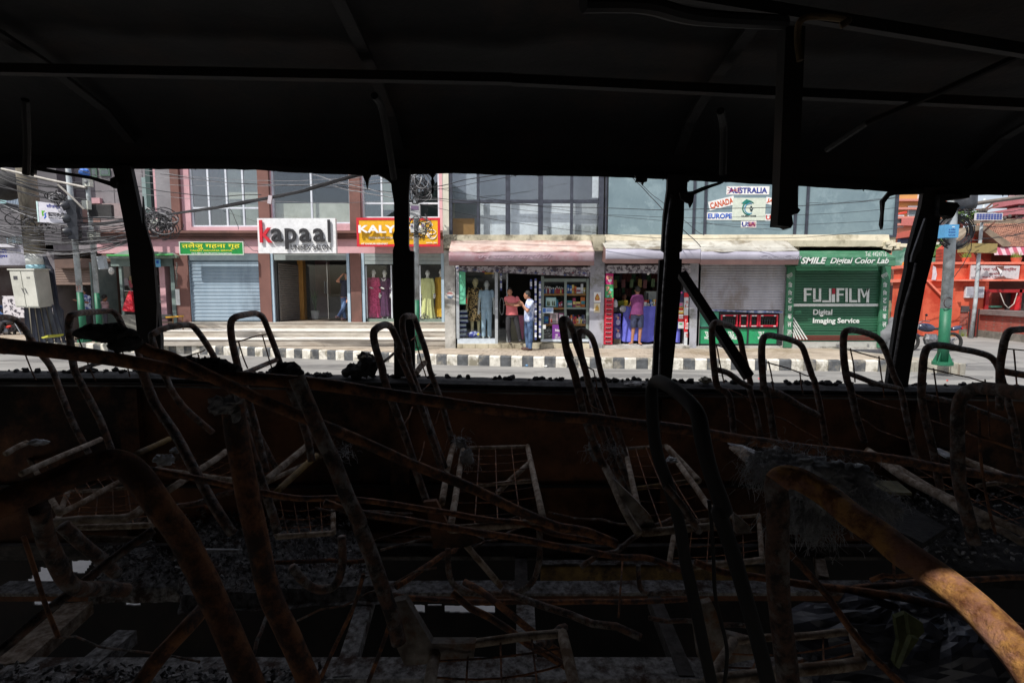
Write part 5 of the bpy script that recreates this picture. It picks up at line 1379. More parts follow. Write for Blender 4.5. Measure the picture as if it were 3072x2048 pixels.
# ---------------- dress shop mannequins and the man on the phone
mar = M('maroon_dress', hx(176,30,92), hx(216,70,130), sc=14, rough=.6, lo=.45, hi=.55); dpur = M('dark_purple_dress', hx(70,30,66), hx(100,52,96), sc=8, rough=.7)
lime = M('pale_lime_gown', hx(216,220,150), hx(232,234,172), sc=5, rough=.7); must = M('mustard_gown', hx(206,156,24), hx(226,178,44), sc=5, rough=.7)
for (x,y0,y1,dy,dm,hands,lab,w_,sp_d,yh) in [(372,755,1098,.55,mar,'front','mannequin in a maroon sequined floor-length gown, leftmost in the dress shop',.9,1.35,1090),
      (448,758,1098,.65,dpur,'front','mannequin in a dark purple dress with a white collar',.9,1.2,1080),
      (745,760,1100,.5,lime,'side','mannequin in a pale lime long-sleeved gown right of the street pole',.95,1.25,1096),
      (838,752,1100,.75,must,'side','mannequin in a mustard yellow gown beside the pale lime one',.85,1.2,1086)]:
    Yv = YK+dy; j,s = stand(C,Yv,x,y0,y1,hands=hands,w=w_)
    t = figure('mannequin',lab,'mannequin',j,man_white,hair=None,face=-80,sc=s,dress=(dm,P(*C(x,yh),Yv).z,sp_d),mann=True,longsleeve=True)
    if dm is dpur:
        cc = j['neck']; MB().prism([(cc.x-.09*s,cc.z-.02),(cc.x,cc.z-.2*s),(cc.x+.09*s,cc.z-.02),(cc.x,cc.z-.08*s)],cc.y-.12*s,cc.y-.10*s).build('collar', plain('collar_white',220,220,216), t)
YPh = YK+.25
J5 = pose(B, YPh, dict(head=(1293,802),neck=(1290,830),chest=(1287,870),pelvis=(1280,950),rsh=(1265,845),lsh=(1310,846),rel=(1225,838),lel=(1320,905),rwr=(1256,800),lwr=(1298,962),
    rhip=(1268,958),lhip=(1292,958),rkn=(1268,1030),lkn=(1268,1025),ran=(1278,1092),lan=(1238,1078)),dict(rel=-.08,rwr=-.05,lel=.02,lwr=-.1,lkn=-.16,lan=-.06))
J5['rhd'] = (.6,0,.6)
figure('person','man in a dark t-shirt leaning in the salon doorway, hand raised to his ear','person',J5,skinm,shirt=M('dark_tshirt',hx(34,36,46),hx(46,48,60),sc=5,rough=.9),pants=jeans,face=-110,sc=.98,hem=P(*B(1280,948),YPh).z,shoe=M('sneaker',hx(90,70,76)))
# ================================================================== LEFT SIDE OF THE STREET
steelp = M('galvanised_pole', hx(150,158,162), hx(184,192,196), sc=3, rough=.45, bump=.01, c3=hx(126,130,130), sc3=2)
greenp = M('pole_green_paint', hx(26,88,64), hx(38,106,78), sc=4, rough=.5, bump=.01)
cabm = M('cable_black', (.018,.018,.02), (.04,.04,.045), sc=20, rough=.6)
cabg = M('cable_grey', (.16,.16,.17), (.3,.3,.31), sc=8, rough=.5)
def pole(name,label,fn,pts,Y,r0,r1,split,base=True,cat='pole',ms=None):
    """pts: top and bottom pixel; split: pixel row where green starts"""
    a = W(fn,*pts[0],Y); b = W(fn,*pts[1],Y)
    t = thing(name,label,cat,(b.x,Y,b.z))
    s = W(fn,(pts[0][0]+(pts[1][0]-pts[0][0])*(split-pts[0][1])/(pts[1][1]-pts[0][1])),split,Y) if split else b
    up = a + (a-b).normalized()*2.0
    MB().tube([s,up],[r0+(r1-r0)*.5,r1],16).build('upper_shaft', ms or steelp, t, smooth=True)
    if split:
        MB().tube([b,s],[r0,r0+(r1-r0)*.5+.002],16).build('green_shaft', greenp, t, smooth=True)
    if base:
        MB().tube([b+Vector((0,0,-.02)),b+Vector((0,0,.06))],[r0*1.8,r0*1.8],16).build('base_flange', greenp if split else steelp, t)
        for k in range(4):
            an = k*math.pi/2+.4; d = Vector((math.cos(an),math.sin(an),0))
            MB().add([b+d*r0,b+d*r0*2.0,b+d*r0+Vector((0,0,.28)),b+d*r0+Vector((-d.y,d.x,0))*.012,b+d*r0*2.0+Vector((-d.y,d.x,0))*.012,b+d*r0+Vector((-d.y*.012,d.x*.012,.28))],[(0,1,2),(5,4,3),(0,3,4,1),(1,4,5,2),(2,5,3,0)]).build('gusset', greenp if split else steelp, t)
    return t
# traffic light pole
YA = 16.6
tp = pole('traffic_light_pole','tall silver and green pole carrying the dark traffic light, number 33 at its paint line',A,[(470,50),(585,1255)],YA,.10,.07,915)
a = W(A,540,885,YA-.12); text('33',(a.x-.09,a.x+.07,a.z-.08,a.z+.07),YA-.10,M('stencil_brown',hx(110,70,60)),tp)
# traffic light head seen from the side
YTL = YA-.25
tl = thing('traffic_light','dark three-lamp traffic light head facing left, with deep visors','traffic light',tuple(W(A,510,540,YTL)))
hs = M('signal_housing', (.02,.022,.028), (.045,.05,.06), sc=6, rough=.4)
tops = [(505,325),(512,415),(520,505)]
for k,(x,y) in enumerate(tops):
    c = W(A,x,y,YTL)
    MB().rbox(c,(.13,.13,.20),(0,.05,.35)).build('lamp_box', hs, tl)
    vx = W(A,x-45,y-8,YTL-.12)
    q = [c+Vector((-.10,-.08,.03)), vx+Vector((0,0,.0)), vx+Vector((-.09,-.05,-.03))]
    mb = MB(); mb.tube(q,[.13,.14,.125],14,caps=False); mb.tube([p*1 for p in q],[.122,.13,.115],14,caps=False); mb.build('visor', hs, tl, smooth=True)
    MB().ell(c+Vector((-.13,-.09,.02)),(.04,.10,.10),12,8).build('lens', M('dead_lens',(.05,.02,.02),rough=.2), tl, smooth=True)
MB().bar(W(A,540,330,YTL+.1),W(A,545,500,YTL+.1),.05,.05).build('bracket', hs, tl)
# second pole with boxes
YB_ = 17.1
t = pole('utility_pole','slimmer silver and green pole with white boxes and a camera, right of the traffic light',A,[(602,120),(698,1255)],YB_,.085,.06,920)
for (x0,y0,x1,y1,nm,m_) in ((566,278,606,338,'white_box',plain('box_white',206,210,200)),(602,494,667,550,'white_box',plain('box_white')),(570,125,618,180,'camera_housing',plain('box_white'))):
    pplate(MB(),A,x0,y0,x1,y1,YB_-.28,.16).build(nm,m_,t)
MB().ell(W(A,594,152,YB_-.3),(.06,.03,.06),12,8).build('camera_lens', plain('lens_grey',120,122,126), t, smooth=True)
X0,X1,Z0,Z1 = RC(A,678,664,722,755,YB_-.2); MB().rbox(((X0+X1)/2,YB_-.15,(Z0+Z1)/2),((X1-X0)/2,.08,(Z1-Z0)/2),(0,-.12,0)).build('grey_box', plain('meter_grey',170,178,184), t)
one('dark_signboard', plate(A,612,308,770,402,YB_-.1,.12), M('dark_panel',(.02,.02,.022),(.05,.05,.05),sc=3,rough=.5), 'back of a dark grey signboard fixed to the slimmer utility pole', 'sign')
mb = MB().ell(W(A,583,85,YB_-.3),(.14,.14,.12),10,8)
for v in mb.v: v += Vector((noise.noise(v*20),0,noise.noise(v*22)))*.06
one('blue_bag',mb,plain('bag_bluewhite',60,110,190),'blue plastic bag caught on the wires at the top of the slimmer pole','bag')
# bank sign
YSg = 16.75
t = thing('bank_sign','white Nepali bank sign with green and blue emblem behind the traffic light','sign',tuple(W(A,365,440,YSg)))
q = [W(A,*p,YSg) for p in ((262,287),(500,318),(500,446),(272,430))]
MB().prism([(v.x,v.z) for v in q],YSg,YSg+.16).build('panel', plain('sign_pale',206,206,216,.5), t)
q2 = [W(A,*p,YSg) for p in ((250,285),(262,287),(272,430),(264,428))]
MB().prism([(v.x,v.z) for v in q2],YSg-.01,YSg+.16).build('side_panel', plain('sign_side',200,226,226,.5), t)
textp('सौजन्य',A,322,306,418,340,YSg,nav,t,bold=.015,rot=-.08); textp('कामना सेवा',A,330,357,470,390,YSg,blk,t,bold=.015,rot=-.09)
textp('विकास बैंक लि.',A,334,383,432,394,YSg,blk,t,rot=-.09); textp('Kamana Sewa Bikas Bank',A,336,397,455,406,YSg,blk,t,rot=-.09)
def poly_(fn,pts,Y,m,par,nm): q=[W(fn,x,y,Y) for x,y in pts]; MB().prism([(v.x,v.z) for v in q],Y-.006,Y-.001).build(nm,m,par)
poly_(A,[(288,350),(312,352),(298,366),(306,384),(292,386)],YSg,plain('emblem_green',90,170,40),t,'emblem'); poly_(A,[(306,372),(322,362),(316,376),(322,392),(308,408),(304,400),(312,390)],YSg,bluep,t,'emblem')
# concrete pole
YCo = 17.9
cp_ = thing('concrete_pole','thick stained concrete pole with a painted white and pale blue band','pole',tuple(W(A,262,760,YCo)))
ctop = W(A,215,200,YCo)+Vector((-.2,0,3)); cs = W(A,245,655,YCo); cm_ = W(A,258,728,YCo); cb = W(A,262,756,YCo); gnd = Vector((W(A,285,1180,YCo).x,YCo,ZS-.1))
r_ = .42
cpm = M('pole_concrete', hx(98,92,82), hx(140,134,120), sc=1.6, rough=.95, bump=.05, bsc=12, c3=hx(70,66,60), sc3=1.2, vec=(1,1,.4))
MB().tube([cs,ctop],[.29,.24],18).build('shaft', cpm, cp_, smooth=True); MB().tube([cm_,cs],[.295,.29],18).build('white_band', plain('band_white',206,210,208), cp_, smooth=True); MB().tube([cb,cm_],[.30,.295],18).build('blue_band', plain('band_blue',150,196,210), cp_, smooth=True)
MB().tube([gnd,cb],[.31,.30],18).build('shaft', cpm, cp_, smooth=True)
# telecom cabinet on corrugated base
YCab = 16.9
t = thing('telecom_cabinet','tilted off-white street cabinet with two doors on a dark sheet-metal base','cabinet',tuple(W(A,250,1015,YCab)))
cw = M('cabinet_paint', hx(178,178,168), hx(204,204,194), sc=1.5, rough=.5, bump=.01)
F_ = [W(A,*p,YCab) for p in ((65,762),(236,762),(276,1022),(112,1018))]
B2 = [p+Vector((.75,1.1,0))*0 for p in F_]
sf = [W(A,*p,YCab+.9) for p in ((340,762),(375,985))]; 
sb_ = [W(A,236,762,YCab), W(A,336,762,YCab+.8), W(A,376,985,YCab+.8), W(A,350,1018,YCab+.5), W(A,276,1022,YCab)]
off = sb_[1]-sb_[0]
v = F_ + [F_[0]+off, F_[1]+off, F_[2]+Vector((off.x,off.y,.05)), F_[3]+Vector((off.x,off.y,.05))]
MB().add(v,[(3,2,1,0),(4,5,6,7),(0,1,5,4),(1,2,6,5),(2,3,7,6),(3,0,4,7)]).build('body', cw, t)
MB().add([p+Vector((-.04 if i in (0,3) else .04,-.04 if i<2 else .04,0)) for i,p in enumerate([F_[0],F_[1],F_[1]+off,F_[0]+off])]+[p+Vector((-.04 if i in (0,3) else .04,-.04 if i<2 else .04,.05)) for i,p in enumerate([F_[0],F_[1],F_[1]+off,F_[0]+off])],[(3,2,1,0),(4,5,6,7),(0,1,5,4),(1,2,6,5),(2,3,7,6),(3,0,4,7)]).build('lid', cw, t)
mt = F_[0].lerp(F_[1],.46); mbm = F_[3].lerp(F_[2],.46)
for (p0,p1,p2,p3) in ((F_[0],mt,mbm,F_[3]),(mt,F_[1],F_[2],mbm)):
    c = (p0+p1+p2+p3)/4; q = [c+(p-c)*.93 for p in (p0,p1,p2,p3)]
    MB().prism([(a.x,a.z) for a in q],YCab-.02,YCab-.001).build('door', cw, t)
for (x,y) in ((148,885),(168,885)):
    a = W(A,x,y,YCab-.04); b = W(A,x+18,y+38,YCab-.04); MB().tube([a,b],.012,6).build('handle', chrome, t); 
pplate(MB(),A,92,802,118,826,YCab-.03,.01).build('sticker', plain('sticker_dark',70,70,74), t)
pplate(MB(),A,182,808,204,818,YCab-.03,.01).build('vent', plain('vent_grey',130,130,126), t)
cor = M('dark_corrugated', hx(34,38,52), hx(62,66,80), sc=2, rough=.55, bump=.02, c3=hx(84,86,88), sc3=2, vec=(1,1,.3))
base = thing('sheet_metal_base','dark blue corrugated metal sheets leaning under the street cabinet','panel',tuple(W(A,320,1230,YCab)))
g0 = WG(A,215,1170,ZS); g1 = WG(A,455,1215,ZS)
tp0 = W(A,165,1015,YCab+.1); tp1 = W(A,375,1000,YCab+.7); n=11
for k in range(n):
    u0,u1 = k/n,(k+.82)/n
    t0,t1 = tp0.lerp(tp1,u0),tp0.lerp(tp1,u1); b0 = Vector((W(A,175+u0*280,1215,YCab+.1+.6*u0).x,YCab+.1+.6*u0,ZS)); b1 = Vector((W(A,175+u1*280,1215,YCab+.1+.6*u1).x,YCab+.1+.6*u1,ZS))
    d = Vector((0,-.05 if k%2 else 0,0))
    MB().add([b0+d,b1+d,t1+d,t0+d,b0+d+Vector((0,.03,0)),b1+d+Vector((0,.03,0)),t1+d+Vector((0,.03,0)),t0+d+Vector((0,.03,0))],[(0,1,2,3),(7,6,5,4),(0,4,5,1),(1,5,6,2),(2,6,7,3),(3,7,4,0)]).build('sheet_fold', cor, base)
lean = thing('leaning_sheet','tall narrow dark sheet leaning behind the cabinet against the concrete pole','panel',tuple(W(A,420,1180,YCab+1.0)))
q=[W(A,x,y,YCab+1.0) for x,y in ((305,670),(325,665),(350,720),(375,760),(410,1000),(440,1040),(455,1220),(400,1220),(340,800))]
MB().prism([(v.x,v.z) for v in q],YCab+.95,YCab+1.0).build('sheet', cor, lean)
q=[W(A,x,y,YCab+.6) for x,y in ((412,1215),(458,1200),(458,1212),(425,1222))]
one('yellow_plank',MB().prism([(v.x,v.z) for v in q],YCab-.1,YCab+.5),plain('plank_yellow',190,190,70),'short yellow board lying on the pavement beside the dark sheets','board')
# ---- far buildings on the left
gryb = M('grey_facade', hx(112,108,112), hx(132,128,132), sc=.8, rough=.85, bump=.02, c3=hx(96,92,96), sc3=.5)
wfac = M('white_facade', hx(150,150,164), hx(172,172,184), sc=1, rough=.85, bump=.03, c3=hx(120,120,130), sc3=.7)
Ygb = 22.5
t = thing('grey_building','tall grey panelled building behind the utility poles','building',(W(A,700,600,Ygb).x,Ygb,0))
xa = W(A,330,300,Ygb).x; xb = W(A,1100,300,Ygb).x+.6
zr = P(*A(600,640),Ygb).z
MB().box(xa,xb,Ygb,Ygb+5,zr,11).build('wall', gryb, t)
for k in range(7):
    x = xa+.4+k*1.25; MB().box(x-.012,x+.012,Ygb-.005,Ygb+.01,zr,11).build('panel_joint', M('joint_grey',hx(60,58,62)), t)
for k in range(5):
    z = zr+1.1+k*1.5; MB().box(xa,xb,Ygb-.006,Ygb+.01,z-.012,z+.012).build('panel_joint', M('joint_grey'), t)
for (x0,y0,x1,y1) in ((630,55,670,120),(690,60,760,110)):
    X0,X1,Z0,Z1 = RC(A,x0,y0,x1,y1,Ygb-.05); f = MB().box(X0,X1,Ygb-.06,Ygb,Z0,Z1).build('window', plain('win_green',80,104,92), t); MB().box(X0+.06,X1-.06,Ygb-.07,Ygb-.06,Z0+.06,Z1-.06).build('pane', film, f)
pplate(MB(),A,1010,55,1042,372,Ygb-.2,.25).build('pipe_duct', plain('duct_green',56,78,76), t)
pplate(MB(),A,985,120,1012,360,Ygb-.1,.1).build('window_strip', plain('strip_pale',130,150,150), t)
pplate(MB(),A,625,262,690,300,Ygb-.15,.15).build('pink_panel', plain('panel_rose',190,150,156), t)
pplate(MB(),A,690,300,860,600,Ygb-.10,.1).build('beige_panel', plain('panel_beige',146,132,132), t)
pplate(MB(),A,570,300,690,430,Ygb-.12,.1).build('brown_panel', plain('panel_brown',140,112,104), t)
# brown roller shutter shop
Ybs = 20.6
t = thing('shutter_shop','low shop with a half-raised brown roller shutter and dark interior','building',(W(A,550,1000,Ybs).x,Ybs,ZS))
br_sh = M('brown_shutter', hx(104,86,78), hx(128,108,98), sc=2, rough=.6)
X0,X1,Z0,Z1 = RC(A,385,742,728,865,Ybs)
shutter(t,X0,X1,Z0,Z1,Ybs,.10,br_sh)
q=[W(A,x,y,Ybs-.3) for x,y in ((375,688),(560,680),(735,700),(735,745),(380,748))]
MB().prism([(v.x,v.z) for v in q],Ybs-.3,Ybs+.4).build('canopy', M('brown_canopy',hx(84,68,62),hx(104,84,76),sc=2,rough=.8), t)
xw = X1+.3
MB().box(X0-.3,X0,Ybs,Ybs+3,ZS,Z1+.9).build('wall', gryb, t); MB().box(X1,X1+.35,Ybs-.1,Ybs+3,ZS,Z1+.6).build('wall', M('brown_post',hx(96,76,66)), t)
MB().box(X0-.3,X1+.3,Ybs+3,Ybs+3.1,ZS,Z1+1).build('back_wall', M('shop_gloom'), t)
MB().box(X0-.3,X1+3.4,Ybs+.0,Ybs+3,Z1+.62,Z1+.9).build('roof', gryb, t)
MB().box(X1+.35,X1+3.4,Ybs+.6,Ybs+.7,ZS,Z1+.6).build('wall', M('dark_wall',hx(50,44,42)), t)
# white building on the far left
Ywb = 21.2
t = thing('white_building','far left white-fronted building with Nepali lettering on its fascia','building',(W(A,80,800,Ywb).x,Ywb,ZS))
X1_ = W(A,380,700,Ywb).x; X0_ = X1_-24
zf0 = P(*A(100,730),Ywb).z; zf1 = P(*A(100,596),Ywb).z
MB().box(X0_,X1_,Ywb-.3,Ywb+4,zf0,zf1).build('fascia', wfac, t); MB().box(X0_,W(A,172,600,Ywb).x,Ywb-.42,Ywb+.1,zf1-.08,zf1+.05).build('cornice', plain('cornice_white',196,196,204), t)
MB().box(X0_,X1_,Ywb+.4,Ywb+4,zf1,10).build('upper_wall', M('dim_upper',hx(76,74,78),hx(100,98,102),sc=.8), t)
textp('भाटभटेनी',A,-190,618,52,642,Ywb-.30,nav,t,bold=.03); textp('पुरानो मोहल्ला',A,-210,652,54,678,Ywb-.30,nav,t,bold=.03)
for (x0,x1) in ((50,98),(104,170)):
    X0,X1,Z0,Z1 = RC(A,x0,525,x1,598,Ywb+.35); f = MB().box(X0,X1,Ywb+.33,Ywb+.4,Z0,Z1).build('window', plain('win_teal',120,140,150), t); MB().box(X0+.05,X1-.05,Ywb+.32,Ywb+.33,Z0+.05,Z1-.05).build('pane', film, f)
MB().box(X0_,X1_,Ywb+1.5,Ywb+1.6,ZS,zf0).build('back_wall', M('reddish_gloom',hx(60,44,44),hx(90,84,84),sc=1.2), t)
MB().box(X1_-.3,X1_,Ywb,Ywb+1.5,ZS,zf0).build('pillar', wfac, t)
one('speckled_panel', plate(A,20,940,165,1090,Ywb-.6,.05), M('speckle',hx(200,196,200),hx(60,56,66),sc=7,rough=.8,lo=.52,hi=.56), 'pale panel with a dark speckled pattern behind the motorcyclist', 'panel')
pplate(MB(),A,105,140,190,330,Ywb+.3,.1).build('yellow_panel', plain('panel_cream',190,178,130), t)
# balcony with slats
b_ = thing('slatted_balcony','small blue-grey slatted balcony box at the far left','balcony',tuple(W(A,80,300,19.5)))
for k in range(9): pplate(MB(),A,42+k*11,238+k*2,48+k*11,296+k*2,19.5,.05).build('slat', plain('slat_blue',150,166,184), b_)
pplate(MB(),A,0,236,40,300,19.5,.05).build('panel', plain('balc_teal',150,190,196), b_); pplate(MB(),A,118,200,158,325,19.55,.6).build('side_panel', plain('balc_grey',130,134,146), b_)
pplate(MB(),A,0,300,160,330,19.6,.6).build('floor', plain('balc_dark',60,60,66), b_)
one('round_dark_lamp', MB().ell(W(A,28,180,18.5),(.62,.5,.5),16,10), M('dark_dome',(.02,.02,.02),(.04,.04,.04),sc=4), 'large round black tank bulging at the top left among the wires', 'tank', smooth=True)
# kiosk
YKi = 18.9
k_ = thing('kiosk','street kiosk with a green-edged roof and dark interior by the pink building','kiosk',(W(A,1000,1140,YKi).x,YKi,ZS))
q=[W(A,x,y,YKi-.5) for x,y in ((735,668),(880,622),(1180,640),(1222,662),(1222,676),(740,680))]
MB().prism([(v.x,v.z) for v in q],YKi-.5,YKi+1.6).build('roof', M('tin_roof',hx(120,136,130),hx(160,172,164),sc=2,rough=.6,c3=hx(90,110,90)), k_)
q=[W(A,x,y,YKi-.52) for x,y in ((740,652),(885,655),(1200,650),(1200,658),(885,664),(742,664))]
MB().prism([(v.x,v.z) for v in q],YKi-.55,YKi-.51).build('green_edge', plain('edge_green',80,176,96), k_)
kg = M('kiosk_grey_green', hx(100,118,116), hx(124,140,136), sc=3, rough=.7)
for (x0,x1) in ((832,850),(1185,1212)): pplate(MB(),A,x0,675,x1,1140,YKi-.05,.1).build('post', kg, k_)
pplate(MB(),A,765,678,1195,735,YKi-.1,.08).build('fascia', kg, k_)
pplate(MB(),A,1062,1070,1185,1090,YKi-.15,.4).build('shelf', plain('shelf_grey',110,112,110), k_)
X0,X1,Z0,Z1 = RC(A,850,720,1185,1140,YKi+1.2); MB().box(X0,X1+.2,YKi+1.2,YKi+1.25,ZS,Z1).build('back_wall', M('shop_gloom'), k_)
MB().box(X0-.25,X0-.2,YKi,YKi+1.2,ZS,Z1).build('side_wall', kg, k_)
one('kiosk_step', plate(A,838,1072,960,1195,YKi-.45,.5), plain('step_grey',120,120,114), 'grey concrete step beneath the red clothes at the kiosk', 'step')
card(A,1048,685,1110,740,YKi-.3,'blue_poster','small blue and white poster under the kiosk roof','poster',plain('poster_sky',110,176,214),marks=[(1060,700,1074,728,w1_),(1082,696,1098,716,bluep)])
# things hanging in the kiosk
random.seed(12)
for k in range(12):
    x = random.uniform(870,1160); y = random.uniform(760,980); c = W(A,x,y,YKi+.6)
    t = thing('kiosk_goods','dim packet hanging inside the street kiosk','packet',tuple(c),'packets hanging inside the kiosk'); MB().rbox(c,(.08,.03,.14),(0,random.uniform(-.2,.2),random.uniform(-.5,.5))).build('packet', plain('kg%d'%(k%4),*[(70,60,40),(90,84,90),(40,60,80),(110,40,50)][k%4]), t)
rk = thing('display_rack','small white wire rack standing inside the street kiosk','rack',tuple(W(A,1120,1000,YKi+.3)))
for k in range(7): a = W(A,1075+k*17,870,YKi+.3); b = W(A,1075+k*17,985,YKi+.3); MB().tube([a,b],.01,5).build('wire', plain('rack_grey',130,134,136), rk)
for y in (872,930,984): MB().tube([W(A,1072,y,YKi+.3),W(A,1182,y,YKi+.3)],.012,5).build('rail', plain('rack_grey'), rk)
cl = thing('red_clothes','bright red and white patterned dresses hanging at the kiosk front','clothes',tuple(W(A,885,1040,YKi-.3)))
redc = M('red_cloth', hx(196,28,46), hx(226,80,92), sc=9, rough=.8, lo=.48, hi=.56)
for k in range(4):
    q = [W(A,x,y,YKi-.3+.07*k) for x,y in ((892+k*10,905),(905+k*10,905),(925+k*9,1050),(845+k*20,1042),(855+k*16,1000))]
    MB().prism([(v.x,v.z) for v in q],YKi-.3+.07*k,YKi-.27+.07*k).build('dress', redc, cl)
MB().tube([W(A,860,905,YKi-.25),W(A,950,905,YKi-.25)],.012,6).build('rail', chrome, cl)
mb = MB().ell(W(A,770,768,YKi-.5),(.09,.09,.13),10,8); one('street_bulb',mb,plain('bulb_white'),'white bulb under the left corner of the kiosk roof','bulb',smooth=True)
# bench
bn = thing('bench','low bench with a yellow plank between the kiosk and the blue shutter','bench',tuple(W(A,1230,1130,YK-.9)))
q=[W(A,x,y,YK-.9) for x,y in ((1185,1080),(1272,1074),(1272,1084),(1187,1090))]; MB().prism([(v.x,v.z) for v in q],YK-1.2,YK-.9).build('yellow_plank', plain('bench_yellow',200,150,40), bn)
for x in (1262,1195):
    a = W(A,x,1084,YK-.95); MB().tube([a,Vector((a.x,a.y,ZS+.02))],.02,6).build('leg', plain('bench_leg',120,90,60), bn)
q=[W(A,x,y,YK-.8) for x,y in ((1100,1092),(1190,1088),(1190,1096),(1100,1102))]; MB().prism([(v.x,v.z) for v in q],YK-1.2,YK-.8).build('dark_plank', plain('bench_dark',60,60,66), bn)
# notices on the pillar by the kiosk
card(A,1215,893,1243,1003,YK-.08,'notice_sheet','long white notice sheet pasted on the brown pillar beside the kiosk','notice',w1_)
dc = thing('door_curtain','hanging string of small round bells beside the kiosk post','ornament',tuple(W(A,1222,760,YK-.3)))
for k in range(14): MB().ell(W(A,1222+3*math.sin(k),715+k*12,YK-.3),(.035,.03,.03),6,5).build('bell', plain('bell_grey',90,88,84), dc)
# people on the left
YP = 18.9
floral = M('floral_shirt', hx(70,90,150), hx(206,214,230), sc=11, rough=.85, lo=.46, hi=.53)
J6 = pose(P4, YP, dict(head=(1395,515),neck=(1405,575),chest=(1440,650),pelvis=(1450,840),rsh=(1400,615),lsh=(1495,625),rel=(1360,710),lel=(1500,720),rwr=(1290,680),lwr=(1400,700),rhip=(1420,860),lhip=(1480,860),rkn=(1400,1010),lkn=(1495,1010),ran=(1400,1180),lan=(1500,1180)),dict(rwr=-.25,lwr=-.25))
for q in 'lr': J6[q+'an'].z = ZS+.09
J6['rhd']=(-.8,-.3,.3)
figure('person','man in a blue and white floral shirt standing behind the traffic light pole','person',J6,skinm,shirt=floral,pants=blackp,face=-140,sc=1.0,hem=P(*P4(1450,845),YP).z)
YP2 = 19.4
J7 = pose(P4, YP2, dict(head=(1760,630),neck=(1745,690),chest=(1748,745),pelvis=(1750,860),rsh=(1708,710),lsh=(1790,715),rel=(1700,790),lel=(1800,790),rwr=(1710,860),lwr=(1790,860),rhip=(1730,880),lhip=(1770,880),rkn=(1725,1000),lkn=(1775,1000),ran=(1730,1120),lan=(1775,1120)),dict(head=-.25,neck=-.12))
for q in 'lr': J7[q+'an'].z = ZS+.09
figure('person','person in a pale pink shirt seen from behind, bending beside the kiosk','person',J7,skinm,shirt=M('pale_pink_shirt',hx(196,160,168),hx(210,178,184),sc=5,rough=.9),pants=M('grey_trousers',hx(80,80,90),hx(96,96,104),sc=5),face=80,sc=.92,hem=P(*P4(1750,835),YP2).z)
# ---- motorcycles
def motorcycle(name, label, x, y, z, yaw, tank, sc_=1.0, rider=False):
    t = thing(name, label, 'motorcycle', (x,y,z)); R = Matrix.Rotation(yaw,3,'Z'); T0 = Vector((x,y,z))
    def w_(a,b,c): return T0 + R@Vector((a*sc_,b*sc_,c*sc_))
    rub = M('tyre_rubber',(.02,.02,.02),rough=.8); metal = M('engine_metal',(.12,.12,.13),(.35,.35,.36),sc=12,rough=.35,metal=.8)
    for wx in (-.65,.68):
        MB().tube([w_(wx+.30*math.cos(i*math.pi/12),0,.30+.30*math.sin(i*math.pi/12)) for i in range(25)],.055*sc_,8,caps=False).build('wheel', rub, t, smooth=True)
        mb = MB()
        for i in range(5): a = i*math.pi/5*2; mb.tube([w_(wx,0,.30),w_(wx+.26*math.cos(a),0,.30+.26*math.sin(a))],.016*sc_,5)
        mb.tube([w_(wx,-.06,.30),w_(wx,.06,.30)],.05*sc_,10); mb.build('hub', metal, t)
    MB().loft([(w_(-.02,0,.22),.20*sc_,.12*sc_),(w_(0,0,.40),.24*sc_,.14*sc_),(w_(0,0,.58),.18*sc_,.10*sc_)],12,yaw).build('engine', metal, t)
    tk = MB().ell(w_(.18,0,.80),(.30*sc_,.15*sc_,.15*sc_),16,10,(0,-.15,yaw)); tk.build('tank', tank, t, smooth=True)
    MB().loft([(w_(-.32,0,.72),.38*sc_,.12*sc_),(w_(-.32,0,.80),.36*sc_,.13*sc_)],14,yaw).build('seat', M('seat_black',(.02,.02,.022),rough=.5), t, smooth=True)
    MB().ell(w_(-.75,0,.78),(.20*sc_,.10*sc_,.08*sc_),12,8,(0,.3,yaw)).build('tail', tank, t, smooth=True); MB().ell(w_(-.93,0,.78),(.03,.08,.04),8,6,(0,0,yaw)).build('tail_light', M('tail_red',hx(200,20,30),rough=.2), t)
    for s_ in (-1,1):
        MB().tube([w_(.68,.07*s_,.30),w_(.42,.07*s_,.90)],.025*sc_,8).build('fork', chrome, t)
        MB().tube([w_(.42,.05*s_,.98),w_(.38,.25*s_,1.04),w_(.28,.36*s_,1.02)],.016*sc_,6).build('handlebar', chrome, t)
        MB().tube([w_(.36,.26*s_,1.03),w_(.38,.30*s_,1.20)],.008,5).build('mirror_stem', blk, t); MB().ell(w_(.38,.33*s_,1.24),(.02,.07,.045),10,6,(0,0,yaw)).build('mirror', blk, t, smooth=True)
    MB().ell(w_(.52,0,.92),(.10*sc_,.10*sc_,.11*sc_),12,8,(0,0,yaw)).build('headlight', plain('headlamp',180,186,190,.15), t, smooth=True)
    MB().tube([w_(.1,-.14,.25),w_(-.5,-.17,.30),w_(-.85,-.17,.38)],[.03,.05,.055],8).build('exhaust', chrome, t)
    MB().tube([w_(.68-.33,0,.50),w_(.55,0,.60),w_(.70,0,.645),w_(.88,0,.60)],.05*sc_,8).build('front_fender', tank, t, smooth=True)
    return t, w_
cbk = M('gloss_black_paint',(.015,.015,.02),rough=.12,spec=.8)
pM = WG(P4,60,1380,0.0)
mt_, w_ = motorcycle('motorcycle','black and red motorcycle ridden at the far left of the street', pM.x-.25, pM.y+.3, 0, .15, cbk)
for k,(a,b,c) in enumerate([(.45,-.12,.90),(.30,-.16,.62)]): MB().ell(w_(a,b,c),(.12,.03,.05),10,6,(0,-.3,.15)).build('red_trim', redp, mt_, smooth=True)
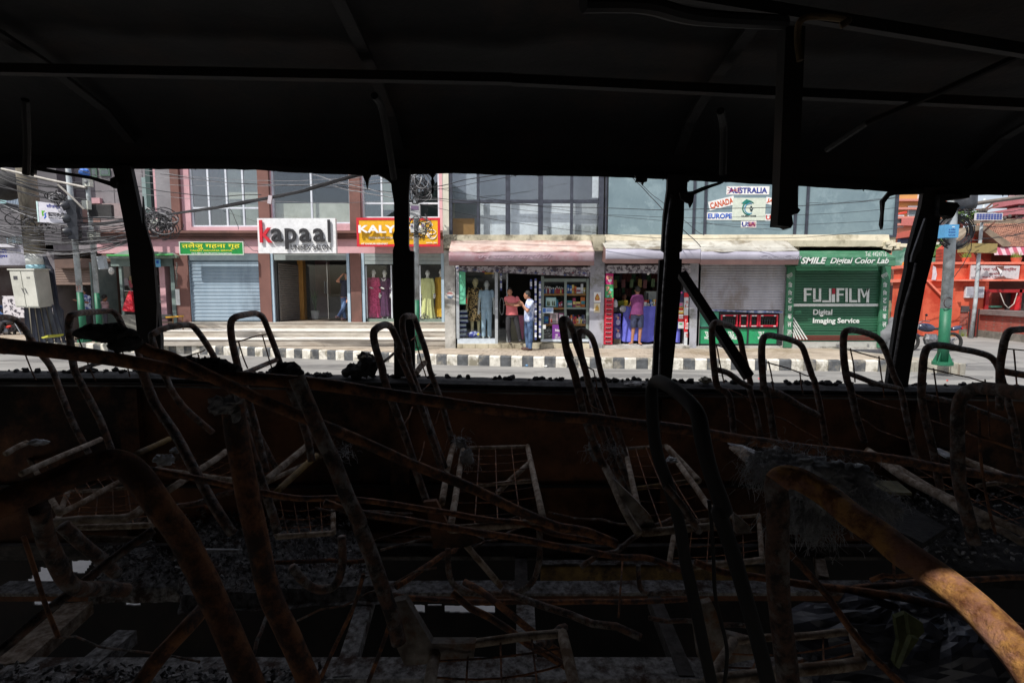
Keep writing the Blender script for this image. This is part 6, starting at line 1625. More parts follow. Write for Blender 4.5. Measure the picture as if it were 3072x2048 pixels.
jR = dict(head=w_(-.22,0,1.66),neck=w_(-.20,0,1.49),chest=w_(-.22,0,1.30),pelvis=w_(-.34,0,.92),lsh=w_(-.16,.2,1.42),rsh=w_(-.16,-.2,1.42),lel=w_(.08,.3,1.22),rel=w_(.10,-.3,1.22),lwr=w_(.30,.33,1.08),rwr=w_(.32,-.33,1.08),lhip=w_(-.3,.1,.88),rhip=w_(-.3,-.1,.88),lkn=w_(.12,.2,.74),rkn=w_(.12,-.2,.74),lan=w_(-.05,.18,.34),ran=w_(-.05,-.18,.34))
figure('person','rider in a blue long-sleeved shirt holding the handlebars at the far left','person',jR,skinm,shirt=M('blue_long_shirt',hx(50,74,120),hx(72,100,146),sc=4,rough=.9),pants=blackp,face=8,sc=.98,longsleeve=True,hem=None)
pM = WG(P4,650,1330,ZS)
motorcycle('parked_motorcycle','dark parked motorcycle half hidden behind the leftmost bus seat frame', pM.x-.1, pM.y+.5, ZS, 2.6, M('dark_grey_paint',(.04,.045,.06),rough=.2,spec=.8), .95)
# ---- cables
def cable(a, b, sag, r=.012, m=None, label='thin black overhead cable crossing the shop fronts', grp='thin overhead cables', seed=0, n=16):
    mb = MB().tube(sagline(a,b,sag,n,seed,.05), r, 5)
    return one('overhead_cable', mb, m or cabm, label, 'cable', grp)
# main thick bundle from the left tangle to the centre pole
YL = 14.6
ctrl = [W(A,640,450,YL+1.2),W(A,860,420,YL+1),W(A,985,395,YL+1),W(B,0,385,YL+1),W(B,250,350,YL),W(B,420,325,YL-.2),W(B,760,262,YL-.4),W(B,1000,212,YL-.5),W(B,1200,150,YL-.5),W(C,260,105,YL-.5),W(C,668,45,YL-.8)]
bnd = thing('cable_bundle','thick sagging bundle of black cables rising to the right over the salon','cable',tuple(ctrl[4]))
random.seed(33)
for k in range(7):
    mb = MB(); pts = []
    for i in range(len(ctrl)-1):
        for u in range(5): 
            p = ctrl[i].lerp(ctrl[i+1],u/5); pts.append(p+Vector((0,.03*math.sin(k*2+i+u*.3),.03*math.sin(k*1.7+(i+u/5)*1.4)+.02*noise.noise(Vector((i+u/5,k,0))))))
    mb.tube(pts,.017,5); mb.build('strand', cabm, bnd)
one('hanging_tag', MB().rbox(W(B,762,275,YL-.45),(.05,.03,.11),(0,.2,0)), plain('tag_pale',190,180,186), 'small pale knot of plastic hanging from the cable bundle above the salon', 'tag')
random.seed(40)
for (f0,x0,y0,f1,x1,y1,s_,r,mm) in [(A,905,65,C,590,92,.25,.007,cabg),(A,910,80,C,590,110,.3,.007,cabg),(A,930,158,C,590,140,.12,.006,cabg),(A,700,215,C,840,270,.2,.006,cabg),(A,500,52,B,700,240,.3,.012,cabm),
      (B,0,95,B,1300,190,.1,.008,cabm),(B,1050,100,C,590,250,.05,.012,cabg),(B,1150,170,C,620,270,.05,.014,cabg),(B,1200,180,C,620,230,.02,.01,cabm),(B,1150,165,C,600,160,.02,.01,cabm),
      (C,660,250,Fr,1460,260,.35,.010,cabm),(C,690,300,Fr,1460,470,.6,.007,cabm),(C,690,260,Fr,1460,330,.4,.006,cabm),(C,640,160,Fr,1460,420,.5,.006,cabm),(E,365,120,Fr,100,600,.05,.012,cabm),(E,400,150,E,860,520,.05,.008,cabm),
      (C,650,210,D,700,40,.02,.012,cabm),(C,660,230,D,1000,10,.05,.008,cabm),(B,480,330,B,545,480,-.05,.008,cabm),(B,560,540,B,680,640,.05,.008,cabm),(Fr,830,300,Fr,1460,250,.05,.006,cabm),(Fr,100,430,Fr,700,480,.05,.006,cabm)]:
    cable(W(f0,x0,y0,YL+.3),W(f1,x1,y1,YL-.2+random.uniform(-.2,.2)),s_,r,mm,seed=random.random()*50)
for k in range(34):   # dense horizontal runs at the left
    y0 = random.uniform(330,640); 
    yc = random.uniform(17.0,17.7); cable(W(A,-60,y0-40+random.uniform(-60,40),yc),W(A,random.uniform(930,1000),470+(y0-480)*.55+random.uniform(-30,30),15.6+random.uniform(0,.8)),random.uniform(.0,.55),random.choice([.008,.011,.016]),cabm if k%4 else cabg,label='black cable in the dense web around the left poles',grp='cables webbed around the left poles',seed=k)
for k in range(10):
    y0 = random.uniform(40,250)
    cable(W(A,-60,y0-60,16.9),W(A,600,y0+random.uniform(20,160),17.0),random.uniform(.0,.3),random.choice([.012,.02,.028]),cabm,label='black cable in the dense web around the left poles',grp='cables webbed around the left poles',seed=k+50)
one('boom_pole', MB().tube([W(A,10,62,16.0),W(A,330,135,16.0),W(A,590,190,16.0)],.035,8), M('arm_grey',hx(150,146,138),hx(180,176,168),sc=5,rough=.5), 'long pale steel arm reaching across above the traffic light', 'pole')
one('steel_brace', MB().tube([W(A,400,170,16.0),W(A,500,260,16.1),W(A,580,340,16.2)],.03,8), M('arm_grey'), 'short grey diagonal brace below the long steel arm', 'pole')
def tangle(name,label,fn,cx,cy,rx,ry,Y,n,seed,r=.010,dy=.25):
    random.seed(seed); t = thing(name,label,'cables',tuple(W(fn,cx,cy,Y)))
    c = W(fn,cx,cy,Y); sx = rx*.4336*Y/F; sz = ry*.4336*Y/F
    for k in range(n):
        p = Vector((random.uniform(-.5,.5)*sx, random.uniform(-.5,.5)*dy, random.uniform(-.5,.5)*sz)); R1 = random.uniform(.25,.75)*sx; R2 = random.uniform(.3,.8)*sz; a0 = random.uniform(0,6.28); sp_a = random.uniform(2,6.3); tl_ = random.uniform(-.6,.6)
        pts = []
        for i in range(15):
            a = a0+sp_a*i/14; x = R1*math.cos(a); z = R2*math.sin(a)
            pts.append(c+p+Vector((x*math.cos(tl_)-z*math.sin(tl_), dy*.3*math.sin(a*1.3+k), x*math.sin(tl_)+z*math.cos(tl_))))
        MB().tube(pts,r*random.choice([.8,1,1.3]),5).build('cable_loop', cabm if k%4 else cabg, t)
    return t
tangle('cable_tangle','bushy tangle of grey and black cables left of the pink building',A,1075,440,150,90,15.4,46,1,.012,.5)
tangle('cable_tangle','coil of black cables hanging above the white bank sign',A,400,265,70,40,16.6,18,2,.016)
tangle('cable_tangle','dark knot of cables wrapped round the thick concrete pole',A,240,430,190,70,17.2,24,3,.012,.7)
one('loose_box', plate(A,1043,408,1090,440,15.2,.1), plain('box_white'), 'small white junction box sitting in the bushy cable tangle', 'box')
# ---- centre pole with coils
YCp = 13.9
pb = G(*C(672,1318),ZS); YCp = pb.y+.15
t = pole('street_pole','silver and green street pole in front of the dress shop with cable coils on top',C,[(662,60),(672,1318)],YCp,.082,.075,968)
tangle('cable_coil','big round coil of black cable at the top of the dress-shop pole',C,668,195,95,110,YCp-.2,34,5,.013,.3)
tangle('cable_coil','loose loops of cable around the pole in front of the yellow sign',C,672,455,95,85,YCp-.15,18,6,.009,.3)
tangle('cable_coil','small loose cable bunch low in the display window right of the pole',C,722,1085,30,35,YCp+.6,10,7,.008,.15)
for (x0,y0,x1,y1,lab,cc,nm) in ((622,308,690,402,'grey and white meter box hung high on the dress-shop pole',(176,178,180),'meter_box'),(697,432,726,512,'cream fuse box on the right of the dress-shop pole',(196,190,166),'fuse_box'),(625,440,650,500,'white fuse box on the left of the dress-shop pole',(190,192,192),'fuse_box')):
    X0,X1,Z0,Z1 = RC(C,x0,y0,x1,y1,YCp-.3); q = thing(nm,lab,'box',((X0+X1)/2,YCp-.25,Z0)); MB().box(X0,X1,YCp-.3,YCp-.12,Z0,Z1).build('case', plain(nm+str(cc[0]),*cc), q); MB().box(X0+.03,X1-.03,YCp-.31,YCp-.301,Z0+(Z1-Z0)*.6,Z1-.04).build('cover', plain('cover_%d'%cc[0],110,90,120), q)
for k in range(6): cable(W(C,700+k*9,300,YCp-.1),W(C,715+k*6,560-k*30,YCp-.1),.0,.006,cabm,label='cable dropping down beside the dress-shop pole',grp='cables dropping beside the dress-shop pole',seed=k+80)
# ================================================================== RIGHT SIDE : CORNER, TEMPLE, FAR HOUSES
oran = M('orange_paint', hx(192,80,56), hx(208,98,70), sc=1.1, rough=.85, bump=.02, c3=hx(176,58,36), sc3=.8)
oran2 = M('orange_trim', hx(214,106,84), hx(228,134,112), sc=1.5, rough=.8)
obrick = brick_mat('orange_brick', hx(196,78,52), hx(176,62,42), hx(150,58,44), 1.0)
rbrick = brick_mat('red_brick', hx(178,84,70), hx(158,70,58), hx(150,110,100), 1.0)
# pole with the blue box
pb = WG(Gr,625,1402,ZS)
YPb = pb.y
t = pole('street_pole','silver and green street pole at the kerb corner carrying a blue box',Gr,[(705,160),(625,1400)],YPb,.115,.105,992,ms=steelp)
blb = thing('blue_box','blue plastic junction box with dark writing strapped to the corner pole','box',tuple(W(Gr,697,422,YPb-.3)))
X0,X1,Z0,Z1 = RC(Gr,645,376,746,472,YPb-.35)
MB().box(X0,X1,YPb-.35,YPb-.13,Z0,Z1).build('case', plain('box_blue',84,150,196,.45), blb)
for k,s in enumerate(['व गणेश','मा ४४२०२१','९८५११']): text(s,(X0+.08,X1-.08,Z1-.13-.065*k,Z1-.09-.065*k),YPb-.35,nav,blb,th=.002)
MB().box(X0+.15,X1-.1,YPb-.353,YPb-.35,Z1-.06,Z1-.045).build('printed_bar', wht, blb)
c = W(Gr,722,430,YPb-.05); cw2 = thing('cable_coil','thick ring of black cable hanging behind the blue box','cables',tuple(c))
for k in range(9):
    r = .44-.02*k; MB().tube([c+Vector((r*math.cos(a)*(1+.03*math.sin(3*a+k)),.03*math.sin(k),r*.92*math.sin(a))) for a in [i*math.pi/12 for i in range(25)]],.012,5,caps=False).build('cable_loop', cabm, cw2)
a = W(Gr,668,950,YPb-.125); MB().tube([a+Vector((.10*math.cos(i*.35),0,.12*math.sin(i*.35))) for i in range(2,17)],.01,5).build('painted_mark', plain('mark_black',60,44,44), t)
# traffic-signal back hanging at top, dark
sg = thing('traffic_light','dark traffic light head with loose wires high on the corner pole','traffic light',tuple(W(Gr,795,200,YPb-.2)))
MB().loft([(W(Gr,795,265,YPb-.2),.17,.2),(W(Gr,797,240,YPb-.2),.20,.22),(W(Gr,800,165,YPb-.2),.20,.22),(W(Gr,795,142,YPb-.2),.12,.14)],12).build('housing', hs, sg, smooth=True)
tangle('cable_tangle','small tangle of wires hanging below the corner traffic light',Gr,790,270,42,22,YPb-.2,12,9,.008,.2)
one('boom_pole', MB().tube([W(Gr,815,232,YPb-.1),W(Gr,1000,203,YPb),W(Gr,1340,158,YPb+.2)],.045,8), M('arm_dark',hx(90,84,80),hx(116,108,100),sc=5,rough=.6), 'dark horizontal steel arm reaching right from the corner pole', 'pole')
# kerb island around pole
isl = [WG(Gr,575,1412,ZS-.12),WG(Gr,640,1428,ZS-.12),WG(Gr,735,1426,ZS-.12),WG(Gr,765,1412,ZS-.12),WG(Gr,720,1400,ZS-.12),WG(Gr,600,1392,ZS-.12)]
q = []
for p in isl: q.append((p.x,p.y))
struct('kerb_island', flat(ccw(q),-.02,ZS-.12,'',kgm), kgm)
# ---- temple front wall
YT = 24.2
zt0 = P(*Gr(900,792),YT).z; zt1 = P(*Gr(900,668),YT).z
tx = W(Gr,300,900,YT).x; txr = W(Gr,1225,900,YT).x+4
tw = thing('temple_wall','bright orange compound wall of the temple across the side road','wall',(14,YT,0))
MB().box(W(Gr,460,900,YT).x,W(Gr,935,900,YT).x,YT,YT+.4,0,zt0).build('lower_wall', oran, tw)
MB().box(W(Gr,548,730,YT).x,txr,YT-.02,YT+.4,zt0+.08,zt1).build('parapet', oran, tw)
MB().box(W(Gr,548,730,YT).x,txr,YT-.25,YT+.45,zt0,zt0+.08).build('ledge', oran2, tw)
MB().box(W(Gr,548,730,YT).x,txr,YT-.12,YT+.45,zt1,zt1+.10).build('coping', oran2, tw)
for x in (820,1205): MB().box(W(Gr,x-15,700,YT).x,W(Gr,x+8,700,YT).x,YT-.10,YT-.021,zt0+.08,zt1).build('pilaster', oran, tw)
# stair parapet going down left
q=[W(Gr,x,y,YT-.6) for x,y in ((455,700),(500,790),(640,935),(640,1190),(455,1190))]
mb = MB().prism([(v.x,v.z) for v in q],YT-.8,YT-.5); mb.build('stair_wall', oran, tw)
q=[W(Gr,x,y,YT-.8) for x,y in ((500,792),(508,785),(650,925),(638,938))]; MB().prism([(v.x,v.z) for v in q],YT-.9,YT-.45).build('stair_coping', oran2, tw)
for k in range(5):
    X0,X1,Z0,Z1 = RC(Gr,540+k*22,840+k*22,700,862+k*22,YT-.3); MB().box(X0,X1,YT-.45,YT-.05,Z0,Z1-.02).build('step', oran, tw)
MB().box(W(Gr,640,1000,YT-.5).x,W(Gr,745,1000,YT-.5).x,YT-.6,YT-.1,0,P(*Gr(700,945),YT-.5).z).build('low_wall', oran, tw)
# gate post left
gp_ = thing('gate_post','orange gate post with stepped cap and flowers left of the temple stairs','post',(W(Gr,335,900,YT-1.2).x,YT-1.2,0))
MB().box(W(Gr,318,900,YT-1.2).x,W(Gr,420,900,YT-1.2).x,YT-1.2,YT-.7,0,P(*Gr(340,705),YT-1.2).z).build('shaft', oran, gp_)
for (y,e) in ((700,.12),(800,.14)): z=P(*Gr(340,y),YT-1.2).z; MB().box(W(Gr,318,900,YT-1.2).x-e,W(Gr,420,900,YT-1.2).x+e,YT-1.2-e,YT-.6,z,z+.14).build('cap', oran2, gp_)
mb = MB()
random.seed(3)
for k in range(60): p = W(Gr,random.uniform(335,385),random.uniform(650,690),YT-1.0); mb.rbox(p,(.05,.02,.03),(random.random()*3,random.random()*3,0))
tag(mb.build('flowers', M('marigold',hx(220,130,40),hx(90,130,60),sc=3), gp_), kind='stuff')
# sign
t = thing('temple_sign','torn grey temple sign with dark red Nepali lettering on the orange wall','sign',(W(Gr,1010,730,YT-.15).x,YT-.15,zt0))
q=[W(Gr,*p,YT-.15) for p in ((838,675),(1195,680),(1182,785),(828,780))]; MB().prism([(v.x,v.z) for v in q],YT-.16,YT-.11).build('panel', plain('sign_grey',196,190,192,.6), t)
mrn = plain('letter_maroon',140,40,50)
textp('श्री भाट भटे',Gr,860,690,1030,722,YT-.16,mrn,t,bold=.02); textp('मन्िदर',Gr,1072,692,1168,722,YT-.16,mrn,t,bold=.02)
textp('भाटभटेनी',Gr,968,727,1045,746,YT-.16,mrn,t,bold=.015); textp('वार्ड नं. ५ काठमाडौं',Gr,918,753,1080,772,YT-.16,mrn,t,bold=.015)
for pts in (((1018,682),(1076,680),(1070,705),(1045,722)),((1000,775),(1075,755),(1090,768),(1160,778),(1110,784))):
    q=[W(Gr,*p,YT-.17) for p in pts]; MB().prism([(v.x,v.z) for v in q],YT-.20,YT-.165).build('torn_flap', plain('flap_brown',110,74,66), t)
q=[W(Gr,*p,YT-.2) for p in ((1022,688),(1062,716),(1048,742),(1040,722))]; MB().prism([(v.x,v.z) for v in q],YT-.23,YT-.20).build('torn_flap', wht, t)
X0,X1,Z0,Z1 = RC(Gr,796,832,932,914,YT-.1); t = thing('notice_board','pale notice board with two panes left of the temple doorway','board',((X0+X1)/2,YT-.1,Z0))
MB().box(X0,X1,YT-.1,YT-.01,Z0,Z1).build('frame', plain('frame_pale',206,206,210), t); MB().box(X0+.05,(X0+X1)/2-.02,YT-.11,YT-.101,Z0+.1,Z1-.05).build('pane', plain('pane_grey',160,160,170), t); MB().box((X0+X1)/2+.02,X1-.05,YT-.11,YT-.101,Z0+.1,Z1-.05).build('pane', plain('pane_grey'), t)
# doorway
dkr = plain('door_red',150,24,28)
for (x0,y0,x1,y1) in ((935,852,1225,876),(935,876,960,1000),(1180,850,1200,1005)): X0,X1,Z0,Z1=RC(Gr,x0,y0,x1,y1,YT-.05); MB().box(X0,X1,YT-.1,YT+.3,Z0,Z1).build('door_frame', dkr, tw)
X0,X1,Z0,Z1=RC(Gr,985,878,1042,1000,YT+1.2); MB().box(X0,X1,YT+1.2,YT+1.4,0,Z1).build('inner_wall', rbrick, tw)
MB().box(W(Gr,935,900,YT).x,txr,YT+3,YT+3.2,0,zt0).build('back_wall', M('shop_gloom'), tw)
MB().box(W(Gr,1150,900,YT).x,txr,YT+.3,YT+.4,0,zt0-.4).build('inner_wall', M('dark_wall'), tw)
X0,X1,Z0,Z1=RC(Gr,980,972,1065,986,YT+.6); MB().box(X0,X1,YT+.6,YT+.9,Z0,Z1).build('green_bench', plain('bench_mint',120,190,160), tw)
q=[W(Gr,x,y,YT-.3) for x,y in ((1172,900),(1190,905),(1180,1005),(1150,1005))]; one('red_cloth',MB().prism([(v.x,v.z) for v in q],YT-.35,YT-.3),plain('cloth_red',200,30,36),'red cloth tied to the temple doorway railing','cloth')
one('rope',MB().tube([W(Gr,1050,880,YT-.2),W(Gr,1080,960,YT-.2),W(Gr,1110,990,YT-.2),W(Gr,1150,960,YT-.2),W(Gr,1175,880,YT-.2)],.02,6),plain('rope_pale',206,200,190),'pale rope looping across the temple doorway','rope')
# gable building behind
YG = 26
gb = thing('temple_building','orange brick temple house with a tiled gable roof','building',(16,YG,0))
ap = W(Gr,825,415,YG); lb_ = W(Gr,690,510,YG); rb_ = W(Gr,980,650,YG)
q=[(lb_.x,0),(W(Gr,690,800,YG).x,lb_.z),(ap.x,ap.z),(W(Gr,985,540,YG).x+.0,W(Gr,985,560,YG).z),(W(Gr,985,600,YG).x,0)]
MB().prism([(lb_.x-.4,0),(lb_.x-.4,lb_.z-.3),(ap.x,ap.z),(W(Gr,990,555,YG).x,W(Gr,990,555,YG).z),(W(Gr,990,555,YG).x,0)],YG,YG+.4).build('gable_wall', obrick, gb)
Yrr = YG-.2
MB().box(W(Gr,990,600,YG).x,txr+2,YG+.6,YG+1.0,0,W(Gr,1000,560,YG).z).build('front_wall', M('temple_dark',hx(96,50,40),hx(120,62,50),sc=1), gb)
for (x,y) in ((828,470),(752,540),(888,515)):
    X0,X1,Z0,Z1=RC(Gr,x-12,y-14,x+12,y+14,YG-.05); MB().box(X0,X1,YG-.03,YG+.05,Z0,Z1).build('vent_hole', M('hole_dark',(.03,.01,.01)), gb); MB().box(X0-.08,X1+.08,YG-.15,YG,Z0-.06,Z0).build('vent_sill', oran2, gb); MB().box(X0-.08,X1+.08,YG-.15,YG,Z1,Z1+.06).build('vent_lintel', oran, gb)
# tiled roof slope: eave front right, ridge behind
tile = M('roof_tile', hx(150,104,88), hx(186,138,116), sc=2.5, rough=.9, bump=.05, bsc=20, c3=hx(110,84,74), sc3=1.3)
e0 = W(Gr,1040,545,YG-.5); e1 = W(Gr,1240,548,YG-.5)+Vector((3,0,0)); r0 = W(Gr,870,372,YG+3.2); r1 = W(Gr,1240,365,YG+3.2)+Vector((4,0,0))
mb = MB().add([e0+Vector((-.6,0,0)),e1,r1,r0,e0+Vector((-.6,0,-.15)),e1+Vector((0,0,-.15)),r1+Vector((0,0,-.15)),r0+Vector((0,0,-.15))],[(0,1,2,3),(7,6,5,4),(0,4,5,1),(1,5,6,2),(2,6,7,3),(3,7,4,0)]); mb.build('roof', tile, gb)
rows_n, cols_n = 26, 60; mb = MB(); un = (e1-e0).cross(r0-e0).normalized(); un = un if un.z > 0 else -un
el = e0+Vector((-.5,0,0))
for i in range(rows_n):
    for jx in range(cols_n):
        a = el.lerp(e1,(jx+.5)/cols_n); b = r0.lerp(r1,(jx+.5)/cols_n); p = a.lerp(b,(i+.5)/rows_n)+un*(.03+random.uniform(0,.02)); d = (b-a).normalized(); s = (e1-el).normalized()
        hw,hl = .062,(b-a).length/rows_n*.55
        mb.add([p-s*hw-d*hl+un*.02,p+s*hw-d*hl+un*.02,p+s*hw*.8+d*hl,p-s*hw*.8+d*hl,p-d*hl+un*.05,p+d*hl+un*.03],[(0,4,5,3),(4,1,2,5)])
tag(mb.build('roof_tiles', tile, gb), kind='stuff')
q = [W(Gr,x,y,Yrr) for x,y in ((825,392),(855,388),(1060,520),(1040,545),(1000,545),(850,425),(820,430))]
MB().prism([(v.x,v.z) for v in q],YG-.7,YG+.2).build('verge', M('verge_grey',hx(110,100,86),hx(140,128,112),sc=3,rough=.9,bump=.05), gb)
q = [W(Gr,x,y,Yrr-.2) for x,y in ((850,395),(930,372),(930,382),(1010,538),(980,535))]
q2 = [W(Gr,x,y,YG-.4) for x,y in ((690,505),(820,395),(835,408),(700,520))]
MB().prism([(v.x,v.z) for v in q2],YG-.6,YG+.2).build('verge', M('verge_grey'), gb)
MB().box(r0.x-.2,r1.x,r0.y-.2,r0.y+.2,r0.z-.05,r0.z+.25).build('ridge', M('verge_grey'), gb)
# striped valance under the eave
vl = thing('striped_valance','pink and white striped cloth valance hanging under the tiled eave','awning',tuple(W(Gr,1120,570,YG-.6)))
X0 = W(Gr,985,570,YG-.6).x
for k in range(26):
    x = X0+k*.2; y = x+.1; p = W(Gr,1000,560,YG-.6)
    MB().add([(x,YG-.6,p.z+.12),(x+.2,YG-.6,p.z+.12),(x+.2,YG-.8,p.z-.28),(x,YG-.8,p.z-.28),(x,YG-.58,p.z+.12),(x+.2,YG-.58,p.z+.12),(x+.2,YG-.78,p.z-.28),(x,YG-.78,p.z-.28)],[(0,1,2,3),(7,6,5,4),(0,4,5,1),(1,5,6,2),(2,6,7,3),(3,7,4,0)]).build('stripe', plain('stripe_pink',170,84,104) if k%2 else plain('stripe_white',196,170,178), vl)
# flower pots on the parapet
for (x0,x1,y0,y1,lab) in ((798,842,618,656,'orange brick-red pot with grass on the parapet by the gable'),(1158,1224,618,658,'terracotta planter with low plants at the right end of the parapet')):
    X0,X1,Z0,Z1=RC(Gr,x0,y0,x1,y1,YT); t = thing('flower_pot',lab,'pot',((X0+X1)/2,YT+.1,Z0))
    Z0 = zt1+.10
    MB().loft([(((X0+X1)/2,YT+.15,Z0),(X1-X0)*.38,.16),(((X0+X1)/2,YT+.15,Z1),(X1-X0)*.5,.2)],14).build('pot', oran if x0<900 else plain('terracotta',190,96,70), t)
    mb = MB()
    for k in range(50): 
        a = Vector(((X0+X1)/2+random.uniform(-.3,.3)*(X1-X0)/.6,YT+.15+random.uniform(-.1,.1),Z1)); d = Vector((random.uniform(-.15,.15),random.uniform(-.1,.1),random.uniform(.15,.35))); mb.add([a,a+Vector((.03,0,0)),a+d],[(0,1,2)])
    tag(mb.build('foliage', M('grass_green',hx(90,110,40),hx(140,150,70),sc=10), t), kind='stuff')
# brick wall and gate at right
bw_ = thing('brick_wall','low red brick wall with grey stone coping and base at the far right','wall',(18,22,0))
wa = WG(Gr,888,1200,0); wb_ = WG(Gr,1225,1242,0); wb_ = wa + (wb_-wa)*1.6
def wallseg(a,b,z0,z1,th,nm,m,par,off=0):
    d=(b-a).normalized(); n=Vector((-d.y,d.x,0)); a2=a-n*off; b2=b-n*off
    v=[a2,b2,b2+n*th,a2+n*th]; v=[Vector((p.x,p.y,z0)) for p in v]+[Vector((p.x,p.y,z1)) for p in v]
    return MB().add(v,[(3,2,1,0),(4,5,6,7),(0,1,5,4),(1,2,6,5),(2,3,7,6),(3,0,4,7)]).build(nm,m,par)
h1 = P(*Gr(890,1150),wa.y).z; h2 = P(*Gr(890,1035),wa.y).z; h3 = P(*Gr(890,1000),wa.y).z
bb = M('grey_base_stone', hx(96,94,88), hx(140,136,128), sc=2, rough=.9, bump=.05)
d_=(wb_-wa); nb_=12
for k in range(nb_): wallseg(wa+d_*(k/nb_),wa+d_*((k+.96)/nb_),0,h1,.34+.0*k,'base_stone',bb,bw_,.03)
wallseg(wa,wb_,h1,h2,.3,'brick_face',rbrick,bw_); wallseg(wa-d_.normalized()*.05,wb_,h2,h3,.5,'coping',M('slate_coping',hx(110,100,98),hx(136,126,122),sc=2,rough=.8),bw_,.1)
ga = WG(Gr,740,1195,0); gb2 = WG(Gr,800,1195,0)
wallseg(ga,gb2,0,h1,.4,'base_stone',bb,bw_,.03); wallseg(ga,gb2,h1,h2+.1,.4,'brick_pier',rbrick,bw_); wallseg(ga,gb2,h2+.1,h3+.15,.5,'coping',M('slate_coping'),bw_,.05)
gt_ = thing('iron_gate','narrow dark red barred gate between the two brick walls','gate',tuple(WG(Gr,845,1198,0)))
for k in range(7):
    p = WG(Gr,812+k*11,1198,0.05); MB().tube([p,p+Vector((0,0,h3))],.025,6).build('bar', plain('bar_red',110,40,36) if k%2 else plain('bar_dark',50,40,40), gt_)
for z in (.25,h3*.85): p=WG(Gr,808,1198,0);p2=WG(Gr,882,1200,0); MB().bar(Vector((p.x,p.y,z)),Vector((p2.x,p2.y,z)),.04,.05).build('rail', plain('bar_dark'), gt_)
gq = WG(Gr,830,1195,0); mb = MB()
for k in range(160): a = gq+Vector((random.uniform(-1.2,.9),random.uniform(-.3,.2),0)); mb.add([a,a+Vector((.03,0,0)),a+Vector((random.uniform(-.08,.08),0,random.uniform(.08,.3)))],[(0,1,2)])
tag(one('weeds',mb,M('grass_green'),'yellow-green weeds growing along the foot of the gate','weeds'),kind='stuff')
# electric pole with solar panel
YE = 22.6
ep = thing('electric_pole','slim grey pole with crossarms, lamp box and a solar panel bracket','pole',tuple(WG(Gr,855,1010,0)))
pts = [Vector((W(Gr,850,1010,YE).x,YE,0)),W(Gr,868,940,YE),W(Gr,888,660,YE),W(Gr,912,400,YE),W(Gr,935,185,YE)]
MB().tube(pts,[.08,.075,.07,.06,.05],10).build('shaft', steelp, ep, smooth=True)
MB().rbox(W(Gr,882,550,YE-.15),(.75,.12,.20),(0,.02,0)).build('lamp_box', plain('box_olive',150,132,84), ep)
ar = M('arm_rust',hx(96,66,56),hx(120,84,70),sc=6)
for (a,b) in (((915,285),(1035,230)),((910,290),(1000,212)),((870,268),(940,262)),((905,355),(985,345)),((930,430),(1015,350)),((845,570),(880,600))): MB().bar(W(Gr,*a,YE-.1),W(Gr,*b,YE-.1),.05,.06).build('crossarm', ar, ep)
for (x,y) in ((905,275),(925,270),(945,275),(1085,330),(1120,315)): MB().ell(W(Gr,x,y,YE-.15),(.06,.06,.09),8,6).build('insulator', plain('insulator',80,74,70), ep)
so = thing('solar_panel','blue solar panel mounted on the electric pole above the temple roof','solar panel',tuple(W(Gr,965,318,YE-.3)))
X0,X1,Z0,Z1=RC(Gr,864,291,1064,346,YE-.4)
MB().rbox(((X0+X1)/2,YE-.4,(Z0+Z1)/2),((X1-X0)/2,.03,(Z1-Z0)/2)).build('frame', plain('frame_pale'), so)
for i in range(9):
    for k in range(3):
        w9=(X1-X0-.06)/9; h3_=(Z1-Z0-.06)/3
        MB().rbox((X0+.03+w9*(i+.5),YE-.437,Z0+.03+h3_*(k+.5)),(w9/2-.012,.006,h3_/2-.012)).build('solar_cell', M('cell_blue',hx(50,64,130),hx(70,86,156),sc=3,rough=.2), so)
for (f0,x0,y0,x1,y1) in ((Gr,915,360,1300,300),(Gr,915,390,1300,345),(Gr,905,480,1300,410),(Gr,500,505,1225,440),(Gr,640,480,900,485),(Gr,880,285,1300,250),(Gr,820,280,862,350),(Gr,815,285,840,480),(Gr,840,480,836,560),(Gr,835,560,700,775)):
    cable(W(f0,x0,y0,YE-1),W(f0,x1,y1,YE-.5),.1,.014,label='dark wire running to the electric pole by the temple',grp='wires around the temple pole')
# ---- apartment block behind
YAp = 44
apn = M('salmon_render', hx(196,128,104), hx(214,150,124), sc=.5, rough=.85, c3=hx(180,112,92), sc3=.3)
ab = thing('apartment_block','salmon and orange multi-storey house behind the film shop','building',(W(Gr,400,300,YAp).x,YAp,0))
X0=W(Gr,250,300,YAp).x; X1=W(Gr,785,300,YAp).x
zz1=P(*Gr(500,325),YAp).z
MB().box(X0,X1,YAp,YAp+8,0,zz1).build('lower_storeys', apn, ab)
xs1_=W(Gr,495,200,YAp).x+2.2; MB().box(X0,xs1_,YAp,YAp+8,zz1,zz1+5.5).build('upper_storeys', M('ochre_render',hx(190,140,84),hx(206,158,100),sc=.5,rough=.85), ab)
for y in (200,262,328,378,470): z=P(*Gr(500,y),YAp).z; MB().box(X0-.2,(X1 if y>300 else xs1_)+.3,YAp-.35,YAp,z-.10,z+.08).build('balcony_slab', plain('slab_pink',206,140,126), ab)
for (x0,y0,x1,y1) in ((372,238,468,322),(288,305,340,398),(448,155,495,200),(418,410,440,470),(600,400,625,450),(590,330,640,370),(655,330,770,378)):
    a_,b_,c_,d_2=RC(Gr,x0,y0,x1,y1,YAp-.1); f=MB().box(a_,b_,YAp-.12,YAp,c_,d_2).build('window', plain('frame_pale'), ab); n_=max(1,int((b_-a_)/1.0))
    for k in range(n_): MB().box(a_+.08+(b_-a_-.08)*k/n_,a_+(b_-a_-.08)*(k+1)/n_-.02,YAp-.14,YAp-.121,c_+.1,d_2-.1).build('pane', plain('pane_curtain',130,150,156,.2), f)
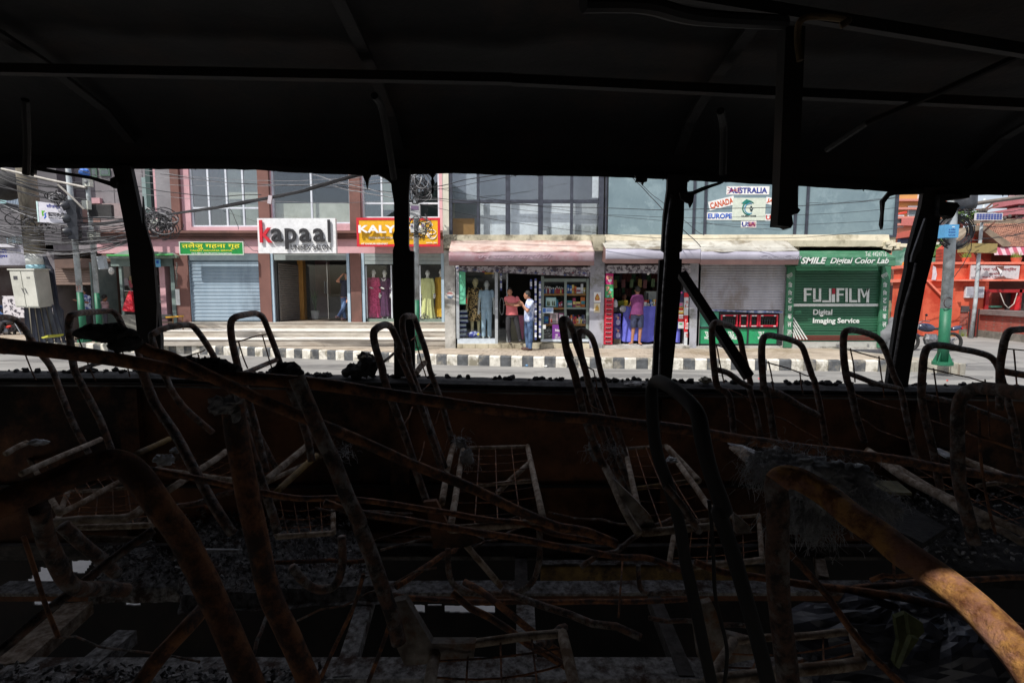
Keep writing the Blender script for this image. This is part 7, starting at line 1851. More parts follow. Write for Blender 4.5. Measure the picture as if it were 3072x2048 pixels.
a_,b_,c_,d_2=RC(Gr,360,322,470,378,YAp-.9); MB().box(a_,b_,YAp-.45,YAp-.36,c_,d_2).build('balcony_wall', plain('balcony_rose',196,116,110), ab)
a_,b_,c_,d_2=RC(Gr,655,325,785,385,YAp-.9); MB().box(a_,b_,YAp-1.0,YAp-.9,c_,d_2).build('balcony_wall', plain('balcony_rose'), ab)
q=[W(Gr,x,y,YAp-3) for x,y in ((285,480),(310,440),(350,425),(400,440),(420,480))]; MB().prism([(v.x,v.z) for v in q],YAp-5,YAp-2.8).build('arched_awning', plain('awning_brick',150,70,56), ab)
a_,b_,c_,d_2=RC(Gr,300,478,420,530,YAp-3); MB().box(a_,b_,YAp-3.2,YAp-2.9,c_,d_2).build('dark_glass', plain('glass_navy',60,70,110,.2), ab)
q=[W(Gr,x,y,YAp-2) for x,y in ((295,300),(350,280),(352,296),(296,306))]; MB().prism([(v.x,v.z) for v in q],YAp-2.2,YAp-1.5).build('red_canopy', plain('canopy_red',206,70,56), ab)
a_,b_,c_,d_2=RC(Gr,575,500,660,610,36); one('white_shed',MB().box(a_,b_,36,39,0,d_2),plain('shed_white',210,210,196),'small white house between the corner pole and the dark bus pillar','building')
# right edge tall house
YRh=38
rh=thing('tall_house','tall pinkish house with projecting floors at the right edge under the roof','building',(W(Gr,1200,250,YRh).x+3,YRh,0))
xw0=W(Gr,1175,250,YRh).x; MB().box(xw0+.4,xw0+9,YRh,YRh+1.2,0,P(*Gr(1200,110),YRh).z).build('wall', M('grey_pink_wall',hx(150,130,134),hx(176,154,156),sc=.6,rough=.85), rh)
for y,e in ((215,1.1),(290,1.3),(352,.6)): z=P(*Gr(1200,y),YRh).z; MB().box(xw0+.4-e,xw0+9,YRh-.8,YRh+1.2,z-.22,z+.22).build('floor_slab', plain('slab_rose',176,110,116), rh)
for (x0,y0,x1,y1) in ((1172,296,1222,350),(1190,225,1240,280)): a_,b_,c_,d_2=RC(Gr,x0,y0,x1,y1,YRh-.1); f=MB().box(a_,b_,YRh-.12,YRh,c_,d_2).build('window', plain('frame_pale'), rh); MB().box(a_+.1,b_-.1,YRh-.14,YRh-.121,c_+.1,d_2-.1).build('pane', plain('pane_curtain'), f)
# green netting, fence, dark garden beyond the corner
nt_=plain('net_green',80,130,112); a_,b_,c_,d_2=RC(Gr,262,535,545,680,28); one('green_netting',MB().box(a_,b_,28,28.1,c_,d_2),M('netting',hx(66,116,96),hx(110,160,140),sc=1.5,rough=.9,c3=hx(150,180,168)),'pale green construction netting seen beyond the film shop corner','netting')
a_,b_,c_,d_2=RC(Gr,545,620,700,665,29); one('netting_roof',MB().box(a_,b_,29,31,c_,d_2),M('netting'),'strip of green sheet roof behind the corner pole','roof')
fn_=thing('iron_railing','iron railing on a low mossy wall beyond the film shop corner','railing',(W(Gr,280,900,24).x,24,0))
a_,b_,c_,d_2=RC(Gr,225,935,330,1100,24.4); MB().box(a_-2,b_+.2,24.4,24.7,0,d_2).build('low_wall', M('mossy_wall',hx(110,104,80),hx(150,144,120),sc=1.5,rough=.9), fn_)
for k in range(12): p=W(Gr,228+k*9,935,24.5); MB().tube([p,p+Vector((0,0,1.5))],.02,5).build('bar', plain('bar_dark'), fn_)
p=W(Gr,225,880,24.5); p2=W(Gr,330,885,24.5); MB().tube([p,p2],.025,5).build('rail', plain('bar_dark'), fn_)
a_,b_,c_,d_2=RC(Gr,225,880,330,935,27); one('dark_shed',MB().box(a_-1,b_+.5,27,28,0,d_2+.4),plain('shed_dark',44,50,56),'dark shed behind the iron railing','building')
# tree crowns beyond (green patches)
lfm = M('leaf_mass', hx(50,74,36), hx(92,120,60), sc=2, rough=.8)
def leafy(name,label,c,r,n,seed,trunk=True):
    random.seed(seed); t=thing(name,label,'tree',(c.x,c.y,0))
    if trunk: MB().tube([(c.x,c.y,0),(c.x+.1,c.y,c.z*.5),(c.x,c.y,c.z)],[.22,.16,.08],8).build('trunk', M('bark',(.09,.06,.04),(.14,.1,.07),sc=6), t)
    mb=MB()
    for k in range(n):
        d=Vector((random.gauss(0,1),random.gauss(0,1),random.gauss(0,1))).normalized()*random.uniform(.35,1)**.5
        p=c+Vector((d.x*r[0],d.y*r[1],d.z*r[2])); u=Vector((random.gauss(0,1),random.gauss(0,1),random.gauss(0,1))).normalized()*.16; v=u.cross(Vector((random.gauss(0,1),random.gauss(0,1),random.gauss(0,1))).normalized())*.7
        mb.add([p-u,p+v,p+u,p-v],[(0,1,2,3)])
    tag(mb.build('crown', lfm, t), kind='stuff')
leafy('garden_tree','small green treetop above the pink balcony behind the corner pole',W(Gr,750,305,43),(1.4,1,.6),500,5)
leafy('garden_tree','low green shrubs under the white house behind the corner pole',W(Gr,600,600,30),(1.8,.6,.5),600,6)
leafy('garden_tree','brown-leaved shrub just left of the corner pole',W(Gr,648,580,30),(.5,.5,.8),250,7)
# flag / bird dropping rag on the wall
q=[W(Gr,x,y,YT-.3) for x,y in ((555,680),(572,690),(580,745),(570,785),(545,782),(552,740))]; one('white_rag',MB().prism([(v.x,v.z) for v in q],YT-.34,YT-.3),M('rag',hx(190,180,190),hx(220,214,220),sc=4),'dirty white cloth rag hanging on the orange wall beside the dark bus pillar','cloth')
# scooters and rider at the corner
pM=WG(Gr,530,1310,0); 
motorcycle('scooter','dark scooter with a red seat stripe parked behind the corner pole', pM.x+.25, pM.y+.3, 0, 3.0, M('scooter_navy',hx(36,42,66),hx(56,64,90),sc=3,rough=.25,spec=.8))
one('grey_cover', lump(Vector((W(Gr,250,1180,15.9).x-.1,15.9,.68)),(.30,.3,.45),3,20,14,.35), M('grey_cover',hx(90,92,96),hx(120,122,126),sc=2,rough=.8), 'grey covered bundle standing at the corner beside the right green board', 'cover', smooth=True)
# side road shade comes from the buildings; far hill behind everything
hl=MB(); n=60; vs=[]
for i in range(n+1):
    x=-160+320*i/n; h=7+3*noise.noise(Vector((i*.13,0,0)))+1.2*noise.noise(Vector((i*.5,3,0)))
    vs+=[(x,150,-.5),(x,150,max(h,3)),(x,190,-.5)]
for i in range(n): a=i*3; hl.f+=[(a,a+3,a+4,a+1),(a+1,a+4,a+5,a+2)]
hl.v=[Vector(v) for v in vs]; struct('hills', hl, M('far_green',hx(70,90,80),hx(96,112,104),sc=.1,rough=1))
# opposite side of the street, behind the camera (seen only as reflections in the glass)
ob=thing('opposite_house','pale house with a sloping roof across the street behind the bus','building',(-6,-16,0))
MB().box(-13,-2,-20,-16,0,9.2).build('wall', M('opp_wall',hx(150,140,130),hx(180,170,160),sc=.8), ob)
MB().prism([(-13.6,9.2),(-1.4,9.2),(-7.5,13.2)],-20.4,-15.4).build('roof', M('opp_roof',hx(60,80,74),hx(80,100,92),sc=.8), ob)
for k in range(4): MB().box(-12+k*2.6,-10.6+k*2.6,-16.0,-15.9,1.6,3.6).build('window', plain('win_green'), ob)
leafy('roadside_tree','round green tree across the street behind the bus',Vector((6,-20,6.2)),(5.4,2.0,2.6),7000,15)
leafy('roadside_tree','smaller green tree across the street behind the bus to the right',Vector((17,-20,5.0)),(5.4,2,2.2),3500,16)
# ================================================================== BURNT BUS (camera stands inside it)
soot = M('soot_black', (.006,.006,.007), (.020,.018,.017), sc=3, rough=.75, bump=.03, bsc=14, c3=(.03,.022,.018), sc3=1.6)
sootr = M('sooty_roof', (.005,.005,.006), (.015,.014,.014), sc=2.6, rough=.8, bump=.09, bsc=7, c3=(.024,.014,.010), sc3=1.8)
wallr = M('burnt_rusty_panel', (.045,.022,.014), (.28,.12,.055), sc=2.4, rough=.85, bump=.03, bsc=20, c3=(.02,.015,.013), sc3=1.5)
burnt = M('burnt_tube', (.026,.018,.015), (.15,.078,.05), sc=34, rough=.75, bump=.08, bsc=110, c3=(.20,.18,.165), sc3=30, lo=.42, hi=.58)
rust = M('rusty_bar', (.075,.033,.020), (.30,.125,.052), sc=30, rough=.8, bump=.08, bsc=130, c3=(.05,.034,.03), sc3=18, lo=.42, hi=.58)
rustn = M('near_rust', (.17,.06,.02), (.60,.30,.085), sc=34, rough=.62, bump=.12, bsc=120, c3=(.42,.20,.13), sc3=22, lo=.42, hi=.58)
paler = M('ashy_rust', (.13,.09,.06), (.42,.35,.28), sc=36, rough=.9, bump=.05, bsc=90, c3=(.13,.075,.04), sc3=14)
ash = M('ash', (.07,.066,.062), (.40,.39,.38), sc=40, rough=.95, bump=.08, bsc=60, c3=(.06,.035,.025), sc3=11)
fluff = M('burnt_fluff', (.15,.15,.155), (.40,.40,.40), sc=20, rough=.95)
char = M('char', (.008,.008,.008), (.04,.037,.035), sc=30, rough=.9, bump=.08, bsc=60)
alug = M('scorched_aluminium', (.05,.05,.052), (.30,.30,.31), sc=6, rough=.4, metal=.5, vec=(1,1,6), lo=.4, hi=.7)
def cr(pts, k=5):
    out = []; n = len(pts)
    for i in range(n-1):
        p0=pts[max(i-1,0)]; p1=pts[i]; p2=pts[i+1]; p3=pts[min(i+2,n-1)]
        for s in range(k):
            t=s/k; out.append(.5*((2*p1)+(p2-p0)*t+(2*p0-5*p1+4*p2-p3)*t*t+(3*p1-p0-3*p2+p3)*t*t*t))
    out.append(pts[-1]); return out
def tp(lst, r, n=10, k=5, jit=.0, mb=None):
    p = cr([W(*q) for q in lst], k)
    if jit: p = [q + Vector((noise.noise(q*7),noise.noise(q*7+Vector((3,0,0))),noise.noise(q*7+Vector((0,5,0)))))*jit for q in p]
    rr = [r*(1+.05*noise.noise(q*25)) for q in p]
    return (mb or MB()).tube(p, rr, n)
bus = thing('burnt_bus','inside of a burnt-out bus with black roof, window pillars and rusty side wall','bus',(0,1.2,.7))
YT_, YS_ = 2.28, 2.42
edge_px = [(-900,478),(-300,492),(0,499),(330,503),(700,505),(784,507),(836,513),(1070,522),(1175,522),(1306,518),(1385,516),(1480,522),(1800,527),(1920,531),(2140,542),(2400,555),(2660,571),(2770,581),(3072,583),(3400,590),(4000,604)]
EP = [P(x,y,YT_) for x,y in edge_px]
def zedge(x):
    for a,b in zip(EP[:-1],EP[1:]):
        if a.x <= x <= b.x: return a.z+(b.z-a.z)*(x-a.x)/(b.x-a.x)
    return EP[0].z if x < EP[0].x else EP[-1].z
prof = [(2.30,0),(2.31,.05),(2.26,.13),(2.12,.22),(1.85,.29),(1.5,.335),(1.15,.35),(.8,.34),(.45,.30),(.18,.24),(.02,.17)]
prof[-1] = (-.035,.20); prof += [(-.15,.20),(-.33,.19),(-.40,.10)]
nx = 220; vs = []; X_a, X_b = -4.6, 4.6
for side in (0,1):
    for i in range(nx+1):
        x = X_a+(X_b-X_a)*i/nx; z0 = zedge(x)
        for jj,(y,dz) in enumerate(prof):
            q = noise.noise(Vector((x*2.2,y*2.5,0)))*.018+noise.noise(Vector((x*7,y*5,3)))*.010+abs(noise.noise(Vector((x*3.1,y*1.2,8))))*.02
            rg = (noise.noise(Vector((x*24,0,9)))*.007+abs(noise.noise(Vector((x*60,2,9))))*-.004) if jj==0 else 0
            vs.append((x,y,z0+dz+rg+(q if jj>1 else 0)+(.03 if side else 0)))
k=len(prof); o_=(nx+1)*k; fs=[]
for i in range(nx):
    xi = X_a+(X_b-X_a)*(i+.5)/nx
    for j in range(k-1):
        if -.14 < xi < .12 and j in (10,11): continue  # gap added in the unseen roof edge, lets sun onto the near hoop
        a=i*k+j; fs.append((a,a+k,a+k+1,a+1)); fs.append((o_+a,o_+a+1,o_+a+k+1,o_+a+k))
    fs.append((i*k,o_+i*k,o_+i*k+k,i*k+k)); a=i*k+k-1; fs.append((a,a+k,o_+a+k,o_+a))
mb=MB().add(vs,fs); mb.build('roof', sootr, bus, smooth=True)
MB().box(X_a-.05,X_a,-.45,2.5,.6,2.85).build('end_wall', soot, bus); MB().box(X_b,X_b+.05,-.45,2.5,.6,2.85).build('end_wall', soot, bus)
# longitudinal ceiling rails and transverse ribs
def psl(lst, yt, yb, pt, pb, th, mb=None):
    mb = mb or MB(); n=len(lst); a=[]
    for (fn,x,y) in lst:
        px,py = fn(x,y); t=(py-pt)/(pb-pt); t=max(0,min(1,t)); a.append(P(px,py,yt+(yb-yt)*t))
    ar = sum(a[i].x*a[(i+1)%n].z-a[(i+1)%n].x*a[i].z for i in range(n))
    if ar < 0: a=a[::-1]
    b=[v+Vector((0,th,0)) for v in a]
    return mb.add(a+b,[tuple(range(n)),tuple(range(2*n-1,n-1,-1))]+[(i,n+i,n+(i+1)%n,(i+1)%n) for i in range(n)])
MB().bar(P(-400,200,1.82),P(1536,238,1.82),.03,.03).build('roof_rail', sootr, bus); MB().bar(P(1536,240,1.82),P(3500,335,1.82),.03,.03).build('roof_rail', sootr, bus)
MB().bar(P(1900,-40,1.35),P(3300,190,1.5),.02,.03).build('roof_strip', soot, bus)
for px in (410,1200,2030,2900):
    x = P(px,520,2.28).x
    pts=[Vector((x,y-.0,zedge(x)+dz-.03)) for y,dz in prof[2:]]
    mb=MB()
    for a,b in zip(pts[:-1],pts[1:]): mb.bar(a,b,.04,.012)
    mb.build('roof_rib', sootr, bus)
MB().tube([P(3072,160,1.6),P(2800,285,1.7),P(2600,370,1.8),P(2480,450,2.0)],.010,6).build('hanging_wire', soot, bus)
# window pillars, traced at the glass line
def pillar(lst, nm='window_pillar', m=soot, th=.022): return psl(lst,YT_,YS_,510,1150,th).build(nm,m,bus)
pillar([(A,776,40),(A,900,40),(A,945,250),(A,985,450),(A,1040,620),(A,1075,900),(A,1112,1230),(A,1112,1330),(A,960,1500),(A,975,1400),(A,945,1180),(A,915,850),(A,880,560),(A,835,330)])
pillar([(C,500,60),(C,626,60),(C,612,250),(C,612,590),(C,618,625),(C,648,632),(C,652,1130),(C,655,1500),(C,512,1500),(C,510,1100),(C,506,860),(C,503,625),(C,515,590),(C,503,520),(C,514,490),(C,512,300),(C,495,200)])
pillar([(C,392,95),(C,500,90),(C,500,230),(C,492,165),(C,450,125)],'window_gusset',soot,.05)
pillar([(E,608,100),(E,748,100),(E,742,200),(E,752,250),(E,722,290),(E,720,400),(E,708,560),(E,706,632),(E,690,640),(E,690,682),(E,706,686),(E,700,900),(E,668,1200),(E,630,1560),(E,500,1560),(E,520,1180),(E,535,980),(E,552,690),(E,586,684),(E,588,640),(E,566,625),(E,580,380),(E,605,200)])
MB().tube(cr([W(E,632,240,2.30),W(E,600,500,2.31),W(E,592,700,2.33),W(E,570,1000,2.36),W(E,548,1500,2.40)],4),.006,6).build('metal_trim', alug, bus)
pillar([(Gr,490,100),(Gr,660,100),(Gr,650,210),(Gr,612,300),(Gr,590,480),(Gr,545,660),(Gr,500,830),(Gr,450,1100),(Gr,400,1380),(Gr,368,1600),(Gr,215,1600),(Gr,252,1330),(Gr,300,1000),(Gr,365,700),(Gr,372,600),(Gr,420,420),(Gr,470,240)])
psl([(Gr,500,330),(Gr,512,330),(Gr,470,560),(Gr,435,600),(Gr,420,650),(Gr,395,650),(Gr,405,600),(Gr,440,500)],2.26,2.27,500,1150,.01).build('torn_lining', M('scorched_grey',(.06,.06,.065),(.14,.14,.15),sc=9,rough=.6), bus)
MB().tube(cr([W(Gr,430,660,2.30),W(Gr,405,780,2.31),W(Gr,330,1050,2.34),W(Gr,262,1450,2.39)],4),.006,6).build('metal_trim', alug, bus)
psl([(A,985,250),(A,1000,430),(A,1058,640),(A,1085,1000),(A,1080,1180),(A,1040,640),(A,985,470)],2.27,2.38,510,1150,.01).build('metal_trim', soot, bus)
# ragged hanging bits along the roof edge
def scrap(lst, label=None, m=char, Y=2.26, th=.015): return psl(lst,Y,Y+.03,500,800,th).build('charred_scrap',m,bus)
scrap([(A,195,45),(A,260,45),(A,235,70),(A,232,95),(A,222,82),(A,210,110),(A,200,70)])
scrap([(A,215,45),(A,300,52),(A,460,85),(A,620,110),(A,780,150),(A,780,175),(A,755,178),(A,620,132),(A,440,102),(A,290,78),(A,220,66)])
scrap([(A,760,130),(A,790,115),(A,806,150),(A,800,190),(A,785,195),(A,762,180)])
scrap([(C,285,90),(C,352,92),(C,345,110),(C,335,130),(C,330,160),(C,324,198),(C,316,160),(C,300,120)])
scrap([(C,745,95),(C,800,92),(C,782,120),(C,792,155),(C,778,180),(C,788,205),(C,780,236),(C,770,230),(C,776,190),(C,768,150),(C,772,120)])
scrap([(E,380,105),(E,470,110),(E,465,148),(E,445,152),(E,436,175),(E,428,152),(E,400,150),(E,385,152),(E,392,128)])
scrap([(E,690,225),(E,780,215),(E,840,188),(E,900,170),(E,1000,142),(E,1000,152),(E,980,165),(E,920,185),(E,860,210),(E,790,240),(E,784,290),(E,764,330),(E,756,300),(E,735,292),(E,700,270)])
scrap([(Gr,180,200),(Gr,240,130),(Gr,500,115),(Gr,500,150),(Gr,290,155),(Gr,240,170),(Gr,205,215),(Gr,196,300),(Gr,192,380),(Gr,186,410),(Gr,174,375),(Gr,185,290)])
scrap([(Gr,610,150),(Gr,830,160),(Gr,825,180),(Gr,700,190),(Gr,640,205),(Gr,735,215),(Gr,755,240),(Gr,735,262),(Gr,720,300),(Gr,700,330),(Gr,690,310),(Gr,620,312),(Gr,600,300)],th=.05)
random.seed(50)
sc_ = MB()
for k in range(40):
    px = random.uniform(-50,3120); x = P(px,520,2.28).x; z = zedge(x)
    sc_.add([(x,2.29,z+.012),(x+random.uniform(.006,.03),2.29,z+.012),(x+random.uniform(-.004,.02),2.29+random.uniform(-.01,.01),z-random.uniform(.002,.012))],[(0,1,2)])
tag(sc_.build('charred_fringe', char, bus), kind='stuff')
# hanging stanchion from the ceiling
st1 = thing('hanging_strip','charred flat post hanging from the ceiling right of centre, broken off at its foot','post',tuple(W(V,1830,250,1.35)))
def psl2(lst,Y,th,nm,m,par):
    return psl(lst,Y,Y,0,1,th).build(nm,m,par)
psl2([(V,1805,60),(V,1850,60),(V,1840,300),(V,1833,430),(Fr,772,330),(Fr,788,345),(Fr,770,370),(Fr,728,376),(Fr,738,442),(Fr,722,470),(Fr,700,458),(Fr,628,452),(Fr,640,300),(Fr,645,160)],1.35,.04,'strip',soot,st1)
tp([(V,1838,140,1.32),(V,1832,90,1.32),(V,1838,50,1.30),(V,1870,38,1.28),(V,1945,45,1.2),(V,1930,60,1.2)],.008,8).build('rusty_rim', M('ceiling_rust',(.05,.03,.012),(.13,.08,.03),sc=20,rough=.85), st1)
tp([(V,1340,8,1.0),(V,1480,12,1.05),(V,1600,40,1.15),(V,1800,52,1.3)],.016,10).build('roof_duct', soot, bus)
tp([(V,60,400,2.0),(V,62,330,1.95),(V,58,230,1.85)],.012,8).build('hanging_wire', soot, bus)
tp([(V,1660,400,2.1),(V,1662,300,2.0),(V,1655,255,1.9)],.014,8).build('hanging_wire', soot, bus)
tp([(V,905,410,2.25),(V,880,260,2.0),(V,860,220,1.9)],.014,8).build('roof_brace', soot, bus)
# sill and side wall
sl_px = [(-900,1104),(0,1117),(417,1118),(905,1128),(1325,1134),(1600,1141),(2021,1148),(2440,1154),(3072,1162),(4000,1174)]
SP = [P(x,y,YS_) for x,y in sl_px]
def zsill(x):
    for a,b in zip(SP[:-1],SP[1:]):
        if a.x <= x <= b.x: return a.z+(b.z-a.z)*(x-a.x)/(b.x-a.x)
    return SP[0].z if x < SP[0].x else SP[-1].z
n=260; vs=[]
for i in range(n+1):
    x=X_a+(X_b-X_a)*i/n; z=zsill(x)
    r1=abs(noise.noise(Vector((x*18,1,0))))*.006+noise.noise(Vector((x*50,1,0)))*.002
    vs += [(x,YS_-.04,z-.045),(x,YS_-.05+noise.noise(Vector((x*9,0,0)))*.005,z-.018),(x,YS_-.02,z-.006+r1),(x,YS_+.05,z+r1),(x,YS_+.06,z-.06)]
fs=[]
for i in range(n):
    for q in range(5): a=i*5+q;b=i*5+(q+1)%5; fs.append((a,a+5,b+5,b))
mb=MB().add(vs,fs); mb.f=[f[::-1] for f in mb.f]; mb.build('window_sill', char, bus)
for dz,th,m_ in ((-.052,.008,alug),(-.040,.004,soot)):
    mb=MB()
    for a,b in zip(SP[:-1],SP[1:]): mb.bar(a+Vector((0,-.055,dz)),b+Vector((0,-.055,dz)),.012,th)
    mb.build('sill_trim', m_, bus)
n=120; kz=14; vs=[]
for i in range(n+1):
    x=X_a+(X_b-X_a)*i/n; z0=zsill(x)-.05
    for q in range(kz+1):
        z=z0+(.72-z0)*q/kz; vs.append((x,YS_+.0+noise.noise(Vector((x*2,z*2.5,0)))*.015+noise.noise(Vector((x*7,z*6,2)))*.004,z))
fs=[(i*(kz+1)+q,i*(kz+1)+q+1,(i+1)*(kz+1)+q+1,(i+1)*(kz+1)+q) for i in range(n) for q in range(kz)]
MB().add(vs,fs).build('side_wall', wallr, bus, smooth=True)
MB().box(X_a,X_b,YS_+.05,YS_+.06,.70,1.47).build('outer_skin', soot, bus)
for px in (400,1200,2010,2760):
    x=P(px,1150,YS_).x; MB().box(x-.045,x+.045,YS_-.045,YS_-.016,.72,zsill(x)-.07).build('wall_post', wallr, bus)
for (px,y0,y1) in ((0,1500,1512),):
    MB().box(X_a,X_b,YS_-.03,YS_-.015,1.02,1.035).build('wall_seam', soot, bus)
# skirt below the floor with burnt-through openings
holes=[(LL,500,420,660,520),(LL,90,470,410,650),(LL,230,680,445,742),(LL,880,685,990,745),(LL,1320,705,1432,750),(MM,370,730,440,790),(MM,780,735,880,795),(MM,900,738,1000,745),(MM,1020,740,1375,795)]
HR=[]
for hi,h in enumerate(holes):
    a,b,c,d=RC(*h,2.50); m_=10
    for q in range(m_):
        u0,u1=a+(b-a)*q/m_,a+(b-a)*(q+1)/m_; n1=noise.noise(Vector((u0*22,hi,0))); n2=noise.noise(Vector((u0*19,hi,5))); top=d
        if hi==1: top=c+(d-c)*min(1,(q+1)/7)
        if hi==0: c2=c+(d-c)*max(0,(q-5)/5)
        else: c2=c
        HR.append((u0,u1,c2+abs(n1)*(d-c)*.25,max(c2+.01,top-abs(n2)*(d-c)*.25)))
xsb=sorted(set([X_a,X_b]+[h[0] for h in HR]+[h[1] for h in HR]))
mb=MB()
for a,b in zip(xsb[:-1],xsb[1:]):
    xm=(a+b)/2; zz_=sorted([(h[2],h[3]) for h in HR if h[0]<xm<h[1]]); cur=.0
    for (c,d) in zz_:
        if c>cur: mb.box(a,b,2.50,2.51,cur,c)
        cur=max(cur,d)
    if cur<.74: mb.box(a,b,2.50,2.51,cur,.74)
mb.build('skirt', soot, bus)
# near side: unseen wall behind the camera, closed full height to block skylight
MB().box(X_a,X_b,-.44,-.40,.3,2.60).build('near_blocker_wall', soot, bus)
# ---- floor : beams with gaps
def beam(fn,x0,y0,x1,y1,z,dy,dz,m,nm='floor_beam'):
    a=G(*fn(x0,y0),z); b=G(*fn(x1,y1),z)
    mb=MB(); nn=24; vs=[]
    for i in range(nn+1):
        p=a.lerp(b,i/nn); j=noise.noise(p*9)*.008
        vs += [p+Vector((0,0,j)),p+Vector((0,dy,j*.5)),p+Vector((0,dy,-dz)),p+Vector((0,0,-dz))]
    fs=[(0,1,2,3),(nn*4+3,nn*4+2,nn*4+1,nn*4)]
    for i in range(nn):
        for q in range(4): c=i*4+q; d=i*4+(q+1)%4; fs.append((c,c+4,d+4,d))
    return mb.add(vs,fs).build(nm,m,bus)
dkb = M('dark_beam', (.03,.027,.025), (.13,.115,.105), sc=18, rough=.85, bump=.05, bsc=30, c3=(.10,.095,.09), sc3=10)
yel_b = M('yellowish_beam', (.08,.05,.018), (.26,.165,.055), sc=12, rough=.8, bump=.03, bsc=40, c3=(.03,.02,.016), sc3=5)
MB().box(X_a,X_b,2.31,2.40,.70,.72).build('floor_beam', dkb, bus)
beam(MM,-2200,322,4200,325,.80,.03,.05,dkb)
beam(MM,1700,455,3400,452,.74,.03,.16,yel_b); beam(MM,1700,450,3400,448,.745,.035,.006,ash,'beam_top')
beam(MM,-2200,655,4400,650,.74,.09,.014,ash,'beam_top'); beam(MM,-2200,672,4400,668,.725,.09,.025,wallr)
beam(MM,-2200,1262,4500,1262,.74,.10,.07,ash)
beam(LL,540,258,1010,266,.80,.02,.03,paler)
for (a,b,w_,m_) in (((MM,1560,330),(MM,1560,660),.055,dkb),((MM,1590,760),(MM,1600,1280),.07,ash),((MM,480,690),(MM,300,1289),.06,ash),((N,300,560),(N,480,1010),.05,dkb),((LL,60,1200),(LL,560,760),.10,paler),((LL,560,1250),(LL,900,960),.07,ash),((N,1180,180),(N,1240,450),.04,paler),((N,1700,330),(N,2250,760),.06,dkb)):
    p0=G(*a[0](a[1],a[2]),.72); p1=G(*b[0](b[1],b[2]),.72); MB().bar(p0,p1,w_,.05).build('cross_member', m_, bus)
# ================================================================== SEAT FRAMES
random.seed(77)
def seat(label, backs, extra=(), wires=(), pan=None, legs=(), m=burnt, r=.0125, name='bus_seat'):
    w0 = W(*backs[0][len(backs[0])//2]) if backs else W(*extra[0][0][0])
    t = thing(name,label,'bus seat',tuple(w0),'burnt seat frames in the bus')
    for b in backs: tp(b,r,12,5,.003).build('back_frame', m, t, smooth=True)
    for (pts,rr,mm,nm) in extra: tp(pts,rr,10,4,.002).build(nm,mm,t,smooth=True)
    for pts in wires: tp(pts,.0028,5,4,.004).build('wire', rust, t)
    return t
Yf,Yn = 2.22,1.92
seat('leftmost seat back frame by the window, its dark hoop cut by the left edge',[[(A,-260,1500,Yn),(A,-220,1200,Yn),(A,-150,1110,Yn),(A,20,1090,2.1),(A,95,1100,Yf),(A,165,1160,Yf),(A,250,1300,Yf),(A,350,1430,Yf),(H,430,420,Yf),(H,540,680,Yf),(H,625,850,Yf)]],
     wires=[[(A,165,1330,2.1),(A,230,1480,2.1),(H,260,330,2.1)],[(A,-100,1300,2.1),(A,30,1340,2.15),(A,250,1300,2.2)]])
seat('second seat back frame from the left, hoop in front of the two green pole feet',[[(H,790,840,Yn),(H,700,600,Yn),(H,560,330,Yn),(A,515,1440,Yn),(A,488,1260,Yn),(A,478,1130,Yn),(A,505,1070,Yn),(A,640,1052,2.1),(A,760,1045,Yf),(A,815,1080,Yf),(A,865,1180,Yf),(A,940,1290,Yf),(H,1010,260,Yf),(H,1090,460,Yf),(H,1150,620,Yf)]],
     extra=[([(A,550,1450,2.0),(A,700,1400,2.1),(A,850,1390,Yf)],.009,burnt,'cross_strap')],
     wires=[[(A,520,1235,2.05),(A,610,1228,2.1)],[(A,545,1235,2.05),(A,600,1380,2.05),(A,650,1500,2.05),(H,680,340,2.05)],[(A,838,1300,2.2),(A,880,1420,2.2),(A,900,1500,2.2)]])
seat('third seat back frame from the left, half behind the leftmost pillar',[[(H,1500,700,2.1),(H,1240,450,2.0),(A,1060,1260,2.0),(A,1085,1190,2.02),(A,1200,1150,2.1),(B,200,1142,2.18),(B,250,1175,2.2),(B,330,1290,2.2),(B,405,1420,2.2),(H,1580,330,2.2),(H,1760,600,2.2),(H,1950,950,2.2)]],
     wires=[[(B,130,1375,2.1),(B,265,1335,2.15),(B,310,1315,2.2)],[(B,262,1335,2.15),(B,300,1440,2.15)]])
seat('seat back frame in the middle of the second window, below the salon steps',[[(H,1880,980,1.9),(H,1780,560,1.9),(H,1700,300,1.9),(B,540,1440,1.9),(B,500,1250,1.9),(B,492,1130,1.9),(B,530,1083,1.92),(B,610,1068,2.05),(B,670,1062,2.2),(B,712,1090,2.2),(B,750,1180,2.2),(B,805,1320,2.2),(B,842,1430,2.2),(H,2060,360,2.2),(H,2130,560,2.2),(H,2200,780,2.2)]],
     extra=[([(B,575,1475,1.95),(B,700,1425,2.1),(B,822,1375,2.2)],.010,burnt,'cross_strap')],
     wires=[[(B,525,1258,1.95),(B,640,1225,2.05),(B,735,1205,2.2)],[(B,543,1250,1.95),(B,575,1360,1.95),(B,605,1440,1.95)],[(B,705,1210,2.15),(B,745,1340,2.15),(B,780,1450,2.15)]])
seat('seat back frame with its hoop just left of the second pillar',[[(I,900,1200,1.65),(I,800,900,1.65),(I,700,600,1.65),(I,600,330,1.65),(C,430,1440,1.65),(C,388,1300,1.65),(C,375,1200,1.65),(C,400,1160,1.68),(C,450,1140,1.78),(C,490,1155,1.86),(C,520,1210,1.88),(C,570,1330,1.88),(I,690,120,1.88),(I,780,330,1.88),(I,900,640,1.88),(I,1010,990,1.88)]],
     extra=[([(I,590,200,1.7),(I,660,140,1.85)],.005,burnt,'cross_strap')],
     wires=[[(I,720,655,1.7),(I,770,590,1.75),(I,795,520,1.8)],[(I,825,920,1.7),(I,860,860,1.75),(I,880,760,1.8)]],r=.0125)
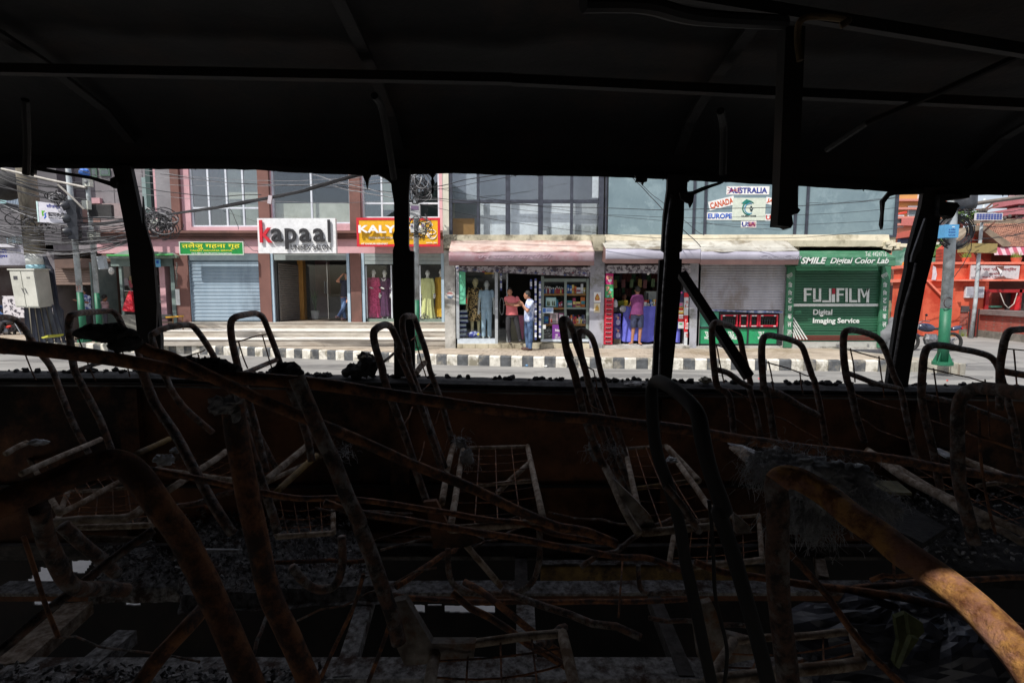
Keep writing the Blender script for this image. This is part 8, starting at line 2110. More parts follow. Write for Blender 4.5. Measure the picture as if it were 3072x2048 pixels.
seat('seat back frame with its hoop just right of the second pillar',[[(I,1040,990,1.95),(I,960,780,1.95),(I,860,480,1.95),(I,780,250,1.95),(C,610,1330,1.95),(C,575,1200,1.95),(C,570,1110,1.95),(C,592,1082,1.97),(C,630,1078,2.08),(C,655,1095,2.15),(C,690,1200,2.15),(C,740,1350,2.15),(I,920,260,2.15),(I,980,430,2.15),(I,1030,600,2.15),(I,1085,790,2.15)]],
     extra=[([(I,815,285,2.0),(I,850,235,2.05),(I,880,205,2.1)],.012,paler,'cross_strap')],
     wires=[[(C,625,1250,2.0),(C,665,1220,2.1)],[(C,655,1225,2.05),(C,690,1340,2.05),(C,735,1500,2.05)],[(I,860,400,2.05),(I,915,350,2.1)],[(I,940,660,2.1),(I,965,620,2.1),(I,985,545,2.12)],[(I,1010,870,2.1),(I,1030,790,2.12),(I,1045,740,2.15)]])
seat('narrow seat back frame seen nearly edge-on in front of the medicine cabinet',[[(J,740,1350,1.6),(J,560,1050,1.6),(J,480,870,1.6),(J,400,640,1.6),(J,330,330,1.6),(D,930,1340,1.6),(D,905,1200,1.6),(D,893,1120,1.6),(D,905,1100,1.62),(D,930,1115,1.72),(D,965,1180,1.82),(J,330,60,1.82),(J,390,230,1.82),(J,440,430,1.82),(J,520,720,1.82),(J,620,1000,1.82),(J,760,1300,1.82)]],
     wires=[[(J,245,70,1.7),(J,290,110,1.7),(J,320,200,1.7)],[(J,330,420,1.7),(J,400,470,1.75),(J,440,560,1.75),(J,560,620,1.8)],[(J,540,880,1.8),(J,620,970,1.8),(J,690,1110,1.8)],[(J,460,720,1.7),(J,490,800,1.7)]])
seat('seat back frame with a bent hoop just right of the edge-on one',[[(J,820,1330,1.92),(J,640,920,1.92),(J,540,650,1.92),(J,450,420,1.92),(D,1075,1540,1.92),(D,1035,1400,1.92),(D,1010,1260,1.92),(D,1008,1200,1.92),(D,1035,1180,1.95),(D,1085,1210,2.08),(D,1118,1280,2.12),(D,1150,1420,2.12),(J,540,330,2.12),(J,590,510,2.12),(J,660,740,2.12),(J,730,1000,2.12),(J,800,1290,2.12)]],
     wires=[[(J,370,190,2.0),(J,420,260,2.0),(J,470,290,2.05)],[(J,468,290,2.05),(J,495,400,2.05),(J,510,560,2.05)],[(J,560,720,2.0),(J,610,830,2.0)]])
seat('seat back frame right of the third pillar, crossed by the slanting black bar',[[(K,90,900,1.98),(K,40,500,1.98),(Fr,215,1568,1.98),(Fr,190,1420,1.98),(Fr,178,1250,1.98),(Fr,178,1160,1.98),(Fr,205,1125,2.0),(Fr,270,1135,2.1),(Fr,330,1165,2.18),(Fr,365,1220,2.2),(Fr,395,1370,2.2),(Fr,440,1540,2.2),(K,200,430,2.2),(K,250,620,2.2),(K,290,820,2.2)]],
     extra=[([(Fr,205,1450,2.0),(Fr,290,1475,2.1),(Fr,380,1540,2.15),(Fr,440,1568,2.2)],.012,burnt,'cross_strap')],
     wires=[[(Fr,205,1270,2.0),(Fr,230,1400,2.0),(Fr,260,1540,2.0)],[(Fr,200,1275,2.0),(Fr,330,1330,2.15)],[(J,1470,420,2.0),(J,1640,480,2.1),(J,1720,560,2.15)],[(J,1510,640,2.0),(J,1620,690,2.1),(J,1760,800,2.2)]])
seat('tall seat back frame below the green printed boards',[[(K,400,900,1.9),(K,380,700,1.9),(K,330,450,1.9),(Fr,530,1560,1.9),(Fr,522,1420,1.9),(Fr,522,1270,1.9),(Fr,545,1218,1.92),(Fr,620,1222,2.02),(Fr,720,1245,2.12),(Fr,790,1285,2.18),(Fr,825,1360,2.2),(Fr,870,1500,2.2),(K,710,380,2.2),(K,765,650,2.2),(K,800,880,2.2),(K,850,1100,2.2),(K,880,1250,2.2)]],
     extra=[([(K,300,430,1.95),(K,450,480,2.0),(K,600,570,2.1),(K,740,640,2.2)],.014,burnt,'cross_strap')],
     wires=[[(Fr,550,1398,1.95),(Fr,700,1440,2.05),(Fr,840,1495,2.2)],[(Fr,562,1390,1.95),(Fr,580,1480,1.95),(K,385,450,1.95)],[(Fr,782,1465,2.1),(Fr,795,1568,2.1),(K,625,490,2.1)],[(K,350,640,1.95),(K,480,680,2.0),(K,600,750,2.1),(K,750,830,2.2)]])
seat('seat back frame under the film shutter lettering, leaning to the right',[[(K,1100,850,1.95),(K,1040,650,1.95),(K,990,420,1.95),(Fr,1110,1520,1.95),(Fr,1090,1380,1.95),(Fr,1088,1230,1.95),(Fr,1110,1180,1.96),(Fr,1180,1180,2.05),(Fr,1270,1205,2.14),(Fr,1340,1250,2.18),(Fr,1390,1350,2.2),(Fr,1440,1500,2.2),(K,1390,450,2.2),(K,1440,700,2.2),(K,1490,900,2.2),(K,1520,1080,2.2)]],
     extra=[([(K,950,305,2.0),(K,1060,345,2.05),(K,1200,395,2.1),(K,1380,430,2.2)],.011,burnt,'cross_strap')],
     wires=[[(Fr,1085,1305,2.0),(Fr,1200,1335,2.05),(Fr,1370,1380,2.2)],[(Fr,1130,1305,2.0),(Fr,1150,1420,2.0),(Fr,1165,1540,2.0)],[(Fr,1328,1355,2.12),(Fr,1345,1500,2.12),(K,1260,500,2.12)],[(K,975,455,2.0),(K,1120,520,2.05),(K,1250,560,2.1),(K,1390,595,2.2)],[(K,1020,655,2.0),(K,1120,690,2.05),(K,1240,770,2.1),(K,1440,835,2.2)]])
seat('wide seat back frame around the foot of the corner street pole',[[(K,1700,1250,1.8),(K,1640,900,1.8),(K,1570,620,1.8),(K,1548,480,1.8),(K,1560,270,1.8),(K,1580,150,1.8),(K,1620,100,1.82),(K,1720,95,1.88),(K,1900,130,1.98),(K,2050,165,2.06),(K,2130,230,2.1),(K,2175,340,2.1),(K,2230,550,2.1),(K,2300,850,2.1),(K,2350,1200,2.1)]],
     extra=[([(K,1560,490,1.85),(K,1800,540,1.95),(K,2100,640,2.05),(K,2250,700,2.1)],.010,burnt,'cross_strap')],
     wires=[[(K,1560,270,1.85),(K,1850,330,1.95),(K,2140,405,2.1)],[(K,1643,275,1.88),(K,1665,420,1.88),(K,1700,700,1.88)],[(K,2050,360,2.02),(K,2065,520,2.02),(K,2090,820,2.02)],[(K,1570,660,1.85),(K,1800,745,1.95),(K,1900,780,2.0),(K,2200,880,2.1)]])
seat('rightmost seat back frame, rusty hoop cut by the right edge',[[(K,2160,600,1.85),(K,2165,300,1.85),(K,2190,100,1.85),(Gr,1085,1220,1.85),(Gr,1120,1158,1.87),(Gr,1225,1145,1.95),(Gr,1350,1150,2.05),(Gr,1450,1200,2.1),(Gr,1500,1500,2.1)]],
     extra=[([(K,2190,300,1.9),(K,2352,325,1.95),(K,2500,340,2.0)],.013,rust,'cross_strap')],
     wires=[[(K,2200,118,1.9),(K,2352,130,1.95)],[(K,2268,120,1.92),(K,2285,300,1.92),(K,2300,430,1.92)]])
# nearer row
seat('large soot-black seat hoop in the middle distance under the third pillar',[[(N,640,1100,1.0),(N,560,750,1.0),(N,480,350,1.0),(J,1160,1560,1.0),(J,1060,1200,1.0),(J,980,950,1.0),(J,940,700,1.0),(J,925,480,1.0),(J,940,400,1.0),(J,985,375,.97),(J,1080,425,.90),(J,1220,540,.83),(J,1300,650,.79),(J,1335,820,.78),(J,1400,1100,.78),(J,1500,1400,.78),(N,660,60,.78),(N,740,300,.78),(N,820,600,.78),(N,890,850,.78),(N,950,1100,.78)]],
     extra=[([(J,1040,1200,.98),(J,1180,1370,.95),(J,1300,1560,.95)],.007,burnt,'brace')],m=soot,r=.0125)
seat('dark seat hoop at the right edge of the picture in the nearer row',[[(K,1960,1640,1.05),(K,1900,1400,1.05),(K,1845,1150,1.05),(K,1835,850,1.05),(K,1842,600,1.05),(K,1885,480,1.04),(K,1980,430,1.02),(K,2150,435,.96),(K,2352,470,.90),(K,2600,540,.84),(K,2700,800,.82)]],
     wires=[[(K,2000,600,1.0),(K,2010,1000,1.0),(K,2060,1300,1.0),(K,2130,1568,1.0)],[(K,1900,770,1.0),(K,2100,850,.98),(K,2352,940,.93)]],m=burnt,r=.0125)
seat('big brown seat hoop very close at the lower left corner',[[(H,-700,1500,.40),(H,-300,1360,.42),(H,0,1215,.44),(H,300,1090,.455),(H,560,970,.47),(H,700,922,.48),(H,800,905,.485),(H,900,938,.49),(H,985,1022,.49),(H,1065,1130,.49),(H,1160,1270,.49),(LL,1270,250,.49),(LL,1410,520,.49),(LL,1560,830,.49),(LL,1700,1150,.49),(LL,1800,1400,.49)]],
     wires=[[(LL,145,260,.6),(LL,230,500,.6),(LL,320,740,.6),(LL,420,960,.6)]],m=rust,r=.0128)
t = seat('tall rusted seat upright with burnt white ash on its broken top',[[(H,1640,480,.66),(H,1670,700,.66),(H,1715,950,.66),(H,1760,1200,.66),(LL,1812,240,.66),(LL,1900,640,.66),(LL,2030,930,.66),(LL,2190,1300,.66)]],m=rust,r=.0145)
for k in range(9):
    c = W(H,1590+random.uniform(-60,70),500+random.uniform(-50,30),.64); lump(c,(.012,.010,.008),k,8,6,.6).build('ash_flake', ash, t)
lump(W(H,1660,560,.645),(.007,.006,.012),3,8,6,.6).build('ash_flake', ash, t)
seat('seat upright running down past the debris to a torn corner bracket',[[(I,-30,300,.95),(I,10,400,.95),(I,60,520,.95),(I,140,700,.95),(I,240,900,.95),(I,330,1130,.95),(I,420,1330,.95),(MM,430,200,.95),(MM,520,430,.95),(MM,610,680,.95),(MM,660,820,.95),(MM,700,1000,.95)]],m=burnt,r=.0145)
seat('thin dark seat upright behind the tall ash-topped one',[[(H,1720,620,1.4),(H,1780,850,1.4),(H,1900,1200,1.4),(H,1960,1400,1.4)],[(H,2040,380,1.6),(H,2110,560,1.6),(H,2170,750,1.6),(H,2200,900,1.6)]],m=burnt,r=.012)
seat('long rust-brown upright beside the left pillar falling behind the left hoop',[[(H,990,240,1.5),(H,1090,480,1.5),(H,1230,700,1.45),(H,1330,880,1.4),(H,1450,1100,1.35),(H,1560,1290,1.3),(H,1640,1411,1.3)]],m=burnt,r=.013)
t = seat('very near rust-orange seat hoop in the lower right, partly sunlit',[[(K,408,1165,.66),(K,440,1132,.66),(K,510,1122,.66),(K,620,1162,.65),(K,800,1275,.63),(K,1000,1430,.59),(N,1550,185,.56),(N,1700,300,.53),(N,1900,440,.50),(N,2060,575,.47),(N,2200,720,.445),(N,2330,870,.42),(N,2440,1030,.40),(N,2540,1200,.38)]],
     extra=[([(N,1060,1250,.66),(N,1040,1000,.66),(N,1000,600,.66),(N,985,300,.66),(N,985,60,.66),(K,408,1260,.66),(K,402,1190,.66),(K,415,1150,.66)],.0148,burnt,'shaded_leg')],m=rustn,r=.0158)  # leg of the same hoop, its shade put into a darker colour
# seat pans
def pan(label, corners, z, ncross, nlong, rr=.011, m=paler, extra=(), legs=()):
    c=[G(*f(x,y),z) for f,x,y in corners]
    t=thing('bus_seat',label,'bus seat',tuple(c[0]),'burnt seat bases in the bus')
    for a,b in ((0,1),(1,2),(2,3),(3,0)):
        p=c[a];q=c[b]; pts=[p.lerp(q,i/8)+Vector((0,0,noise.noise(p.lerp(q,i/8)*6)*.006)) for i in range(9)]
        if a in (0,2): MB().tube(pts,rr*.75 if a==0 else rr*1.1,8).build('frame_tube', m, t, smooth=True)
        else: MB().tube(pts,rr,8).build('frame_tube', m, t, smooth=True)
    for k in range(1,ncross+1):
        u=k/(ncross+1); p=c[0].lerp(c[3],u); q=c[1].lerp(c[2],u); s_=random.uniform(.005,.02)
        MB().tube([p.lerp(q,i/6)+Vector((0,0,-s_*math.sin(i*math.pi/6)+.004*noise.noise(Vector((k,i,0))))) for i in range(7)],.0022,5).build('wire', rust, t)
    for k in range(1,nlong+1):
        u=k/(nlong+1); p=c[0].lerp(c[1],u); q=c[3].lerp(c[2],u)
        MB().tube([p.lerp(q,i/6)+Vector((.004*noise.noise(Vector((k,i,3))),0,-.012*math.sin(i*math.pi/6))) for i in range(7)],.0022,5).build('wire', rust, t)
    for (pts,r2,mm,nm) in extra: tp(pts,r2,8,4,.002).build(nm,mm,t,smooth=True)
    return t
pan('wire-mesh seat base in the centre with a loose diagonal tube',[(I,1150,810),(I,1605,795),(I,1720,1330),(I,1060,1390)],1.28,7,3,
    extra=[([(I,1620,910,2.0),(I,1500,1020,1.9),(I,1370,1150,1.8)],.010,paler,'diagonal_tube'),([(I,1190,1085,1.85),(I,1400,1060,1.85),(I,1640,1038,1.85)],.008,paler,'cross_tube'),([(I,1085,780,2.15),(I,1040,960,1.95),(I,1000,1200,1.7)],.012,paler,'side_tube'),
           ([(MM,1045,340,1.75),(MM,1050,500,1.75),(MM,1090,600,1.75),(MM,1200,650,1.75),(MM,1400,660,1.75),(MM,1560,640,1.75),(MM,1650,560,1.75),(MM,1690,400,1.75),(MM,1690,200,1.75)],.011,burnt,'leg'),([(MM,1120,250,1.7),(MM,1260,420,1.72),(MM,1420,610,1.75)],.011,paler,'brace')])
pan('wire-mesh seat base right of centre beneath the nearer black hoop',[(J,720,900),(J,1040,880),(J,1480,1500),(J,860,1560)],1.26,6,3,
    extra=[([(J,800,1215,1.9),(J,1000,1190,1.9),(J,1290,1150,1.9)],.009,yel_b,'cross_tube'),([(J,1050,895,2.15),(J,1180,1030,2.05),(J,1300,1160,1.95)],.013,paler,'side_tube'),([(J,490,900,1.7),(J,600,1130,1.55),(J,740,1420,1.4),(J,830,1568,1.35)],.012,paler,'side_tube')])
pan('wire-mesh seat base on the left below the rusty wall, over the debris',[(H,1430,760),(H,2280,860),(H,1860,1060),(H,1100,960)],1.18,5,6,
    extra=[([(H,2180,780,2.1),(H,2040,900,1.95),(H,1860,1050,1.8)],.013,paler,'side_tube'),([(H,1600,830,2.0),(H,1500,900,1.9),(H,1180,1110,1.7)],.012,paler,'side_tube'),([(H,2240,860,2.0),(H,2120,960,1.9),(H,1950,1120,1.75)],.012,yel_b,'side_tube')])
pan('wire-mesh seat base at the far left below the window',[(H,160,800),(H,700,740),(H,880,1030),(H,420,1270)],1.15,5,5,
    extra=[([(H,40,850,2.0),(H,120,800,2.05),(H,190,770,2.1)],.012,paler,'side_tube'),([(H,150,990,1.7),(H,400,880,1.85),(H,580,800,2.0),(H,710,745,2.1)],.011,paler,'side_tube'),([(H,960,850,1.9),(H,1090,790,2.0),(H,1190,745,2.1)],.012,yel_b,'side_tube'),([(H,330,1340,1.35),(H,600,1310,1.4),(H,890,1300,1.45),(H,1010,1230,1.5)],.013,paler,'front_tube')])
pan('bench seat base at the right with parallel pale tubes under the last windows',[(K,1080,880),(K,1700,900),(K,2900,1400),(K,2330,1640)],1.2,6,3,
    extra=[([(K,1130,920,2.1),(K,1400,1120,1.85),(K,1700,1280,1.65),(K,2050,1500,1.45)],.015,paler,'side_tube'),([(K,1330,1030,1.95),(K,1650,1230,1.75),(K,1950,1380,1.6),(K,2352,1560,1.45)],.013,paler,'side_tube'),([(K,1680,920,2.05),(K,2000,1050,1.95),(K,2300,1180,1.85)],.012,paler,'side_tube'),([(K,1990,1195,1.7),(K,2200,1165,1.75)],.008,paler,'cross_tube')])
t = pan('nearest broken seat base at the bottom centre with a torn metal bracket',[(MM,960,1030),(MM,1850,935),(MM,1960,1400),(MM,880,1500)],1.22,3,3,rr=.012)
mb = psl([(MM,660,720),(MM,745,700),(MM,930,1010),(MM,1240,1010),(MM,1225,1120),(MM,740,1170),(MM,660,990),(MM,620,760)],.98,.98,0,1,.02); mb.build('bracket', M('bracket_ash',(.10,.08,.065),(.30,.27,.24),sc=22,rough=.9,bump=.05,bsc=80,c3=(.16,.08,.04),sc3=12), t)
t = pan('broken seat base at the bottom right below the black hoop',[(N,740,780),(N,1400,730),(N,1450,900),(N,600,1000)],1.1,2,3,rr=.012)
psl([(N,510,590),(N,620,560),(N,700,740),(N,860,780),(N,850,880),(N,600,930),(N,550,880)],1.25,1.25,0,1,.02).build('bracket', M('bracket_ash'), t)
psl([(J,1570,1400),(J,1700,1510),(J,1715,1568),(J,1590,1568)],1.5,1.5,0,1,.02).build('bracket', M('bracket_ash'), t)
psl([(J,620,1130),(J,790,1290),(J,920,1430),(J,1000,1568),(J,820,1568),(J,780,1480)],1.5,1.45,0,1,.02).build('bracket', M('bracket_ash'), t)
psl([(I,870,1190),(I,960,1180),(I,1040,1340),(MM,1160,210),(MM,1300,280),(MM,1170,330),(MM,940,340),(MM,900,100)],1.6,1.55,1500,1640,.02).build('bracket', wallr, t)
# ================================================================== FALLEN BARS
def bar(label,pts,r,m,name='fallen_bar',lumpy=None):
    return one(name, tp(pts,r,10,5,.004), m, label, 'bar', None, smooth=True)
bar('long rusty rail crossing the whole bus from upper left to lower right',[(H,-300,50,.95),(H,0,85,1.0),(H,350,120,1.05),(H,700,170,1.1),(H,980,210,1.15),(H,1500,300,1.2),(I,100,355,1.25),(I,700,440,1.3),(I,1400,540,1.35),(I,2000,600,1.4),(J,900,720,1.45),(J,1500,810,1.5),(K,400,870,1.55),(K,900,930,1.6),(K,1400,1000,1.62),(K,1800,1070,1.65),(K,2400,1160,1.7)],.0155,rust)
bar('second rusty bar slanting down from the left pillar to the lower centre',[(A,870,1240,1.15),(A,1050,1330,1.15),(H,1200,170,1.15),(H,1450,290,1.15),(H,1900,500,1.17),(H,2352,680,1.2),(I,330,720,1.22),(I,700,880,1.25),(I,1100,1040,1.3),(I,1500,1230,1.33),(I,1800,1350,1.37),(MM,2000,220,1.4),(MM,2230,310,1.42)],.0135,rust)
one('charred_lump', lump(W(A,730,1190,1.12).lerp(W(A,740,1200,1.12),.5),(.058,.03,.020),4,24,16,.3), char, 'lumpy charred mass on the upper end of the slanting bar by the left pillar', 'lump')
one('charred_lump', lump(W(A,860,1265,1.13),(.034,.03,.020),6,20,12,.3), char, 'second charred mass where the slanting bar meets the left pillar', 'lump')
random.seed(5)
mb=MB()
for k in range(40):
    u=k/39; c=W(B,20+u*470,1395+55*math.sin(u*1.2)+random.uniform(-18,22),1.22); q=lump(c,(random.uniform(.012,.028),.02,random.uniform(.010,.022)),k,10,7,.5); mb.add(q.v,q.f)
tag(one('charred_crust',mb,char,'crust of charred lumps clinging to the slanting bar under the third seat hoop','crust'),kind='stuff')
one('charred_lump', lump(W(B,870,1480,1.35),(.045,.03,.030),9,22,14,.4), char, 'rounded charred heap on the sill below the second seat hoop from the pillar', 'lump')
bar('third thin rusty bar running from the debris towards the lower centre',[(H,880,920,1.3),(H,1250,1000,1.32),(H,1650,1075,1.34),(H,2080,1155,1.36),(I,300,1160,1.38),(I,700,1210,1.4),(I,1200,1290,1.42),(I,1600,1345,1.44),(MM,1800,240,1.46),(MM,2200,310,1.5)],.0085,rust)
bar('fourth rusty bar just below the third one in the lower centre',[(I,170,1190,1.25),(MM,430,85,1.28),(MM,900,165,1.32),(MM,1400,250,1.36),(MM,1800,320,1.4),(MM,2200,395,1.44),(N,250,320,1.5),(N,450,390,1.55)],.0095,rust)
bar('nearly level reddish bar low across the centre of the floor',[(MM,650,665,1.55),(MM,800,688,1.55),(MM,1200,712,1.55),(MM,1800,720,1.57),(MM,2352,708,1.6),(N,505,545,1.62)],.0085,rust)
bar('orange-brown bar bowed across the lower right floor',[(N,530,345,1.45),(N,700,400,1.45),(N,900,430,1.42),(N,1150,470,1.4),(N,1400,500,1.35),(N,1700,545,1.3),(N,2000,620,1.25),(N,2400,720,1.2)],.0105,rust)
bar('rusty bar rising to the right edge above the bowed one',[(N,1380,495,1.36),(N,1600,470,1.4),(N,1800,455,1.45),(N,2352,425,1.55),(N,2600,410,1.6)],.009,rust)
bar('thin brown rod slanting across the bottom right corner of the floor',[(N,950,200,1.2),(N,1100,350,1.18),(N,1250,520,1.15),(N,1400,720,1.1),(N,1560,900,1.05),(N,1720,1060,1.0)],.008,rust)
bar('slim rod crossing the lower left from the corner up to the debris',[(LL,-60,1110,.8),(LL,100,980,.82),(LL,300,800,.85),(LL,560,600,.9),(LL,800,420,.95),(LL,1080,210,1.0)],.0085,burnt)
bar('rusty flat strut rising from the bottom edge to the left hoop',[(LL,980,1320,.95),(LL,1120,1110,.98),(LL,1280,930,1.0),(LL,1440,760,1.05)],.016,rust)
bar('thin rusty rod beside the bottom centre bracket',[(MM,150,1250,1.2),(MM,280,960,1.2),(MM,380,740,1.2),(MM,450,520,1.2)],.005,rust)
bar('another thin rusty rod leaning beside the bottom centre bracket',[(MM,480,1289,1.15),(MM,560,1080,1.15),(MM,630,870,1.15),(MM,680,700,1.15)],.005,rust)
bar('hooked thin rod under the right black hoop',[(N,600,0,1.0),(N,630,300,1.0),(N,645,560,1.0),(N,700,800,1.0),(N,690,1013,1.0)],.004,soot)
# slanting black bar from the third pillar
mb = MB().bar(W(E,705,790,2.2),W(Fr,430,1500,1.95),.034,.04,(0,1,0)); one('slanting_brace',mb,soot,'thick black flat bar slanting down right from the third pillar','bar')
# big curved seat legs at lower left
bar('curved dark seat leg sweeping down at the lower left over the gap',[(LL,270,60,.75),(LL,330,260,.78),(LL,400,420,.8),(LL,470,560,.82),(LL,560,620,.85),(LL,700,625,.9),(LL,900,640,.95)],.013,burnt,'curved_leg')
bar('second dark seat leg bracing the curved one at the lower left',[(LL,430,180,1.0),(LL,560,300,1.02),(LL,700,410,1.05),(LL,820,520,1.1)],.013,burnt,'curved_leg')
bar('curved leg loop in the debris below the ash-topped upright',[(MM,-60,470,1.35),(MM,20,570,1.37),(MM,100,620,1.4),(MM,190,625,1.4),(MM,270,570,1.42),(MM,300,430,1.42),(MM,290,250,1.42)],.012,burnt,'curved_leg')
bar('curved leg loop around the yellowish floor beam',[(N,210,360,1.8),(N,215,470,1.8),(N,250,515,1.8),(N,330,515,1.8),(N,500,510,1.8)],.009,burnt,'curved_leg')
random.seed(91)
for k in range(26):
    x=random.uniform(150,2950); y=random.uniform(1480,2000); z=random.uniform(.8,1.15); a=G(x,y,z); an=random.uniform(0,3.14); L_=random.uniform(.2,.55)
    b=a+Vector((math.cos(an)*L_,math.sin(an)*L_*.6,random.uniform(-.12,.15)))
    one('fallen_rod', MB().tube([a.lerp(b,i/6)+Vector((0,0,.02*noise.noise(Vector((k,i*.7,0))))) for i in range(7)], random.choice([.003,.005,.008,.011]),7), random.choice([rust,burnt,burnt]), 'short bent rod lying in the wreckage on the bus floor', 'rod', 'short rods scattered over the floor', True)
pan('wire-mesh seat base lying between the two lower left curved legs',[(LL,480,-60),(LL,1000,-90),(LL,1080,170),(LL,380,200)],1.1,4,4,rr=.011)
pan('half-hidden seat base behind the long hoop at the lower right',[(N,420,120),(N,880,80),(N,900,330),(N,380,380)],1.0,4,4,rr=.010)
pan('twisted seat base beside the tall ash-topped upright',[(LL,1880,0),(LL,2352,-20),(LL,2352,230),(LL,1960,260)],1.05,3,4,rr=.010)
# ================================================================== DEBRIS
def heap(name,label,corners,z,h,m,nx_,ny_,seed,cat='debris',fl=0):
    c=[G(*f(x,y),z) for f,x,y in corners]; mb=MB(); vs=[]
    for i in range(nx_+1):
        for j in range(ny_+1):
            u,v=i/nx_,j/ny_; p=(c[0]*(1-u)+c[1]*u)*(1-v)+(c[3]*(1-u)+c[2]*u)*v
            e=min(1,4*min(u,1-u,v,1-v)+.02); q=noise.noise(p*5+Vector((seed,0,0)))*.5+noise.noise(p*17+Vector((seed,3,0)))*.35+noise.noise(p*45)*.22
            vs.append(p+Vector((noise.noise(p*12)*.02,noise.noise(p*13+Vector((0,9,0)))*.02,h*e*(.55+q)-(0 if e>.1 else .05))))
    fs=[(i*(ny_+1)+j,(i+1)*(ny_+1)+j,(i+1)*(ny_+1)+j+1,i*(ny_+1)+j+1) for i in range(nx_) for j in range(ny_)]
    o=tag(one(name,mb.add(vs,fs),m,label,cat),kind='stuff')
    if fl:
        random.seed(seed); fm=MB()
        for k in range(fl):
            u,v=random.random(),random.random(); p=(c[0]*(1-u)+c[1]*u)*(1-v)+(c[3]*(1-u)+c[2]*u)*v; fm.rbox(p+Vector((0,0,h*random.uniform(.3,1.1))),(random.uniform(.003,.012),random.uniform(.003,.008),.002),(random.uniform(-1,1),random.uniform(-1,1),random.uniform(0,3)))
        tag(fm.build(name+'_flakes', M('flakes',(.05,.05,.05),(.36,.35,.34),sc=40,rough=.9,lo=.45,hi=.6), o), kind='stuff')
    return o
heap('ash_heap','grey heap of ash and burnt scraps on the floor left of centre',[(H,1280,1080),(I,200,1000),(MM,600,640),(LL,1250,720)],.80,.10,ash,90,70,11,fl=1800)
heap('ash_heap','ragged strip of burnt debris along the left side of the floor',[(LL,760,400),(LL,1100,330),(LL,1400,640),(LL,620,640)],.76,.06,ash,40,24,12,fl=300)
heap('ash_heap','pale ash and crumbs lying along the very bottom of the view',[(LL,-200,1200),(LL,2352,1215),(LL,2400,1500),(LL,-200,1500)],.78,.03,ash,110,14,13,fl=500)
heap('ash_heap','dark debris on the floor at the right under the bench tubes',[(K,1300,1250),(K,2352,1100),(K,2600,1900),(K,1500,1900)],.95,.08,char,60,40,14,fl=500)
# sill crumbs and lumps
random.seed(61); mb=MB()
for k in range(260):
    x=random.uniform(-2.45,2.45)
    if random.random()<.5: x=random.choice([-2.1,-1.35,-.9,-.6,.2,.42,.72,1.5,2.2])+random.gauss(0,.07)
    z=zsill(x); r=random.uniform(.003,.012); q=lump((x,YS_+random.uniform(.0,.05),z+r*.6),(r*1.5,r,r),k,6,5,.7); mb.add(q.v,q.f)
tag(mb.build('sill_crumbs', char, bus), kind='stuff')
for (fn,x,y,rx,rz,m_,lab) in ((C,240,1462,.05,.032,char,'low jagged black lump on the sill left of the second pillar'),(C,325,1420,.05,.060,char,'tall pale-topped charred lump on the sill left of the second pillar'),(C,305,1358,.032,.020,M('pale_crust',(.10,.09,.06),(.28,.26,.20),sc=30,rough=.95),'pale crusty cap on top of the tall charred lump'),(J,1345,365,.028,.014,M('pale_crust'),'small greenish-grey crumb on the sill right of the third pillar'),(J,790,400,.05,.014,ash,'grey ash scrap on the sill left of the third pillar'),(I,1215,375,.055,.010,char,'flat curled black scrap on the sill trim in the centre')):
    one('charred_lump', lump(W(fn,x,y,YS_-.01),(rx,.03,rz),x,16,10,.55), m_, lab, 'lump')
# fluffy burnt fibre stuffing
def fibres(name,label,spots,n,seed,m=fluff,ln=.10,r=.0009):
    random.seed(seed); mb=MB()
    for k in range(n):
        f,x,y,Y,s=random.choice(spots); c=W(f,x,y,Y)+Vector((random.gauss(0,s),random.gauss(0,s*.6),random.gauss(0,s*.7)))
        d=Vector((random.gauss(0,1),random.gauss(0,1),random.gauss(-.3,1))).normalized(); L_=ln*random.uniform(.3,1); cu=Vector((random.gauss(0,1),random.gauss(0,1),random.gauss(0,1)))*L_*.4
        mb.tube([c,c+d*L_*.35+cu*.3,c+d*L_*.7+cu*.5-Vector((0,0,L_*.1)),c+d*L_+cu*.2-Vector((0,0,L_*.3))],r,3,caps=False)
    return tag(one(name,mb,m,label,'stuffing'),kind='stuff')
for i,(f,x,y,Y,a,b,c_) in enumerate([(K,400,1010,1.35,.06,.05,.03),(K,560,1050,1.3,.08,.05,.028),(K,620,1330,1.1,.045,.04,.07),(K,960,1130,1.3,.06,.05,.035),(K,1180,1375,1.25,.045,.04,.022)]):
    o=lump(W(f,x,y,Y),(a,b,c_),i+20,40,26,.55); tag(one('burnt_stuffing_lump',o,fluff,['grey matted stuffing behind the bend of the near rusty hoop','largest grey stuffing clump above the near rusty hoop','hanging grey stuffing clump below the near rusty hoop','thin grey stuffing clump right of the largest one','small pale stuffing clump on the dark panel at the right'][i],'stuffing',None,True))
fibres('burnt_fibres','tufts of grey burnt fibre sticking out around the near rusty hoop',[(K,330,1080,1.3,.03),(K,400,1000,1.35,.035),(K,560,1040,1.3,.045),(K,620,1350,1.08,.035),(K,700,1480,1.08,.03),(K,960,1130,1.3,.035),(K,1000,1280,1.3,.03),(K,1180,1380,1.22,.025),(N,1480,20,1.2,.03)],4200,70,ln=.045,r=.0006)
fibres('burnt_fibres','small tufts of pale fibre caught on the centre seat frames',[(I,1140,760,2.0,.018),(I,1180,880,2.0,.02),(J,480,900,1.7,.015),(J,640,910,1.8,.02),(I,310,830,1.9,.02)],420,71,ln=.04,r=.0007)
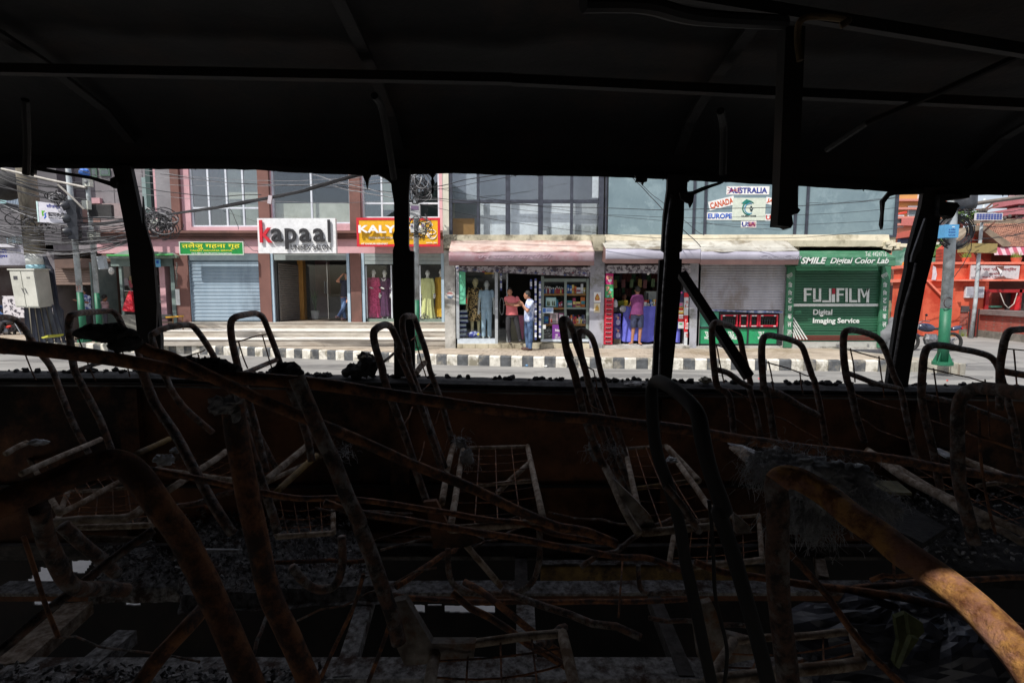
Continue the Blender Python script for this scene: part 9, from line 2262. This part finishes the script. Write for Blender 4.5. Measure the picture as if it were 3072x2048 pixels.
for (fn,x,y,Y,a,b,lab) in ((I,1140,770,2.0,.022,.020,'small pale wad of melted foam at the top left of the centre seat base'),(I,1180,870,1.98,.028,.030,'larger pale wad of melted foam hanging on the centre seat base'),(H,1155,890,1.75,.035,.020,'pale wad on the left wire-mesh base'),(H,1250,820,1.85,.022,.012,'small pale scrap beside the wad on the left wire-mesh base'),(H,270,765,2.0,.035,.012,'pale scrap lying on the far left seat base'),(J,480,910,1.68,.018,.030,'curled pale scrap hooked on the edge-on seat frame'),(J,1080,990,1.9,.020,.010,'pale grey scrap on the right-centre wire mesh')):
    one('foam_scrap', lump(W(fn,x,y,Y),(a,.02,b),x*.1,14,10,.6), fluff, lab, 'scrap')
# panels and planks on the right
q=[G(*K(x,y),1.12) for x,y in ((1100,1145),(1360,1155),(1475,1248),(1260,1240))]
one('pale_plate', MB().add(q+[p+Vector((0,0,-.01)) for p in q],[(3,2,1,0),(4,5,6,7),(0,1,5,4),(1,2,6,5),(2,3,7,6),(3,0,4,7)]), M('pale_plate',(.13,.12,.07),(.26,.24,.16),sc=18,rough=.9,bump=.03), 'flat yellowish-grey plate lying among the frames at the right', 'plate')
q=[G(*K(x,y),1.15) for x,y in ((960,1110),(1080,1130),(1750,1520),(1560,1640),(900,1330))]
one('dark_board', MB().add(q+[p+Vector((0,0,-.02)) for p in q],[(4,3,2,1,0),(5,6,7,8,9)]+[(i,(i+1)%5,5+(i+1)%5,5+i) for i in range(5)]), char, 'dark scorched board under the stuffing at the right', 'board')
for (a,b,Ya,Yb,w_,m_,lab) in (((K,55,855),(K,320,970),2.0,1.8,.03,M('white_metal_strip',(.25,.25,.26),(.5,.5,.52),sc=20,rough=.5),'bright metal strip right of the large black hoop'),((K,90,890),(K,290,1060),1.9,1.7,.05,paler,'pale plank just below the bright metal strip'),((K,1660,905),(K,1780,975),2.0,1.9,.03,fluff,'short pale strip on the right bench base'),((LL,1430,350),(LL,1690,352),1.9,1.9,.012,fluff,'thin pale metal strip across the debris heap')):
    one('metal_strip', MB().bar(W(*a,Ya),W(*b,Yb),w_,.008), m_, lab, 'strip')
# crumpled plastic at the lower right
def crumple(name,label,f,x,y,Y,rx,ry,rz,m,seed):
    mb=MB().ell(W(f,x,y,Y),(rx,ry,rz),40,26); c=W(f,x,y,Y)
    for v in mb.v:
        d=v-c; k=1+.35*noise.noise(v*9+Vector((seed,0,0)))+.25*abs(noise.noise(v*22+Vector((seed,0,0))))-.12*abs(noise.noise(v*45)); v.x,v.y,v.z=c.x+d.x*k,c.y+d.y*k,c.z+d.z*k
    return one(name,mb,m,label,'plastic')
pl1=M('crumpled_plastic',(.02,.022,.03),(.075,.08,.10),sc=9,rough=.35)
crumple('plastic_sheet','dark blue-grey crumpled plastic at the bottom right under the near hoop',N,1640,830,1.3,.26,.14,.13,pl1,1)
crumple('plastic_sheet','another crumpled grey plastic lump further right at the bottom',N,1900,860,1.25,.16,.12,.12,pl1,2)
mb=MB()
for k,l in enumerate([[(N,1640,650),(N,1705,625),(N,1730,760),(N,1655,940),(N,1632,900),(N,1660,780)],[(N,1705,625),(N,1790,680),(N,1800,730),(N,1730,800),(N,1715,700)],[(N,1730,760),(N,1770,770),(N,1700,870),(N,1660,935)]]): psl(l,1.15-.02*k,1.11-.02*k,1850,2010,.012,mb)
one('green_rag',mb,M('olive_rag',(.03,.035,.012),(.11,.125,.04),sc=14,rough=.8,bump=.05),'creased olive green rag lying on the crumpled plastic at the bottom right','rag')
# tiny sun glints on loose glass
for (x,y,r_) in ((1775,232,.006),(1596,390,.003)):
    pass
